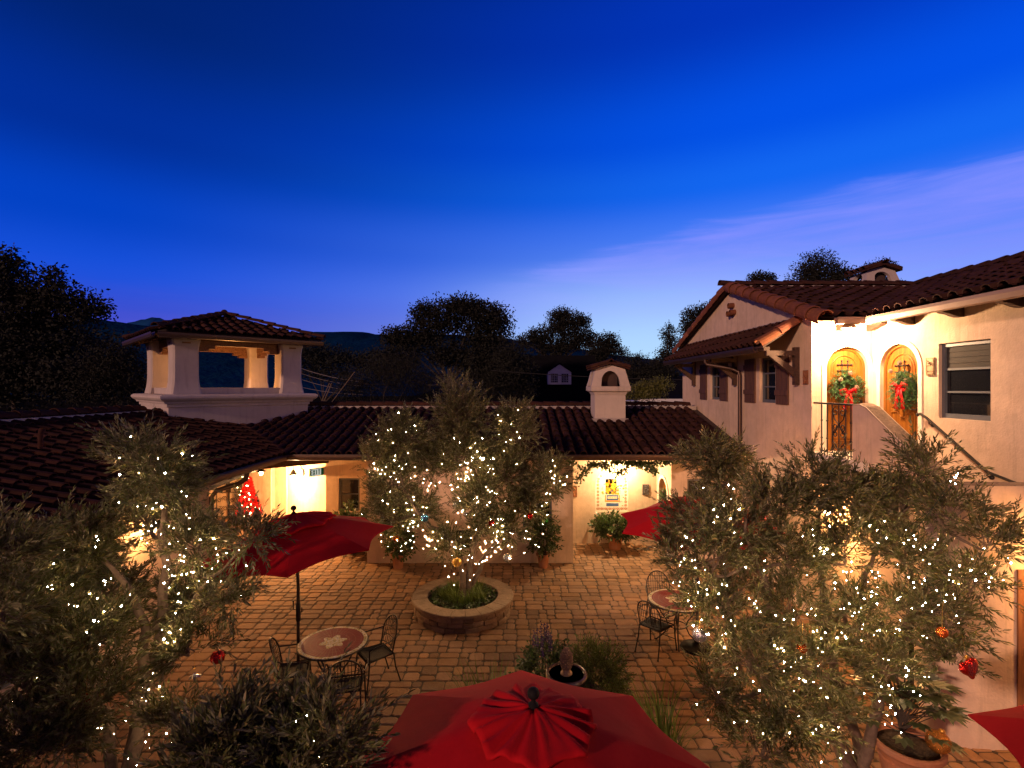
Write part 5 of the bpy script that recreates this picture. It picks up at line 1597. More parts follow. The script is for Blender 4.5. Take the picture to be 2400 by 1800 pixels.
# in the planter: three leaning stems
s0 = [[(Vector((-.97, 10.2, .28)), .075), (at(1083, 1330, 10.1), .06), (at(1060, 1270, 10.0), .052), (at(1000, 1225, 9.9), .04), (at(950, 1150, 9.9), .026), (at(935, 1060, 9.9), .012)],
      [(Vector((-.93, 10.25, .28)), .08), (at(1105, 1300, 10.2), .065), (at(1128, 1220, 10.2), .055), (at(1118, 1130, 10.2), .04), (at(1090, 1030, 10.2), .026), (at(1075, 930, 10.2), .012)],
      [(Vector((-.88, 10.3, .28)), .06), (at(1130, 1320, 10.3), .05), (at(1170, 1260, 10.35), .042), (at(1215, 1180, 10.4), .034), (at(1220, 1080, 10.4), .022), (at(1215, 1000, 10.4), .010)]]
Y = 10.1
lb = [lob(1075, 975, 62, 88, Y), lob(1085, 1065, 78, 70, Y), lob(945, 1025, 66, 62, Y), lob(882, 1078, 42, 34, Y - .1), lob(925, 1130, 62, 62, Y), lob(1205, 1010, 55, 70, Y + .1),
      lob(1185, 1110, 78, 68, Y + .1), lob(1285, 1120, 52, 56, Y + .1), lob(1120, 1165, 55, 60, Y - .2), lob(1235, 1185, 52, 44, Y + .1), lob(920, 1215, 60, 40, Y), lob(985, 1195, 46, 42, Y),
      lob(1050, 1275, 42, 36, Y - .2), lob(1195, 1240, 46, 40, Y), lob(1015, 1085, 46, 55, Y + .2), lob(1140, 1240, 38, 40, Y - .2), lob(885, 1175, 36, 40, Y + .1)]
t_, n_ = olive('olive_tree', 'olive tree rising from the round stone planter, thick with fairy lights', (-.95, 10.25, .30), s0, lb, 6.5, .070, .0145, 51, tl=(.14, .30), nleaf=14); NL += n_
# large one on the left
s1 = [[(Vector((-4.35, 5.75, 0)), .085), (at(325, 1690, 5.8), .075), (at(372, 1500, 5.7), .062), (at(385, 1350, 5.7), .05), (at(382, 1220, 5.7), .034), (at(390, 1090, 5.7), .014)],
      [(Vector((-4.42, 5.7, 0)), .075), (at(318, 1740, 5.6), .07), (at(335, 1560, 5.6), .055), (at(325, 1430, 5.6), .04), (at(260, 1330, 5.6), .026), (at(190, 1270, 5.6), .012)],
      [(Vector((-4.5, 5.75, 0)), .06), (at(255, 1700, 5.5), .055), (at(226, 1650, 5.4), .045), (at(150, 1560, 5.3), .03), (at(80, 1480, 5.2), .014)],
      [(at(380, 1480, 5.7), .04), (at(430, 1440, 5.6), .028), (at(500, 1350, 5.5), .018), (at(600, 1265, 5.4), .008)]]
Y = 5.6
lb = [lob(345, 1085, 92, 62, Y), lob(395, 1150, 56, 55, Y + .1), lob(350, 1215, 95, 70, Y + .4, 60), lob(465, 1285, 72, 44, Y - .1, 60), lob(588, 1262, 56, 42, Y - .2), lob(525, 1400, 66, 40, Y - .1), lob(180, 1290, 95, 70, Y, 80),
      lob(105, 1390, 90, 85, Y - .2, 90), lob(250, 1390, 85, 70, Y + .4, 60), lob(440, 1420, 80, 65, Y + .4, 60), lob(180, 1510, 130, 90, Y - .3, 100), lob(60, 1580, 110, 110, Y - .5, 90),
      lob(200, 1640, 110, 80, Y - .6, 80), lob(90, 1740, 150, 80, Y - .8, 90), lob(440, 1520, 50, 45, Y - .2), lob(420, 1690, 60, 40, Y - .3)]
t_, n_ = olive('olive_tree', 'tall forked olive tree lit by fairy lights in front of the left wing', (-4.4, 5.75, 0), s1, lb, 7.0, .074, .0160, 52, tl=(.16, .34)); NL += n_
# sprigs at the left edge
s2 = [[(Vector((-4.75, 4.3, 0)), .05), (at(-60, 1700, 4.4), .042), (at(-40, 1450, 4.4), .03), (at(-10, 1330, 4.4), .014)]]
lb = [lob(-10, 1310, 85, 80, 4.4), lob(-20, 1440, 75, 80, 4.4)]
t_, n_ = olive('olive_tree', 'olive tree mostly cut off by the left edge of the frame', (-4.75, 4.3, 0), s2, lb, 6.5, .072, .0155, 53); NL += n_
# low one in front of the left table
s3 = [[(Vector((-1.75, 3.3, 0)), .05), (at(600, 1960, 3.35), .042), (at(620, 1800, 3.4), .028), (at(660, 1650, 3.4), .010)], [(Vector((-1.75, 3.3, 0.4)), .04), (at(720, 1900, 3.3), .03), (at(790, 1760, 3.3), .012)],
      [(Vector((-1.8, 3.3, 0.4)), .04), (at(520, 1880, 3.3), .03), (at(470, 1740, 3.3), .012)]]
Y = 3.4
lb = [lob(650, 1732, 110, 62, Y, 85), lob(765, 1745, 90, 66, Y - .1, 80), lob(535, 1750, 85, 66, Y - .1, 75), lob(690, 1830, 150, 76, Y - .2, 110), lob(480, 1835, 90, 66, Y - .2, 80)]
t_, n_ = olive('olive_tree', 'low bushy olive tree with bronze-tipped shoots at the bottom left', (-1.75, 3.3, 0), s3, lb, 9.5, .076, .0155, 54, tl=(.16, .32), nleaf=18); NL += n_
# the big one on the right
s4 = [[(Vector((3.75, 5.75, 0)), .085), (at(1985, 1780, 5.7), .078), (at(1935, 1690, 5.65), .06), (at(1870, 1560, 5.6), .048), (at(1820, 1440, 5.6), .036), (at(1770, 1310, 5.6), .022), (at(1740, 1200, 5.6), .010)],
      [(Vector((3.85, 5.8, 0)), .08), (at(2010, 1750, 5.9), .065), (at(1965, 1600, 6.0), .052), (at(1935, 1450, 6.0), .042), (at(1925, 1320, 6.0), .03), (at(1915, 1180, 6.0), .012)],
      [(Vector((3.9, 5.75, 0)), .075), (at(2040, 1730, 5.7), .06), (at(2080, 1560, 5.6), .05), (at(2120, 1470, 5.55), .042), (at(2165, 1390, 5.5), .032), (at(2210, 1270, 5.5), .02), (at(2190, 1120, 5.6), .010)],
      [(at(1940, 1470, 6.0), .035), (at(2010, 1390, 5.9), .028), (at(2055, 1280, 5.8), .018), (at(2080, 1180, 5.8), .008)]]
Y = 5.7
lb = [lob(1905, 1135, 85, 62, Y + .2, 80), lob(1820, 1185, 90, 62, Y + .2, 80), lob(1990, 1180, 85, 62, Y + .1, 80), lob(2165, 1110, 72, 58, Y - .1, 60), lob(2110, 1180, 70, 60, Y, 60), lob(2230, 1210, 80, 62, Y - .3, 60),
      lob(2310, 1270, 68, 62, Y - .6, 50), lob(2270, 1370, 72, 60, Y - .5, 55), lob(2215, 1450, 66, 55, Y - .5, 55), lob(2225, 1530, 42, 45, Y - .6), lob(1720, 1240, 95, 70, Y, 85), lob(1660, 1320, 85, 70, Y - .1, 80),
      lob(1700, 1430, 105, 75, Y - .2, 90), lob(1850, 1300, 105, 75, Y, 90), lob(1980, 1300, 85, 70, Y, 80), lob(2120, 1300, 85, 70, Y - .1, 80), lob(1860, 1430, 85, 65, Y - .1, 80), lob(2010, 1460, 85, 65, Y - .1, 80),
      lob(1760, 1550, 105, 75, Y - .3, 90), lob(1920, 1560, 95, 70, Y - .3, 80), lob(2070, 1570, 85, 70, Y - .3, 70), lob(1820, 1670, 120, 75, Y - .4, 90), lob(1960, 1680, 80, 60, Y - .3, 70), lob(1690, 1630, 60, 60, Y - .3), lob(2120, 1440, 70, 60, Y - .3, 60), lob(1790, 1760, 90, 50, Y - .5, 70)]
lb = [(c, (r[0] * .94, r[1] * .94, r[2] * .94), d * .72) for c, r, d in lb]
t_, n_ = olive('olive_tree', 'wide many-stemmed olive tree with fairy lights covering the stair wall on the right', (3.8, 5.75, 0), s4, lb, 6.6, .072, .0160, 55, tl=(.16, .34)); NL += n_
# slimmer one behind it
s5 = [[(Vector((3.55, 8.0, 0)), .06), (at(1715, 1480, 7.9), .05), (at(1700, 1330, 7.8), .038), (at(1690, 1200, 7.8), .024), (at(1690, 1090, 7.8), .010)]]
Y = 7.8
lb = [lob(1668, 1075, 80, 46, Y, 55), lob(1700, 1125, 70, 50, Y, 55), lob(1620, 1215, 60, 50, Y - .2, 50), lob(1585, 1290, 44, 60, Y - .2, 45), lob(1700, 1210, 60, 50, Y)]
t_, n_ = olive('olive_tree', 'slim olive tree behind the right umbrella, against the gable wall', (3.55, 8.0, 0), s5, lb, 5.5, .070, .0150, 56); NL += n_
print('olive leaves', NL)

# ---------------------------------------------------------------- fairy lights
def bulb_mesh(name, mt):
    g = G(); g.lathe([(0, -1.15), (.55, -.85), (.9, -.3), (.95, .15), (.75, .7), (.4, 1.0), (0, 1.1)], n=8)
    me_o = g.build(name, mt, smooth='all'); return me_o
bulb_protos = {}
BN = 0
def light_string(label, blobs, Y, seed, dY=.35, r=.012, mt=None, group='strings of fairy lights in the olive trees', wire=True, cat='string lights'):
    """bulbs gathered as the photograph shows them, joined by one sagging wire"""
    global BN
    rng = np.random.default_rng(seed); mt = mt or bulb_warm
    pts = []
    for (px, py, rad, n) in blobs:
        for i in range(n):
            a = rng.uniform(0, 6.28); q = rad * (1.3 if Y > 8 else 1.12) * math.sqrt(rng.random())
            y = Y + float(np.clip(rng.normal(-.12, dY * .6), -dY * 1.3, dY))
            p = at(px, py, Y) + Vector((q * math.cos(a) * Y / F_PX, 0, q * math.sin(a) * Y / F_PX))
            pts.append(Vector((p.x * y / Y, y, CAMZ + (p.z - CAMZ) * y / Y)))
    # order along the wire
    left = pts[1:]; path = [pts[0]]
    while left:
        j = min(range(len(left)), key=lambda k: (left[k] - path[-1]).length); path.append(left.pop(j))
    t = thing('string_lights', label, cat, path[0], 0, group)
    g = G(); w = []
    for i in range(len(path) - 1):
        a, b = path[i], path[i + 1]; w += [a, a.lerp(b, .5) + Vector((0, 0, -.05 * (b - a).length - .004))]
    w.append(path[-1])
    g.tube(w, .0022, 4)
    g.build('wire', green_wire, t, off=path[0])
    key = mt.name
    for i, p in enumerate(path):
        if key not in bulb_protos:
            o = bulb_mesh('bulb', mt); bulb_protos[key] = o
        else:
            o = bulb_protos[key].copy(); COL.objects.link(o)
        o.parent = t; s = (.50 if Y > 8 else .60) * r * float(rng.choice([.5, .7, .85, 1.0, 1.3], p=[.28, .28, .22, .14, .08]))
        o.location = p - path[0] + Vector((0, 0, -.01)); o.scale = (s, s, s * 1.1)
        o.rotation_euler = (rng.uniform(-1, 1), rng.uniform(-1, 1), 0)
        BN += 1
    return t
light_string('fairy lights through the left-hand boughs of the planter olive', [(960, 1235, 46, 24), (1000, 1245, 34, 14), (945, 1150, 60, 20), (884, 1092, 24, 12), (935, 1010, 46, 12), (900, 1235, 50, 10), (1012, 1125, 16, 6)], 9.85, 61)
light_string('fairy lights clustered in the middle of the planter olive', [(1118, 1130, 50, 32), (1132, 1195, 48, 26), (1078, 1062, 44, 10), (1110, 1095, 30, 10), (1130, 1040, 30, 4)], 9.8, 62, r=.0125)
light_string('fairy lights on the right-hand boughs of the planter olive', [(1205, 1055, 40, 7), (1200, 1000, 34, 8), (1303, 1130, 26, 10), (1225, 1245, 42, 14), (1172, 1285, 34, 14), (1260, 1180, 40, 6), (1300, 1090, 18, 4)], 9.9, 63)
light_string('fairy lights wound low round the forked trunk in the stone planter', [(1100, 1300, 40, 14), (1062, 1265, 40, 12), (1150, 1265, 30, 8), (1085, 1325, 40, 8)], 9.85, 64, dY=.2)
light_string('fairy lights in the top and heart of the tall left olive', [(365, 1080, 80, 10), (400, 1230, 80, 24), (460, 1300, 60, 12), (330, 1200, 60, 6), (560, 1330, 70, 6)], 5.45, 65, r=.0095, dY=.25)
light_string('fairy lights on the outer left boughs of the tall left olive', [(170, 1320, 90, 16), (240, 1380, 70, 8), (110, 1420, 60, 4), (170, 1560, 90, 6), (30, 1660, 40, 5)], 5.3, 66, r=.009, dY=.25)
light_string('fairy lights spiralling down the left olive trunk', [(420, 1390, 70, 18), (385, 1480, 34, 8), (360, 1600, 40, 7), (385, 1715, 44, 10), (260, 1700, 34, 5), (300, 1790, 24, 4)], 5.4, 67, r=.0095, dY=.2)
light_string('short run of fairy lights inside the low bushy olive', [(680, 1715, 70, 6), (730, 1780, 50, 5), (560, 1750, 50, 4)], 3.3, 68, r=.006, dY=.12)
light_string('fairy lights on the left flank of the wide right-hand olive', [(1700, 1290, 100, 26), (1690, 1175, 50, 6), (1700, 1430, 80, 22), (1620, 1370, 40, 5)], 5.4, 69, r=.0095, dY=.25)
light_string('fairy lights in the centre of the wide right-hand olive', [(1930, 1300, 70, 12), (2005, 1370, 60, 24), (1900, 1480, 90, 22), (2050, 1480, 70, 18), (2050, 1240, 30, 5)], 5.4, 70, r=.0095, dY=.25)
light_string('fairy lights towards the right wall in the wide right-hand olive', [(2170, 1345, 80, 28), (2225, 1120, 26, 6), (2330, 1330, 50, 12), (2190, 1440, 60, 12), (2130, 1250, 30, 4)], 5.05, 71, r=.009, dY=.22)
light_string('fairy lights in the lowest boughs of the wide right-hand olive', [(2080, 1600, 60, 12), (1850, 1640, 90, 14), (1690, 1640, 80, 8), (2110, 1680, 40, 8), (1950, 1740, 50, 8), (2150, 1600, 34, 5), (1880, 1560, 60, 8)], 5.15, 72, r=.009, dY=.22)
print('bulbs', BN)

# ---------------------------------------------------------------- hanging ornaments
def glitter(name, col, rough=.25, metal=.85):
    return mat(name, col, rough, metal, bump=(60, .9, .01), tint=False)
orn = {'silver': glitter('silver_glitter', (.55, .54, .55)), 'red': glitter('red_glitter', (.62, .02, .015)), 'orange': glitter('orange_glitter', (.75, .16, .03)), 'gold': glitter('gold_glitter', (.62, .34, .07), .3),
       'blue': glitter('blue_glitter', (.12, .35, .55)), 'green': glitter('green_glitter', (.04, .42, .08))}
def ornament(label, c, r, colr, shape='ball', cord=.22, cat='ornament'):
    c = Vector(c); t = thing('tree_ornament', label, cat, c, 0, 'baubles hung in the trees')
    g = G()
    if shape == 'ball':
        g.lathe([(r * math.sin(math.pi * i / 14) if 0 < i < 14 else 0, -r * math.cos(math.pi * i / 14)) for i in range(15)], n=24)
    elif shape == 'ribbed':
        g.lathe([(r * math.sin(math.pi * i / 14) if 0 < i < 14 else 0, -r * math.cos(math.pi * i / 14)) for i in range(15)], n=48, squash=lambda t_, z: 1 + .07 * math.cos(8 * t_ + z / r * 1.6))
    elif shape == 'drop':
        g.lathe([(0, -r * 1.25), (r * .25, -r * 1.0), (r * .75, -r * .5), (r, 0), (r * .92, r * .45), (r * .5, r * .8), (0, r * .9)], n=20)
    elif shape == 'flower':
        for k in range(6):
            a = 2 * math.pi * k / 6; d = Vector((math.cos(a), math.sin(a), -.5)); s = Vector((-math.sin(a), math.cos(a), 0))
            g.add([Vector((0, 0, 0)), d * r * .6 + s * r * .35, d * r * 1.2, d * r * .6 - s * r * .35], [(0, 1, 2, 3)])
        g.sphere((0, 0, 0), r * .3, 8, 6)
    elif shape == 'heart':
        n = 28
        for i in range(n + 1):
            pass
        rings = []
        for j in range(9):
            u = -1 + 2 * j / 8; w = math.sqrt(max(0, 1 - u * u)); ring = []
            for k in range(n):
                a = 2 * math.pi * k / n
                x = 16 * math.sin(a) ** 3 / 17; z = (13 * math.cos(a) - 5 * math.cos(2 * a) - 2 * math.cos(3 * a) - math.cos(4 * a)) / 17
                ring.append(Vector((x * r * (.15 + .85 * w), u * r * .42, z * r * (.15 + .85 * w))))
            rings.append(ring)
        vs = [v for q in rings for v in q]; fs = [(j * n + k, j * n + (k + 1) % n, (j + 1) * n + (k + 1) % n, (j + 1) * n + k) for j in range(8) for k in range(n)]
        g.add(vs, fs + [tuple(range(n - 1, -1, -1)), tuple(range(8 * n, 9 * n))])
    body = g.build('bauble', orn[colr], t, smooth='all' if shape not in ('flower',) else False)
    if shape == 'heart':
        t.rotation_euler = (0, R(-16), R(15))
        g = G()
        for s in (-1, 1):
            for k in range(-5, 6):
                pts = []
                for q in range(13):
                    x = (k * .2 + (q - 6) * .16 * .5) * r; z = (q - 6) * .16 * s * r
                    X = x / r; Z = z / r
                    ins = (X * X + (Z - .1) ** 2 - .42)
                    if ins < 0: pts.append(Vector((x, -r * .40 * math.sqrt(max(.02, 1 - (X * X + (Z - .1) ** 2) / .8)), z)))
                if len(pts) > 2: g.tube(pts, r * .030, 5)
        g.build('quilting', mat('dark_red_cord', (.12, .004, .006), .6), t, smooth=True)
    g = G(); g.lathe([(r * .16, r * .9), (r * .16, r * 1.08), (r * .06, r * 1.12)], n=10); g.tube([(0, 0, r * 1.05), (0.004, 0, r + cord)], .0015, 4); g.build('cap_and_cord', orn['gold'], t, smooth=True)
    return t
ornament('quilted red heart ornament against the pale curved wall', at(2271, 1566, 4.6), .107, 'red', 'heart')
ornament('silver and white spiral-striped bauble beside the right-hand chairs', at(1640, 1488, 5.2), .072, 'silver', 'ribbed')
ornament('shiny red ball hanging over the middle stem of the planter olive', at(1152, 1226, 9.75), .062, 'red')
ornament('faceted mirror bauble hanging above the planter cap, right of the trunk', at(1190, 1308, 9.8), .085, 'silver', 'ribbed')
ornament('pale glass bauble in the gap left of the middle stem', at(1071, 1183, 9.8), .075, 'silver', 'ribbed')
ornament('small clear drop ornament under the pale glass bauble', at(1093, 1206, 9.8), .05, 'silver', 'drop')
ornament('blue bauble among the left boughs of the planter olive', at(995, 1214, 9.6), .075, 'blue')
ornament('orange-red ornament just above the left terracotta pot', at(928, 1262, 9.8), .06, 'orange', 'drop')
ornament('red ornament in the lit boughs right of the planter olive trunk', at(1242, 1209, 9.75), .058, 'red', 'drop')
ornament('golden bauble low down at the left foot of the planter olive', at(1071, 1318, 9.7), .085, 'gold', 'ribbed')
ornament('green sparkling ball on top of the right terracotta pot shrub', (.84, 12.70, 1.20), .075, 'green')
ornament('red lantern-like bauble low on the right side of the left olive', at(510, 1540, 5.5), .07, 'red', 'ribbed')
ornament('white flower ornament hanging beside the left olive trunk', at(456, 1580, 5.5), .06, 'silver', 'flower')
ornament('small red ornament inside the lower left olive boughs', at(203, 1636, 5.0), .045, 'red')
ornament('orange bauble deep in the middle of the wide right-hand olive', at(1880, 1518, 5.2), .05, 'orange')
ornament('orange bauble on the wall side of the wide right-hand olive', at(2208, 1482, 4.9), .05, 'orange')
eg = thing('glitter_egg', 'large amber sequinned egg lying in the huge terracotta pot', 'ornament', (4.62, 5.55, .66))
g = G(); g.sphere((0, 0, 0), .14, 28, 18, (1.0, .82, .82)); 
e_ = g.build('shell', mat('amber_sequins', (.62, .27, .05), .22, .8, tint=False, var=(70, .35, 1.5), bump=(75, 1.0, .02)), eg, smooth='all'); eg.rotation_euler = (.2, .35, .7)
g = G(); g.lathe([(.03, 0), (.03, .02), (.012, .03)], (0, 0, .11), 10); g.build('cap', orn['gold'], eg, smooth=True)

# ---------------------------------------------------------------- trees beyond the roofs
def far_tree(name, label, base, trunk_h, lobes, n, leaf, seed, mt=None, group='trees beyond the roofs', wid=.62):
    rng = np.random.default_rng(seed); base = Vector(base); leaf *= .62; n = int(n * 2.4)
    t = thing(name, label, 'tree', base, 0, group)
    g = G(); r = max(.08, trunk_h * .035)
    cs_ = [Vector(c) for c, _ in lobes]; hub = base + Vector((rng.uniform(-.2, .2), 0, trunk_h))
    g.tube([base, base.lerp(hub, .5) + Vector((rng.uniform(-.15, .15), 0, 0)), hub], [r * 1.25, r, r * .8], 9)
    for c in cs_:
        m = hub.lerp(c, .5) + Vector(rng.normal(0, .2, 3)); g.tube([hub, m, c], [r * .55, r * .35, r * .08], 6)
    vols = np.array([(rx * ry * rz_) ** (2 / 3) for _, (rx, ry, rz_) in lobes]); vols /= vols.sum()
    Ps, Ds = [], []
    for (c, (rx, ry, rz_)), v in zip(lobes, vols):
        # boughs, then leaf sprays on the boughs
        k = max(8, int(v * n / 34)); u = rng.normal(0, 1, (k, 3)); u /= np.linalg.norm(u, axis=1, keepdims=True)
        q = np.array(c) + u * np.array([rx, ry, rz_]) * rng.uniform(.25, 1.22, (k, 1)) ** .8
        for j in range(min(k, 30)): 
            if j % 3 == 0: g.tube([Vector(c), Vector(c).lerp(Vector(q[j]), .5) + Vector(rng.normal(0, .1, 3)) * rx * .3, Vector(q[j])], [r * .14, r * .09, r * .03], 4, caps=False)
        m = int(v * n / k) + 1
        idx = np.repeat(np.arange(k), m); sp = min(rx, rz_) * .17 + leaf * 1.0
        P = q[idx] + np.clip(rng.normal(0, 1, (len(idx), 3)), -1.9, 1.9) * sp * np.array([[1, 1, .75]])
        Ps.append(P); D = u[idx] * .5 + rng.normal(0, .8, (len(idx), 3)); Ds.append(D)
        # leafy shoots that break the outline
        ks = max(4, k // 5); us = rng.normal(0, 1, (ks, 3)); us[:, 2] = np.abs(us[:, 2]) * .8; us /= np.linalg.norm(us, axis=1, keepdims=True)
        m2 = max(8, m // 3); tt = np.tile(np.linspace(.75, 1, m2), ks)[:, None]; ext = np.repeat(rng.uniform(1.1, 1.5, (ks, 1)), m2, axis=0)
        u2 = np.repeat(us, m2, axis=0); P2 = np.array(c) + u2 * np.array([rx, ry, rz_]) * ext * tt + np.clip(rng.normal(0, 1, (len(tt), 3)), -1.6, 1.6) * leaf * 1.3 * (1.5 - tt)
        Ps.append(P2); Ds.append(u2 * .8 + rng.normal(0, .7, (len(tt), 3)))
        for j in range(ks): g.tube([Vector(c) + Vector(us[j]) * min(rx, rz_) * .5, Vector(np.array(c) + us[j] * np.array([rx, ry, rz_]) * ext[j * m2, 0])], [r * .06, r * .015], 3, caps=False)
    P = np.concatenate(Ps); D = np.concatenate(Ds)
    V, Q = leaf_quads(P - np.array(base), D, leaf * rng.uniform(.6, 1.3, len(P)), leaf * wid * rng.uniform(.7, 1.2, len(P)), rng, fold=.08)
    T = np.repeat(rng.uniform(.55, 1.35, (len(P), 1)) * np.ones((1, 3)), 4, axis=0)
    np_mesh('crown', V, Q, mt or far_leaf, t, tint=T)
    g.build('trunk', dark_bark, t, off=base, smooth=True)
    return t
def FL(px, py, rx, ry, Y, d=None):
    k = Y / F_PX; return (tuple(at(px, py, Y)), (rx * k, (d or min(rx, ry)) * k, ry * k))
def gx(px, Y): return ((px - 1200) / F_PX * Y, Y, 0)
far_tree('dark_oak', 'huge dark tree filling the left edge beyond the left wing roof', gx(40, 22), 4.5,
         [FL(50, 760, 80, 60, 22), FL(0, 690, 55, 60, 22), FL(105, 700, 50, 36, 22), FL(118, 650, 18, 28, 22), FL(170, 720, 55, 34, 22), FL(215, 730, 26, 18, 22), FL(-40, 640, 50, 45, 22), FL(15, 610, 22, 26, 22), FL(60, 830, 110, 70, 22), FL(160, 820, 90, 55, 22), FL(40, 900, 120, 50, 22), FL(180, 890, 90, 45, 21)], 15000, .26, 81)
far_tree('shrub_tree', 'olive-brown shrubby tree between the tower and the huge left tree', gx(280, 20), 2.6, [FL(255, 880, 60, 55, 20), FL(310, 900, 55, 45, 20), FL(220, 910, 60, 30, 20), FL(285, 840, 40, 40, 20)], 4500, .17, 82)
far_tree('shrub_tree', 'low dark trees under the hill right of the tower', gx(760, 48), 3.0, [FL(745, 830, 34, 24, 48), FL(790, 842, 40, 22, 48), FL(715, 835, 26, 24, 48), FL(840, 848, 36, 20, 48), FL(880, 846, 30, 26, 48), FL(760, 870, 70, 20, 48)], 4200, .34, 83, far_leaf_b)
far_tree('dark_oak', 'broad evergreen oak with a domed crown and see-through gaps, behind the middle of the roof', gx(1050, 36), 4.6,
         [FL(1075, 745, 62, 42, 36), FL(1010, 770, 48, 36, 36), FL(1140, 765, 44, 42, 36), FL(1165, 745, 26, 26, 36), FL(960, 800, 42, 30, 36), FL(925, 795, 22, 24, 36), FL(1120, 830, 60, 40, 36), FL(1170, 820, 30, 50, 36), FL(1040, 835, 40, 26, 36), FL(935, 845, 46, 30, 36), FL(1150, 880, 60, 45, 35), FL(1000, 730, 26, 20, 36), FL(1070, 715, 24, 16, 36), FL(1115, 722, 22, 16, 36)], 15000, .30, 84)
far_tree('willow_shrub', 'rounded feathery grey-green mound just behind the roof ridge', gx(900, 24), 2.4, [FL(870, 900, 70, 50, 24), FL(960, 890, 66, 56, 24), FL(820, 915, 40, 34, 24), FL(920, 870, 60, 36, 24), FL(1010, 905, 44, 40, 24)], 7000, .20, 85, wid=.22)
far_tree('dark_oak', 'dark hedge-like tree beside the shingled house', gx(1190, 33), 3.2, [FL(1200, 850, 40, 50, 33), FL(1185, 900, 50, 40, 33), FL(1225, 895, 26, 40, 33)], 4200, .24, 86)
far_tree('sycamore_tree', 'ragged spreading tree against the pale sky above the shingled house', gx(1310, 56), 7.0,
         [FL(1325, 760, 34, 28, 56), FL(1310, 740, 18, 16, 56), FL(1360, 755, 18, 18, 56), FL(1280, 785, 34, 22, 56), FL(1350, 795, 34, 24, 56), FL(1245, 795, 20, 14, 56), FL(1300, 815, 60, 20, 56), FL(1385, 800, 16, 18, 56), FL(1225, 800, 10, 10, 56)], 7500, .34, 87)
far_tree('sycamore_tree', 'small round-topped tree right behind the roof chimney', gx(1415, 52), 6.0, [FL(1420, 800, 22, 18, 52), FL(1408, 825, 24, 22, 52), FL(1435, 820, 14, 20, 52), FL(1395, 835, 20, 16, 52)], 3000, .30, 88)
far_tree('airy_tree', 'thin airy tree with arching sprays between chimney and gable', gx(1470, 60), 5.5, [FL(1455, 826, 20, 12, 60), FL(1490, 838, 24, 13, 60), FL(1500, 855, 26, 14, 60), FL(1455, 860, 30, 24, 60), FL(1520, 870, 20, 14, 60)], 2400, .26, 89, far_leaf_b)
far_tree('dark_oak', 'dark low tree just right of the roof chimney', gx(1500, 40), 3.2, [FL(1490, 880, 30, 26, 40), FL(1520, 890, 26, 26, 40), FL(1545, 870, 26, 22, 40)], 3000, .26, 90)
far_tree('streetlit_shrub', 'street-lit yellow-green shrub beside the roof chimney', gx(1500, 30), 1.8, [FL(1490, 920, 24, 16, 30), FL(1525, 915, 24, 20, 30), FL(1550, 905, 20, 16, 30)], 2600, .16, 91, lit_leaf)
far_tree('slender_tree', 'slender columnar tree standing clear of the gable', gx(1567, 44), 5.5, [FL(1567, 780, 12, 18, 44), FL(1572, 805, 16, 16, 44), FL(1562, 830, 16, 18, 44), FL(1568, 852, 22, 16, 44), FL(1545, 850, 14, 12, 44), FL(1585, 848, 16, 12, 44), FL(1565, 885, 26, 30, 44)], 3400, .24, 92)
far_tree('dark_oak', 'dark tree tucked against the left slope of the gable', gx(1640, 30), 6.0, [FL(1635, 745, 26, 24, 30), FL(1660, 730, 16, 16, 30), FL(1618, 775, 18, 30, 30), FL(1645, 790, 34, 30, 30)], 3600, .20, 93)
far_tree('dark_oak', 'dense round tree rising behind the gable roof and its ridge', gx(1915, 32), 8.0, [FL(1915, 625, 30, 30, 32), FL(1885, 645, 30, 24, 32), FL(1950, 640, 30, 22, 32), FL(1985, 650, 26, 20, 32), FL(1920, 670, 60, 24, 32)], 4200, .20, 94)
far_tree('sycamore_tree', 'sparse treetop just showing over the gable ridge', gx(1785, 36), 8.5, [FL(1785, 650, 22, 9, 36), FL(1765, 658, 16, 8, 36), FL(1805, 655, 12, 8, 36), FL(1785, 680, 30, 14, 36)], 1300, .22, 95)
far_tree('sycamore_tree', 'small treetop behind the upper roof chimney', gx(2060, 30), 8.5, [FL(2055, 625, 20, 12, 30), FL(2080, 622, 14, 10, 30), FL(2040, 640, 20, 12, 30), FL(2060, 665, 36, 20, 30)], 1500, .19, 96)
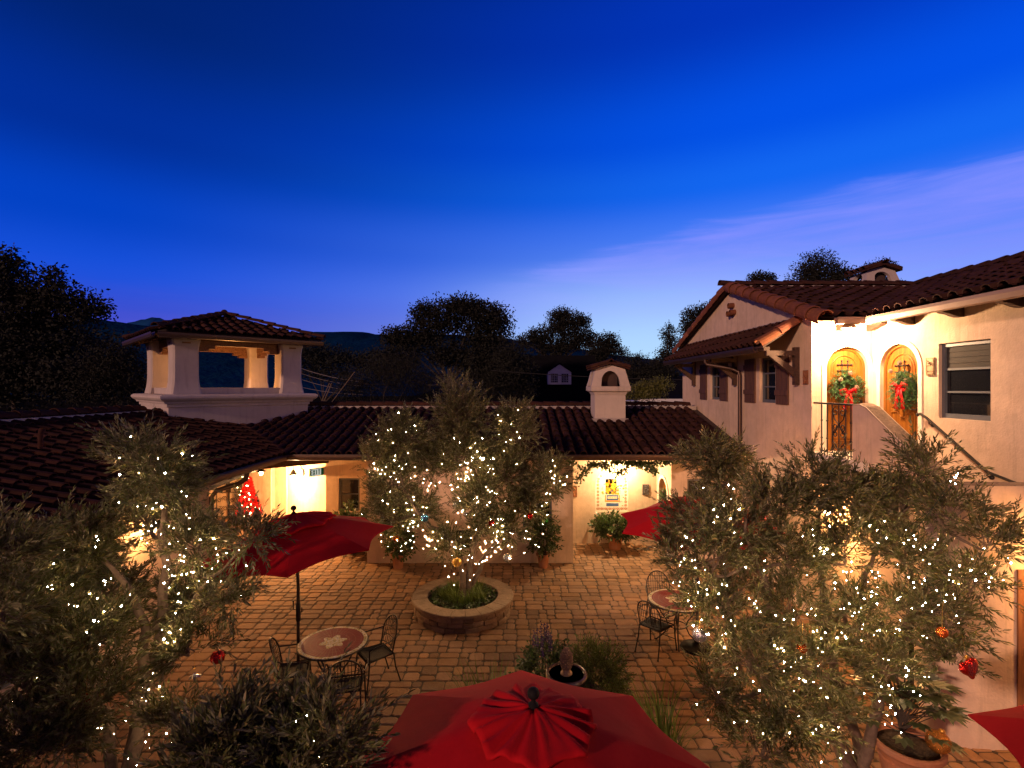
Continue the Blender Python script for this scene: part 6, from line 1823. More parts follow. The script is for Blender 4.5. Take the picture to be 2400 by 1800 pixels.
# ---------------------------------------------------------------- lamps
def point(name, loc, power, col, r=.05, parent=None):
    l = bpy.data.lights.new(name, 'POINT'); l.energy = power; l.color = col; l.shadow_soft_size = r
    o = bpy.data.objects.new(name, l); COL.objects.link(o); o.location = loc
    return o
WARM = (1.0, .66, .34); AMBER = (1.0, .46, .15)
def bell_lantern(label, c, wall_pt, seed):
    """scroll bracket with a flared bell shade and glowing glass"""
    c = Vector(c); w = Vector(wall_pt); t = thing('wall_lantern', label, 'lantern', w, 0, 'lit iron lanterns')
    g = G(); g.lathe([(.012, .14), (.03, .13), (.05, .09), (.075, .04), (.12, .0), (.125, -.01)], c, 20); g.lathe([(.115, -.008), (.07, .035), (.045, .085), (.03, .12)], c, 20)
    g.build('shade', iron, t, off=w, smooth=True)
    g = G(); d = (c - w); d.z = 0; L = d.length; d.normalize()
    P = lambda u, z, k=0.0: w + d * u + Vector((0, 0, z))
    zc = c.z - w.z + .14
    g.tube([P(0, -.12), P(.06, .10), P(L * .5, zc + .14), P(L * .92, zc + .12), P(L, zc)], .012, 6)
    scroll(g, P, L * .45, zc + .02, .09, 1.3, math.pi / 2, 1, .009); g.obox(P(.012, -.08), d * .012, Vector((-d.y, d.x, 0)) * .05, Vector((0, 0, .11)))
    g.build('bracket', iron, t, off=w, smooth=True)
    g = G(); g.sphere(c + Vector((0, 0, -.055)), .05, 14, 10, (1, 1, 1.2)); g.build('bulb', lamp_glass, t, off=w, smooth='all')
    return t
wl = pn  # porch wall frame
lc = at(698, 1122, 15.3); i_ = 2.45
def on_pn(px, out=0.0):
    """where the column px meets the porch wall"""
    k = (px - 1200) / F_PX; p, q = Vector((*P1, 0)), Vector((*P0, 0)); d = q - p
    s = (k * p.y - p.x) / (d.x - k * d.y); return p + d * s, s * d.length
wp, a_ = on_pn(712); 
LP = [(1.0, .66, .34)]
c1 = pn(a_ - .06, 1.92, .30)
bell_lantern('scroll-bracketed bell lantern glowing on the porch wall beside the exit sign', c1, pn(a_, 2.02, 0), 1)
pl1 = point('porch_lamp', c1 + Vector((0, 0, -.10)), 400, WARM, .06)
wp2, a2 = on_pn(596)
c2 = at(612, 1104, 14.6)
bell_lantern('glaring porch lantern hanging just under the gutter at the inner corner', c2, c2 + Vector((-.34, .22, .12)), 2)
pl2 = point('porch_lamp', c2 + Vector((0.02, -.02, -.10)), 1300, AMBER, .06)
# niche light over the mural
nc = Vector((3.02, 14.40, 2.40))
bell_lantern('lantern over the tile mural, half hidden by vine leaves', nc, (2.95, 14.74, 2.48), 3)
point('niche_lamp', nc + Vector((0, -.04, -.10)), 330, WARM, .06)
# shaded light under the upstairs eave
t = thing('eave_lamp', 'small half-shaded lamp under the upstairs eave between the two wreathed doors', 'lamp', (6.42, 10.0, 5.62), 0, 'lit iron lanterns')
g = G(); g.lathe([(.05, .07), (.09, .05), (.12, .0), (.125, -.015)], (-.14, -.45, 0), 20); g.bar((0, 0, .05), (-.14, -.45, .07), .03, .03); g.build('shade', bronze, t, smooth=True)
g = G(); g.sphere((-.14, -.45, -.03), .055, 14, 10); g.build('bulb', lamp_glass, t, smooth='all')
point('eave_light', (6.28, 9.55, 5.50), 420, (1.0, .60, .32), .08)
# assumed, unseen door lantern lighting the stair wall, plus two added lanterns to brighten the paving
for (lab, c, wpt, P_) in (('assumed lantern over the lower door beside the curved stair wall', (6.80, 6.03, 2.62), (6.80, 6.33, 2.72), 200),
                         ('added fill lantern under the landing, unseen behind the wide olive', (5.60, 9.10, 2.35), (5.85, 9.10, 2.45), 420),
                         ('added fill lantern on the left wing, unseen behind the forked olive', (-5.82, 8.3, 2.25), (-6.1, 8.3, 2.35), 70)):
    bell_lantern(lab, c, wpt, 9); point('unseen_wall_lamp', Vector(c) + Vector((0, 0, -.10)), P_, AMBER, .06)
# lamps inside the tower, below the parapet line
for (a, b) in ((.25, .2),):
    q = TW(a, b, 4.42)
    t = thing('tower_uplight', 'small uplight on the tower floor between its four columns', 'lamp', TW(a, b, 4.322))
    g = G(); g.lathe([(.06, 0), (.06, .05), (.045, .07)], n=14); g.build('housing', iron, t, smooth=40)
    g = G(); g.lathe([(.04, .072), (0, .078)], n=12); g.build('lens', lamp_glass, t)
    point('tower_light', q + Vector((0, 0, .08)), 110, (1.0, .42, .11), .05)

# ---------------------------------------------------------------- exit sign
ep, ea = on_pn(757)
t = thing('exit_sign', 'projecting EXIT sign with green letters at the end of the porch wall', 'sign', pn(ea, 2.08, 0))
ef = lambda u, z, k=0.0: pn(ea, 2.08 + z, 0) + (pn(0, 0, 1) - pn(0, 0, 0)) * u + (pn(1, 0, 0) - pn(0, 0, 0)) * -k
off = t.location.copy()
g = G(); D = ef(0, 0, -.03) - ef(0, 0, .03)
g.prism([ef(.08, -.10, .03), ef(.42, -.10, .03), ef(.42, .10, .03), ef(.08, .10, .03)], D); g.build('light_panel', exit_white, t, off=off)
g = G()
for (a, b, c, d) in ((.0, .08, -.11, .11), (.42, .435, -.11, .11)): g.prism([ef(a, c, .034), ef(b, c, .034), ef(b, d, .034), ef(a, d, .034)], ef(0, 0, -.034) - ef(0, 0, .034))
for z in (-.115, .10): g.prism([ef(.08, z, .034), ef(.42, z, .034), ef(.42, z + .014, .034), ef(.08, z + .014, .034)], ef(0, 0, -.034) - ef(0, 0, .034))
g.build('housing', exit_green, t, off=off)
g = G()
def stroke(u0, z0, u1, z1, side):
    p, q = ef(u0, z0, .032 * side), ef(u1, z1, .032 * side); g.bar(p, q, .026, .006, up=tuple(ef(0, 0, side) - ef(0, 0, 0)))
for side in (1, -1):
    x0 = lambda i: (.405 - .078 * i) if side < 0 else (.095 + .078 * i)
    s = -1 if side < 0 else 1; w = .05 * s
    u = x0(0); stroke(u, -.065, u, .065, side); [stroke(u, z, u + w, z, side) for z in (-.062, 0, .062)]
    u = x0(1); stroke(u, -.065, u + w, .065, side); stroke(u, .065, u + w, -.065, side)
    u = x0(2) + w * .5; stroke(u, -.065, u, .065, side)
    u = x0(3); stroke(u, .06, u + w * 1.1, .06, side); stroke(u + w * .55, -.065, u + w * .55, .065, side)
g.build('lettering', exit_green, t, off=off)

# ---------------------------------------------------------------- porch gate and christmas tree
gf = frame_of((-10.6, 17.5), P1)
t = thing('iron_gate', 'pair of scrolled iron gate leaves in the arched opening at the back of the porch', 'gate', gf(.86, 0, 0)); off = t.location.copy()
for s in (-1, 1):
    g = G(); c = .86; x0 = c + s * .02; x1 = c + s * .42; m = (x0 + x1) / 2
    for x in (x0, x1): g.tube([gf(x, .04, -.1), gf(x, 2.1 if x == x0 else 1.85, -.1)], .018 if x == x0 else .012, 6)
    for z in (.06, .9, 1.75): g.tube([gf(x0, z, -.1), gf(x1, z, -.1)], .012, 6)
    for z in (.28, .62, 1.15, 1.5):
        scroll(g, gf, m - .09, z, .09, 1.4, 0, 1, .009, -.1); scroll(g, gf, m + .09, z + .06, .09, 1.4, math.pi, -1, .009, -.1)
    g.obox(gf(x0 + s * .03, 1.05, -.09), gf(.03, 0, 0) - gf(0, 0, 0), Vector((0, 0, .16)), (gf(0, 0, .015) - gf(0, 0, 0)))
    g.build('gate_leaf', iron, t, off=off, smooth=True)
g = G(); g.quad(gf(.38, 0, -.24), gf(1.34, 0, -.24), gf(1.34, 2.3, -.24), gf(.38, 2.3, -.24)); g.build('passage_back', stucco, t, off=off)
ct = thing('christmas_tree', 'small cone-shaped red Christmas tree with lights in a white pot in the porch', 'Christmas tree', Vector((-8.62, 16.75, .018)))
pot_mesh(.15, .11, .30).build('pot', pot_white, ct, smooth=30)
rr_ = np.random.default_rng(77); n = 2600; z = rr_.random(n) ** 1.25; a = rr_.uniform(0, 6.28, n); rad = .36 * (1 - z) * rr_.uniform(.55, 1.06, n) + .02
Pp = np.stack([rad * np.cos(a), rad * np.sin(a), .34 + 1.20 * z], 1); Dd = np.stack([np.cos(a), np.sin(a), rr_.uniform(-.3, .5, n)], 1) + rr_.normal(0, .4, (n, 3))
Vq, Qq = leaf_quads(Pp, Dd, .085 * rr_.uniform(.6, 1.2, n), .05, rr_); np_mesh('foliage', Vq, Qq, red_leaf, ct, tint=np.repeat(rr_.uniform(.6, 1.3, (n, 1)) * np.ones((1, 3)), 4, axis=0))
g = G(); g.tube([(0, 0, .25), (0, 0, 1.5)], [.02, .008], 8); g.build('stem', dark_bark, ct)
first = None
for i in range(34):
    zz = rr_.random() ** 1.2; aa = rr_.uniform(0, 6.28) if i % 3 else rr_.uniform(3.6, 5.6); q = .36 * (1 - zz) + .03
    if first is None: o = bulb_mesh('bulb', tree_bulb); first = o
    else: o = first.copy(); COL.objects.link(o)
    o.parent = ct; o.location = (q * math.cos(aa), q * math.sin(aa), .34 + 1.18 * zz); o.scale = (.016,) * 3
gt = thing('garland', 'green garland with a few lights hanging beside the gate, left of the red tree', 'garland', (-9.05, 17.2, 0.5))
shrub(gt, (0, 0, .85), .13, .13, .72, 150, .05, .018, needle_leaf, np.random.default_rng(78), stems=3, base_z=.05, tl=(.06, .14))
for i in range(10):
    o = first.copy(); COL.objects.link(o); o.parent = gt; o.location = (rr_.uniform(-.12, .12), -.13, .3 + i * .12); o.scale = (.013,) * 3

# ---------------------------------------------------------------- wreaths on the upstairs doors
def wreath(label, P, a, z, r, seed, k0, bs=1.0, bu=0.0, bv=0.0):
    c = P(a, z, k0); t = thing('door_wreath', label, 'wreath', c, 0, 'wreaths with red bows on the doors'); r_ = np.random.default_rng(seed)
    ex = P(1, 0, 0) - P(0, 0, 0); en = P(0, 0, 1) - P(0, 0, 0); ez = Vector((0, 0, 1))
    n = 420; th = r_.uniform(0, 6.28, n); ph = r_.uniform(0, 6.28, n); R0 = r * .66; R1 = r * .20
    E = [np.array(tuple(v)) for v in (ex, en, ez)]
    def pos(th, ph, R1_): return (E[0] * (np.cos(th) * (R0 + R1_ * np.cos(ph)))[:, None] + E[2] * (np.sin(th) * (R0 + R1_ * np.cos(ph)))[:, None] + E[1] * (np.maximum(.0, np.sin(ph)) * R1_ + .01)[:, None])
    P0_ = pos(th, ph, R1); tang = -E[0] * np.sin(th)[:, None] + E[2] * np.cos(th)[:, None]
    rad = E[0] * np.cos(th)[:, None] + E[2] * np.sin(th)[:, None]
    D = tang * .7 + rad * (np.cos(ph) * .8)[:, None] + E[1] * (np.abs(np.sin(ph)) * .7 + .1)[:, None] + r_.normal(0, .25, (n, 3))
    V, Q, T, SV, SQ = sprays(P0_, D, r_.uniform(.07, .13, n), 16, .036, .007, r_, spread=.8, tintvar=(.6, 1.5))
    np_mesh('needles', V, Q, needle_leaf, t, tint=T)
    g = G(); g.tube([ex * (R0 * math.cos(2 * math.pi * k / 32)) + ez * (R0 * math.sin(2 * math.pi * k / 32)) + en * .015 for k in range(32)], R1 * .55, 8, closed=True); g.build('ring', mat('wreath_core', (.02, .035, .012), .9), t, smooth=True)
    g = G(); bz = -r * .36
    L = lambda u, v, k=.0: ex * (bu + u * bs) + ez * (bz + bv + (v - bz) * bs) + en * (k + R1 * .9)
    def band(pts, w0, w1):
        m = len(pts); vs = []
        for i, p in enumerate(pts):
            d = (pts[min(i + 1, m - 1)] - pts[max(i - 1, 0)]).normalized(); s = d.cross(en).normalized() * (w0 + (w1 - w0) * i / (m - 1)) / 2
            vs += [p + s, p - s]
        g.add(vs, [(2 * i, 2 * i + 2, 2 * i + 3, 2 * i + 1) for i in range(m - 1)])
    for s in (-1, 1):
        band([L(s * .01, bz + .01, .03), L(s * .07, bz + .055, .07), L(s * .125, bz + .035, .05), L(s * .115, bz - .01, .03), L(s * .06, bz - .015, .035), L(s * .01, bz - .005, .03)], .05 * bs, .06 * bs)
        band([L(s * .012, bz - .005, .035), L(s * .035, bz - .09, .05), L(s * .05, bz - .17, .035), L(s * .06, bz - .26, .04)], .045 * bs, .062 * bs)
    g.sphere(L(0, bz, .035), .028, 10, 8)
    bow = g.build('bow', ribbon, t, smooth=30); sm = bow.modifiers.new('ribbon_thickness', 'SOLIDIFY'); sm.thickness = .003
    for (u, v) in ((-.13, .10), (.12, -.02), (.02, .20)):
        g = G(); c0 = L(u, v, .02)
        for i in range(5):
            for k in range(7):
                aa = 2 * math.pi * (k + .5 * (i % 2)) / 7; q = .036 * math.sin(math.pi * (.2 + .7 * i / 5)); d = ex * math.cos(aa) + ez * math.sin(aa)
                g.sphere(c0 + d * q + en * (.008 + .012 * (4 - i)), .0095, 6, 4)
        g.sphere(c0 + en * .02, .022, 8, 6)
        g.build('pine_cone', mat('pine_cone_%d' % (seed * 10 + int(u * 100)), (.26, .15, .10), .8), t, smooth='all')
    return t
wreath('round green wreath with red bow and cones on the upstairs door facing the courtyard', f1, .70, 4.50, .31, 5, -.06, 1.25)
wreath('green wreath seen edge-on, red bow at its centre, on the upstairs door beside the handrail', f2, da(9.20), 4.46, .32, 6, -.05, 1.45, -.05, .14)
nd = wreath('small wreath with red bow on the arched door inside the mural niche', fd, .60, 1.42, .24, 7, -.10)

# ---------------------------------------------------------------- tile mural
mc = nb(1.32, 1.5, -.03); t = thing('tile_mural', 'arched painted tile mural of a basket of yellow flowers with a border of rosettes', 'tile mural', mc); off = mc
K = -.033
tile_white = mat('mural_white', (.70, .64, .52), .35, var=(4, .94, 1.04)); 
MC = {k: mat('mural_' + k, v, .35, tint=True) for k, v in {'rust': (.36, .10, .03), 'yellow': (.78, .44, .03), 'orange': (.70, .24, .02), 'blue': (.05, .10, .22), 'sky': (.34, .50, .60), 'green': (.10, .20, .06), 'cream': (.66, .54, .36)}.items()}
g = G(); o_ = arch_outline(1.32, .475, .925, 2.135, 20); g.prism([nb(x, z, K) for x, z in o_], nb(0, 0, K + .004) - nb(0, 0, K))
for z in [.925 + .1525 * i for i in range(1, 8)]: pass
g.build('panel', tile_white, t, off=off)
order = list(MC); 
def disc(g, a, z, r, k, n=10, sq=1.0, rot=0):
    pts = [nb(a + r * math.cos(rot + 2 * math.pi * i / n), z + r * sq * math.sin(rot + 2 * math.pi * i / n), k) for i in range(n)]
    g.prism(pts, nb(0, 0, k - .003) - nb(0, 0, k))
def rect(g, a0, a1, z0, z1, k): g.prism([nb(a0, z0, k), nb(a1, z0, k), nb(a1, z1, k), nb(a0, z1, k)], nb(0, 0, k - .003) - nb(0, 0, k))
g = G(); k = K + .006
ros = [(.92, z) for z in np.arange(1.10, 1.80, .098)] + [(1.72, z) for z in np.arange(1.10, 1.80, .098)] + [(.92 + .1143 * i, 1.0) for i in range(8)] + [(.94, 1.86), (1.70, 1.86), (1.01, 1.94), (1.63, 1.94)]
for i, (a, z) in enumerate(ros):
    top_ = z > 1.5
    g.mi = order.index('yellow' if z > 1.78 else ('orange' if top_ else 'rust'))
    for q in range(6): disc(g, a + .024 * math.cos(q * 1.047), z + .024 * math.sin(q * 1.047), .015, k, 7)
    g.mi = order.index('cream'); disc(g, a, z, .018, k + .0015, 8); g.mi = order.index('rust'); disc(g, a, z, .009, k + .003, 7)
    if z < 1.02:
        g.mi = order.index('rust')
        for dx in (-.047, .047): rect(g, a + dx - .005, a + dx + .005, z - .035, z + .035, k)
g.build('rosette_border', [MC[q] for q in order], t, off=off)
g = G(); mr = random.Random(9)
g.mi = order.index('sky'); rect(g, 1.14, 1.46, 1.42, 1.86, k - .002)
g.mi = order.index('blue'); rect(g, 1.16, 1.52, 1.07, 1.16, k); rect(g, 1.17, 1.50, 1.24, 1.40, k)
g.mi = order.index('cream'); rect(g, 1.20, 1.47, 1.29, 1.35, k + .002); rect(g, 1.14, 1.54, 1.395, 1.415, k + .002)
g.mi = order.index('orange'); rect(g, 1.13, 1.55, 1.20, 1.235, k + .002); rect(g, 1.12, 1.15, 1.20, 1.40, k + .001); rect(g, 1.52, 1.55, 1.20, 1.40, k + .001)
for i in range(5): disc(g, 1.24 + i * .05, 1.32, .016, k + .004, 8)
g.build('basket', [MC[q] for q in order], t, off=off)
g = G()
for i in range(34):
    a = 1.34 + mr.gauss(0, .13); z = 1.58 + mr.gauss(0, .10); z = max(z, 1.43)
    g.mi = order.index(mr.choice(['green', 'blue', 'green'])); disc(g, a, z, .028, k + .001, 6, .5, mr.uniform(0, 3))
for i in range(44):
    a = 1.33 + mr.gauss(0, .13); z = 1.57 + mr.gauss(0, .12); z = max(z, 1.44); r = mr.uniform(.018, .034)
    g.mi = order.index(mr.choice(['yellow', 'yellow', 'yellow', 'orange'])); disc(g, a, z, r, k + .003 + i * .0001, 11, 1, mr.uniform(0, 3))
    g.mi = order.index(mr.choice(['orange', 'rust'])); disc(g, a, z, r * .38, k + .009, 8)
for i in range(30):
    a = mr.choice((1.03, 1.62)) + mr.gauss(0, .05); z = mr.uniform(1.08, 1.75); g.mi = order.index(mr.choice(['blue', 'green', 'orange', 'sky', 'yellow'])); disc(g, a, z, mr.uniform(.010, .022), k + .001, 7, mr.uniform(.5, 1), mr.uniform(0, 3))
for i in range(26):
    a = 1.32 + mr.gauss(0, .17); z = mr.uniform(1.74, 2.02); g.mi = order.index(mr.choice(['sky', 'blue', 'yellow', 'green'])); disc(g, a, z, mr.uniform(.008, .018), k + .001, 7, mr.uniform(.5, 1), mr.uniform(0, 3))
g.build('painted_flowers', [MC[q] for q in order], t, off=off)

# ---------------------------------------------------------------- vine under the niche eave
vt = thing('climbing_vine', 'leafy vine trailing along the eave in front of the tile mural niche', 'vine', (1.7, 12.72, 2.5)); off = vt.location.copy()
vr = np.random.default_rng(91); g = G(); Pl, Dl = [], []
def vine(pts, dens):
    pts = smooth_path([Vector(p) for p in pts], 6); g.tube(pts, .006, 5)
    for p in pts:
        for i in range(dens):
            Pl.append(tuple(p - off + Vector(vr.normal(0, .045, 3)))); Dl.append(tuple(vr.normal(0, .7, 3) + np.array([0, -.2, -.5])))
Yv = 12.75
vine([at(1330, 1080, Yv), at(1350, 1090, Yv), at(1375, 1097, Yv), at(1400, 1085, Yv), at(1440, 1082, Yv)], 5)
vine([at(1385, 1092, Yv), at(1372, 1108, Yv), at(1360, 1116, Yv), at(1352, 1127, Yv)], 7)
vine([at(1385, 1086, Yv), at(1420, 1088, Yv), at(1455, 1082, Yv), at(1490, 1082, Yv), at(1530, 1085, Yv), at(1570, 1080, Yv)], 17)
vine([at(1410, 1088, Yv), at(1430, 1100, Yv), at(1450, 1108, Yv), at(1466, 1100, Yv), at(1470, 1088, Yv)], 7)
vine([at(1490, 1084, Yv), at(1510, 1092, Yv), at(1530, 1098, Yv), at(1536, 1103, Yv)], 13)
vine([at(1470, 1082, Yv), at(1500, 1088, Yv), at(1550, 1080, Yv), at(1600, 1076, Yv)], 9)
g.build('stems', dark_bark, vt, off=off, smooth=True)
Pl = np.array(Pl); Dl = np.array(Dl); Vq, Qq = leaf_quads(Pl, Dl, .085 * vr.uniform(.6, 1.2, len(Pl)), .06, vr)
np_mesh('leaves', Vq, Qq, shrub_leaf, vt, tint=np.repeat(vr.uniform(.6, 1.4, (len(Pl), 1)) * np.ones((1, 3)), 4, axis=0))

# ---------------------------------------------------------------- houses beyond
t = thing('shingled_house', 'dark steep-roofed house with a small white double dormer window', 'house', (4.5, 46, 0))
g = G(); YH = 44.0
zb, zt_ = 2.4, 7.5; xa, xb = at(1222, 900, YH).x, at(1412, 900, YH).x
off = t.location.copy()
g.prism([(xa, YH, zb), (xa, YH + 4, zt_), (xa, YH + 8, zb)], (xb - xa, 0, 0)); rf = g.build('roof', shingle, t, off=off)
g = G(); g.box(xa + .3, xb - .3, YH + .4, YH + 7.6, 0, zb - .02); g.build('wall', white_paint, t, off=off)
a0, a1 = at(1284, 900, YH + 1.2).x, at(1338, 900, YH + 1.2).x; YD = YH + .9
zl, zm, zp = at(0, 901, YD).z, at(0, 872, YD).z, at(0, 854, YD).z; am = (a0 + a1) / 2
g = G(); 
g.prism([(a0, YD, zl), (a1, YD, zl), (a1, YD, zm), (am, YD, zp), (a0, YD, zm)], (0, 2.6, 0))
d_ = g.build('dormer', mat('dormer_paint', (.75, .75, .78), .6, var=(2, .95, 1.03)), t, off=off)
g = G()
for s in (-1, 1):
    e = Vector((am + s * (a1 - a0) * .56, YD - .12, zm - .06)); p = Vector((am, YD - .12, zp + .05)); g.prism([e, p, p + Vector((0, 0, .09)), e + Vector((0, 0, .09))], (0, 2.9, 0))
g.build('dormer_roof', shingle, d_, off=off)
for s in (-1, 1):
    g = G(); c = am + s * (a1 - a0) * .225; w = (a1 - a0) * .145; z0, z1 = zl + .17, zm - .14
    g.quad((c - w, YD - .012, z0), (c + w, YD - .012, z0), (c + w, YD - .012, z1), (c - w, YD - .012, z1)); g.build('window', glass, d_, off=off)
    g = G()
    for i in range(5): x = c - w + 2 * w * i / 4; g.box(x - .018, x + .018, YD - .04, YD - .014, z0, z1)
    for i in range(5): z = z0 + (z1 - z0) * i / 4; g.box(c - w, c + w, YD - .042, YD - .016, z - .018, z + .018)
    g.build('muntins', white_paint, d_, off=off)
t = thing('shingled_house', 'dark swept-roof building with a pale eave line, left of the gable wall', 'house', (12.5, 38, 0)); off = t.location.copy()
g = G(); q = [at(1495, 934, 36), at(1545, 926, 37), at(1575, 900, 39), at(1590, 880, 40.5)]
w = [Vector((22, p.y, p.z)) for p in q]
for i in range(3): g.quad(q[i], w[i], w[i + 1], q[i + 1])
for i in range(3): g.quad(q[i] + Vector((0, 0, -.12)), q[i + 1] + Vector((0, 0, -.12)), w[i + 1] + Vector((0, 0, -.12)), w[i] + Vector((0, 0, -.12)))
g.quad(q[3], w[3], w[3] + Vector((0, 6, -2)), q[3] + Vector((0, 6, -2)))
g.build('roof', shingle, t, off=off)
g = G(); g.box(q[0].x, 22, 35.9, 36.0, q[0].z - .26, q[0].z - .02); g.box(q[0].x + .5, 22, 36.3, 44, 0, q[0].z - .3); g.build('wall', white_paint, t, off=off)

# ---------------------------------------------------------------- overhead wires and leaning poles
def wire(label, p, q, sag, r=.012):
    p, q = Vector(p), Vector(q); pts = [p.lerp(q, k / 16) + Vector((0, 0, -sag * 4 * (k / 16) * (1 - k / 16))) for k in range(17)]
    t = thing('overhead_wire', label, 'wire', p, 0, 'overhead wires behind the roofs'); g = G(); g.tube(pts, r, 5); g.build('cable', wire_pale if 'pale' in label else wire_m, t, off=p)
wire_pale = mat('wire_pale', (.25, .22, .22), .5, .3)
wire('pale overhead wire, topmost of the bundle right of the tower', at(640, 835, 30), at(850, 895, 26), .25, .016)
wire('pale overhead wire, second of the bundle right of the tower', at(640, 848, 30), at(850, 905, 26), .25)
wire('pale overhead wire, third of the bundle right of the tower', at(640, 862, 30), at(850, 918, 26), .25)
wire('pale overhead wire, lowest of the bundle right of the tower', at(640, 888, 30), at(850, 925, 26), .2)
wire('dark overhead wire crossing in front of the white dormer', at(1150, 868, 30), at(1640, 890, 30), .12, .022)
for i, (lab, a, b) in enumerate((('leaning wooden pole nearest the tower cornice', at(752, 945, 22), at(772, 898, 22)), ('thin pole leaning beside the one nearest the tower', at(757, 945, 22.3), at(777, 898, 22.3)), ('longer pole leaning into the feathery shrub', at(778, 942, 22), at(831, 872, 22.5)))):
    t = thing('leaning_pole', lab, 'pole', a, 0, 'poles leaning behind the roof ridge'); g = G(); d = (b - a); g.tube([a - d * 1.0, b], .013, 8); g.build('shaft', wood_pole, t, off=a)

# ---------------------------------------------------------------- sky, added fill light, camera
w = bpy.data.worlds.new('World'); scene.world = w; w.use_nodes = True
N = w.node_tree.nodes; L = w.node_tree.links
for n in list(N): N.remove(n)
out = N.new('ShaderNodeOutputWorld'); bg = N.new('ShaderNodeBackground')
tc = N.new('ShaderNodeTexCoord'); nrm = N.new('ShaderNodeVectorMath'); nrm.operation = 'NORMALIZE'; L.new(tc.outputs['Generated'], nrm.inputs[0])
sp = N.new('ShaderNodeSeparateXYZ'); L.new(nrm.outputs[0], sp.inputs[0])
def mth(op, a, b=None, c=None, clamp=False):
    n = N.new('ShaderNodeMath'); n.operation = op; n.use_clamp = clamp
    for i, v in enumerate((a, b, c)):
        if v is None: continue
        if isinstance(v, (int, float)): n.inputs[i].default_value = v
        else: L.new(v, n.inputs[i])
    return n.outputs[0]
X, Yc, Z = sp.outputs
hz = mth('SQRT', mth('ADD', mth('MULTIPLY', X, X), mth('MULTIPLY', Yc, Yc)))
elev = mth('DIVIDE', mth('ARCTAN2', Z, hz), R(45), clamp=True)         # 0 at the horizon, 1 at 45 degrees
azim = mth('ARCTAN2', X, Yc)                                            # + to the right of the view
def ramp(fac, els):
    r = N.new('ShaderNodeValToRGB'); r.color_ramp.interpolation = 'EASE'
    e = r.color_ramp.elements
    e[0].position, e[0].color = els[0][0], (*els[0][1], 1); e[1].position, e[1].color = els[-1][0], (*els[-1][1], 1)
    for p, c in els[1:-1]:
        q = e.new(p); q.color = (*c, 1)
    L.new(fac, r.inputs[0]); return r.outputs[0]
def mix(f, a, b, mode='MIX'):
    m = N.new('ShaderNodeMix'); m.data_type = 'RGBA'; m.blend_type = mode
    if isinstance(f, (int, float)): m.inputs[0].default_value = f
    else: L.new(f, m.inputs[0])
    for i, v in ((6, a), (7, b)):
        if isinstance(v, tuple): m.inputs[i].default_value = (*v, 1)
        else: L.new(v, m.inputs[i])
    return m.outputs[2]
# two evening gradients: away from the afterglow (left) and towards it (right)
far = ramp(elev, [(0.0, (.085, .070, .50)), (.13, (.036, .070, .60)), (.22, (.008, .078, .69)), (.34, (.0008, .053, .54)), (.49, (.0003, .027, .31)), (.69, (.0003, .016, .16)), (1.0, (.0002, .009, .07))])
near = ramp(elev, [(0.0, (.46, .72, 1.0)), (.08, (.32, .56, 1.0)), (.20, (.22, .36, .97)), (.32, (.075, .22, .93)), (.45, (.006, .132, .86)), (.56, (.0006, .082, .78)), (.76, (.0004, .034, .48)), (1.0, (.0003, .016, .22))])
glow_f = N.new('ShaderNodeMapRange'); glow_f.interpolation_type = 'SMOOTHSTEP'
L.new(azim, glow_f.inputs[0]); glow_f.inputs[1].default_value = R(-40); glow_f.inputs[2].default_value = R(30)
sky = mix(glow_f.outputs[0], far, near)
# lilac veil of cirrus: a long streak that climbs to the right
nz = N.new('ShaderNodeTexNoise'); mp = N.new('ShaderNodeMapping'); L.new(nrm.outputs[0], mp.inputs[0]); mp.inputs['Rotation'].default_value = (0, R(14), 0); mp.inputs['Scale'].default_value = (1.6, 1.6, 15)
L.new(mp.outputs[0], nz.inputs['Vector']); nz.inputs['Scale'].default_value = 2.2; nz.inputs['Detail'].default_value = 7; nz.inputs['Roughness'].default_value = .6; nz.inputs['Distortion'].default_value = .5
tan_e = mth('DIVIDE', Z, mth('MAXIMUM', Yc, .05)); tan_a = mth('DIVIDE', X, mth('MAXIMUM', Yc, .05))
line = mth('ADD', mth('MULTIPLY', tan_a, .25), .225)                    # upper edge of the streak
dlt = mth('ADD', mth('SUBTRACT', line, tan_e), mth('MULTIPLY', mth('SUBTRACT', nz.outputs[0], .5), .07))
up = N.new('ShaderNodeMapRange'); up.interpolation_type = 'SMOOTHSTEP'; L.new(dlt, up.inputs[0]); up.inputs[1].default_value = -.008; up.inputs[2].default_value = .035
dn = N.new('ShaderNodeMapRange'); dn.interpolation_type = 'SMOOTHSTEP'; L.new(dlt, dn.inputs[0]); dn.inputs[1].default_value = .10; dn.inputs[2].default_value = .50; dn.inputs[3].default_value = 1; dn.inputs[4].default_value = 0
sd = N.new('ShaderNodeMapRange'); sd.interpolation_type = 'SMOOTHSTEP'; L.new(tan_a, sd.inputs[0]); sd.inputs[1].default_value = -.22; sd.inputs[2].default_value = .10
fr = mth('GREATER_THAN', Yc, .05)
streak = mth('MULTIPLY', mth('MULTIPLY', up.outputs[0], dn.outputs[0]), mth('MULTIPLY', sd.outputs[0], fr))
wisp = N.new('ShaderNodeMapRange'); L.new(nz.outputs[0], wisp.inputs[0]); wisp.inputs[1].default_value = .32; wisp.inputs[2].default_value = .68; wisp.inputs[3].default_value = .35; wisp.inputs[4].default_value = 1
sky = mix(mth('MULTIPLY', mth('MULTIPLY', streak, wisp.outputs[0]), .9), sky, (.22, .27, .98))
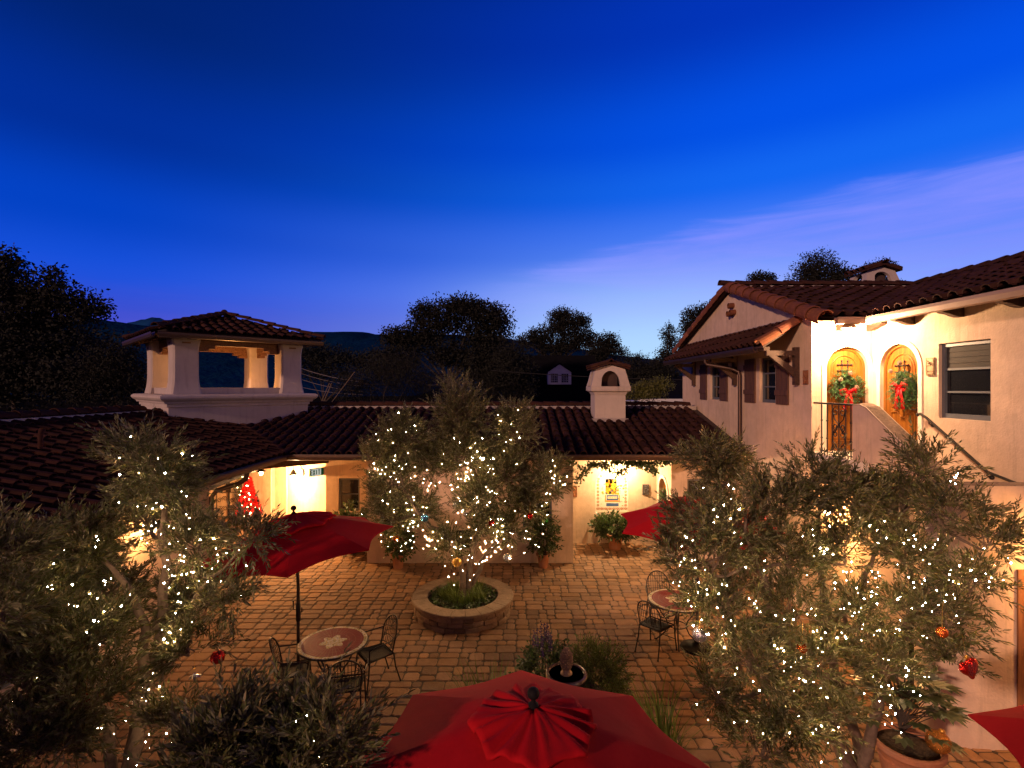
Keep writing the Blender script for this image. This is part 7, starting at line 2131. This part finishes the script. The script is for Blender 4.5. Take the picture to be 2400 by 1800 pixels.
# low haze of mauve along the horizon
low_ = N.new('ShaderNodeMapRange'); low_.interpolation_type = 'SMOOTHSTEP'; L.new(elev, low_.inputs[0]); low_.inputs[1].default_value = .02; low_.inputs[2].default_value = .26; low_.inputs[3].default_value = 1; low_.inputs[4].default_value = 0
mv = N.new('ShaderNodeMapRange'); mv.interpolation_type = 'SMOOTHSTEP'; L.new(tan_a, mv.inputs[0]); mv.inputs[1].default_value = .12; mv.inputs[2].default_value = -.25; 
sky = mix(mth('MULTIPLY', mth('MULTIPLY', low_.outputs[0], wisp.outputs[0]), mth('MULTIPLY', mv.outputs[0], .5)), sky, (.16, .12, .66))
# brightest at the sunset
ga_ = N.new('ShaderNodeMapRange'); ga_.interpolation_type = 'SMOOTHSTEP'; L.new(mth('ABSOLUTE', mth('SUBTRACT', azim, R(16))), ga_.inputs[0]); ga_.inputs[1].default_value = R(2); ga_.inputs[2].default_value = R(30); ga_.inputs[3].default_value = 1; ga_.inputs[4].default_value = 0
ge_ = N.new('ShaderNodeMapRange'); ge_.interpolation_type = 'SMOOTHSTEP'; L.new(elev, ge_.inputs[0]); ge_.inputs[1].default_value = .02; ge_.inputs[2].default_value = .36; ge_.inputs[3].default_value = 1; ge_.inputs[4].default_value = 0
sky = mix(mth('MULTIPLY', mth('MULTIPLY', ga_.outputs[0], ge_.outputs[0]), .95), sky, (.47, .74, 1.0))
# a breath of physically based twilight
ns = N.new('ShaderNodeTexSky'); ns.sky_type = 'NISHITA'; ns.sun_disc = False; ns.sun_elevation = R(1.0); ns.sun_rotation = R(16); ns.altitude = 100; ns.air_density = 1.2; ns.ozone_density = 4
tw = N.new('ShaderNodeMix'); tw.data_type = 'RGBA'; tw.blend_type = 'MULTIPLY'; tw.inputs[0].default_value = 1; L.new(ns.outputs[0], tw.inputs[6]); tw.inputs[7].default_value = (.0015, .0025, .006, 1)
sky = mix(1.0, sky, tw.outputs[2], 'ADD')
# night is closing in overhead and behind the viewer
bk = N.new('ShaderNodeMapRange'); bk.interpolation_type = 'SMOOTHSTEP'; L.new(Yc, bk.inputs[0]); bk.inputs[1].default_value = -.35; bk.inputs[2].default_value = .5; bk.inputs[3].default_value = .22; bk.inputs[4].default_value = 1
zn = N.new('ShaderNodeMapRange'); zn.interpolation_type = 'SMOOTHSTEP'; L.new(Z, zn.inputs[0]); zn.inputs[1].default_value = .60; zn.inputs[2].default_value = .92; zn.inputs[3].default_value = 1; zn.inputs[4].default_value = .12
sky = mix(1.0, sky, mth('MULTIPLY', bk.outputs[0], zn.outputs[0]), 'MULTIPLY')
# the rosy band opposite the sunset, behind the viewer
rb = N.new('ShaderNodeMapRange'); rb.interpolation_type = 'SMOOTHSTEP'; L.new(Yc, rb.inputs[0]); rb.inputs[1].default_value = .25; rb.inputs[2].default_value = -.45
re_ = N.new('ShaderNodeMapRange'); re_.interpolation_type = 'SMOOTHSTEP'; L.new(elev, re_.inputs[0]); re_.inputs[1].default_value = .15; re_.inputs[2].default_value = .95; re_.inputs[3].default_value = 1; re_.inputs[4].default_value = 0
sky = mix(mth('MULTIPLY', rb.outputs[0], re_.outputs[0]), sky, (.17, .09, .21))
L.new(sky, bg.inputs[0]); bg.inputs[1].default_value = .80; L.new(bg.outputs[0], out.inputs[0])
# one low, pinkish light from behind and left of the viewer (an added frontal fill, its source assumed and out of view)
sl = bpy.data.lights.new('added_fill', 'SUN'); sl.energy = 1.7; sl.angle = R(3); sl.color = (1.0, .56, .40)
so = bpy.data.objects.new('added_fill', sl); COL.objects.link(so)
so.rotation_euler = Vector((.63, .74, -.27)).to_track_quat('-Z', 'Y').to_euler()
cam = bpy.data.cameras.new('camera'); co = bpy.data.objects.new('camera', cam); COL.objects.link(co)
co.location = (0, 0, CAMZ); co.rotation_euler = (R(90), 0, 0)
cam.sensor_width = 36; cam.lens = 18; cam.shift_y = 8 / 2400; cam.clip_end = 6000; cam.clip_start = .05
scene.camera = co
scene.view_settings.view_transform = 'Standard'; scene.view_settings.look = 'None'; scene.view_settings.exposure = .35; scene.view_settings.gamma = 1
scene.cycles.use_denoising = True
scene.cycles.denoising_prefilter = 'NONE'
scene.cycles.use_light_tree = True
scene.cycles.max_bounces = 6; scene.cycles.diffuse_bounces = 3; scene.cycles.transparent_max_bounces = 6
scene.cycles.sample_clamp_indirect = 3.0; scene.cycles.sample_clamp_direct = 0
scene.cycles.caustics_reflective = False; scene.cycles.caustics_refractive = False
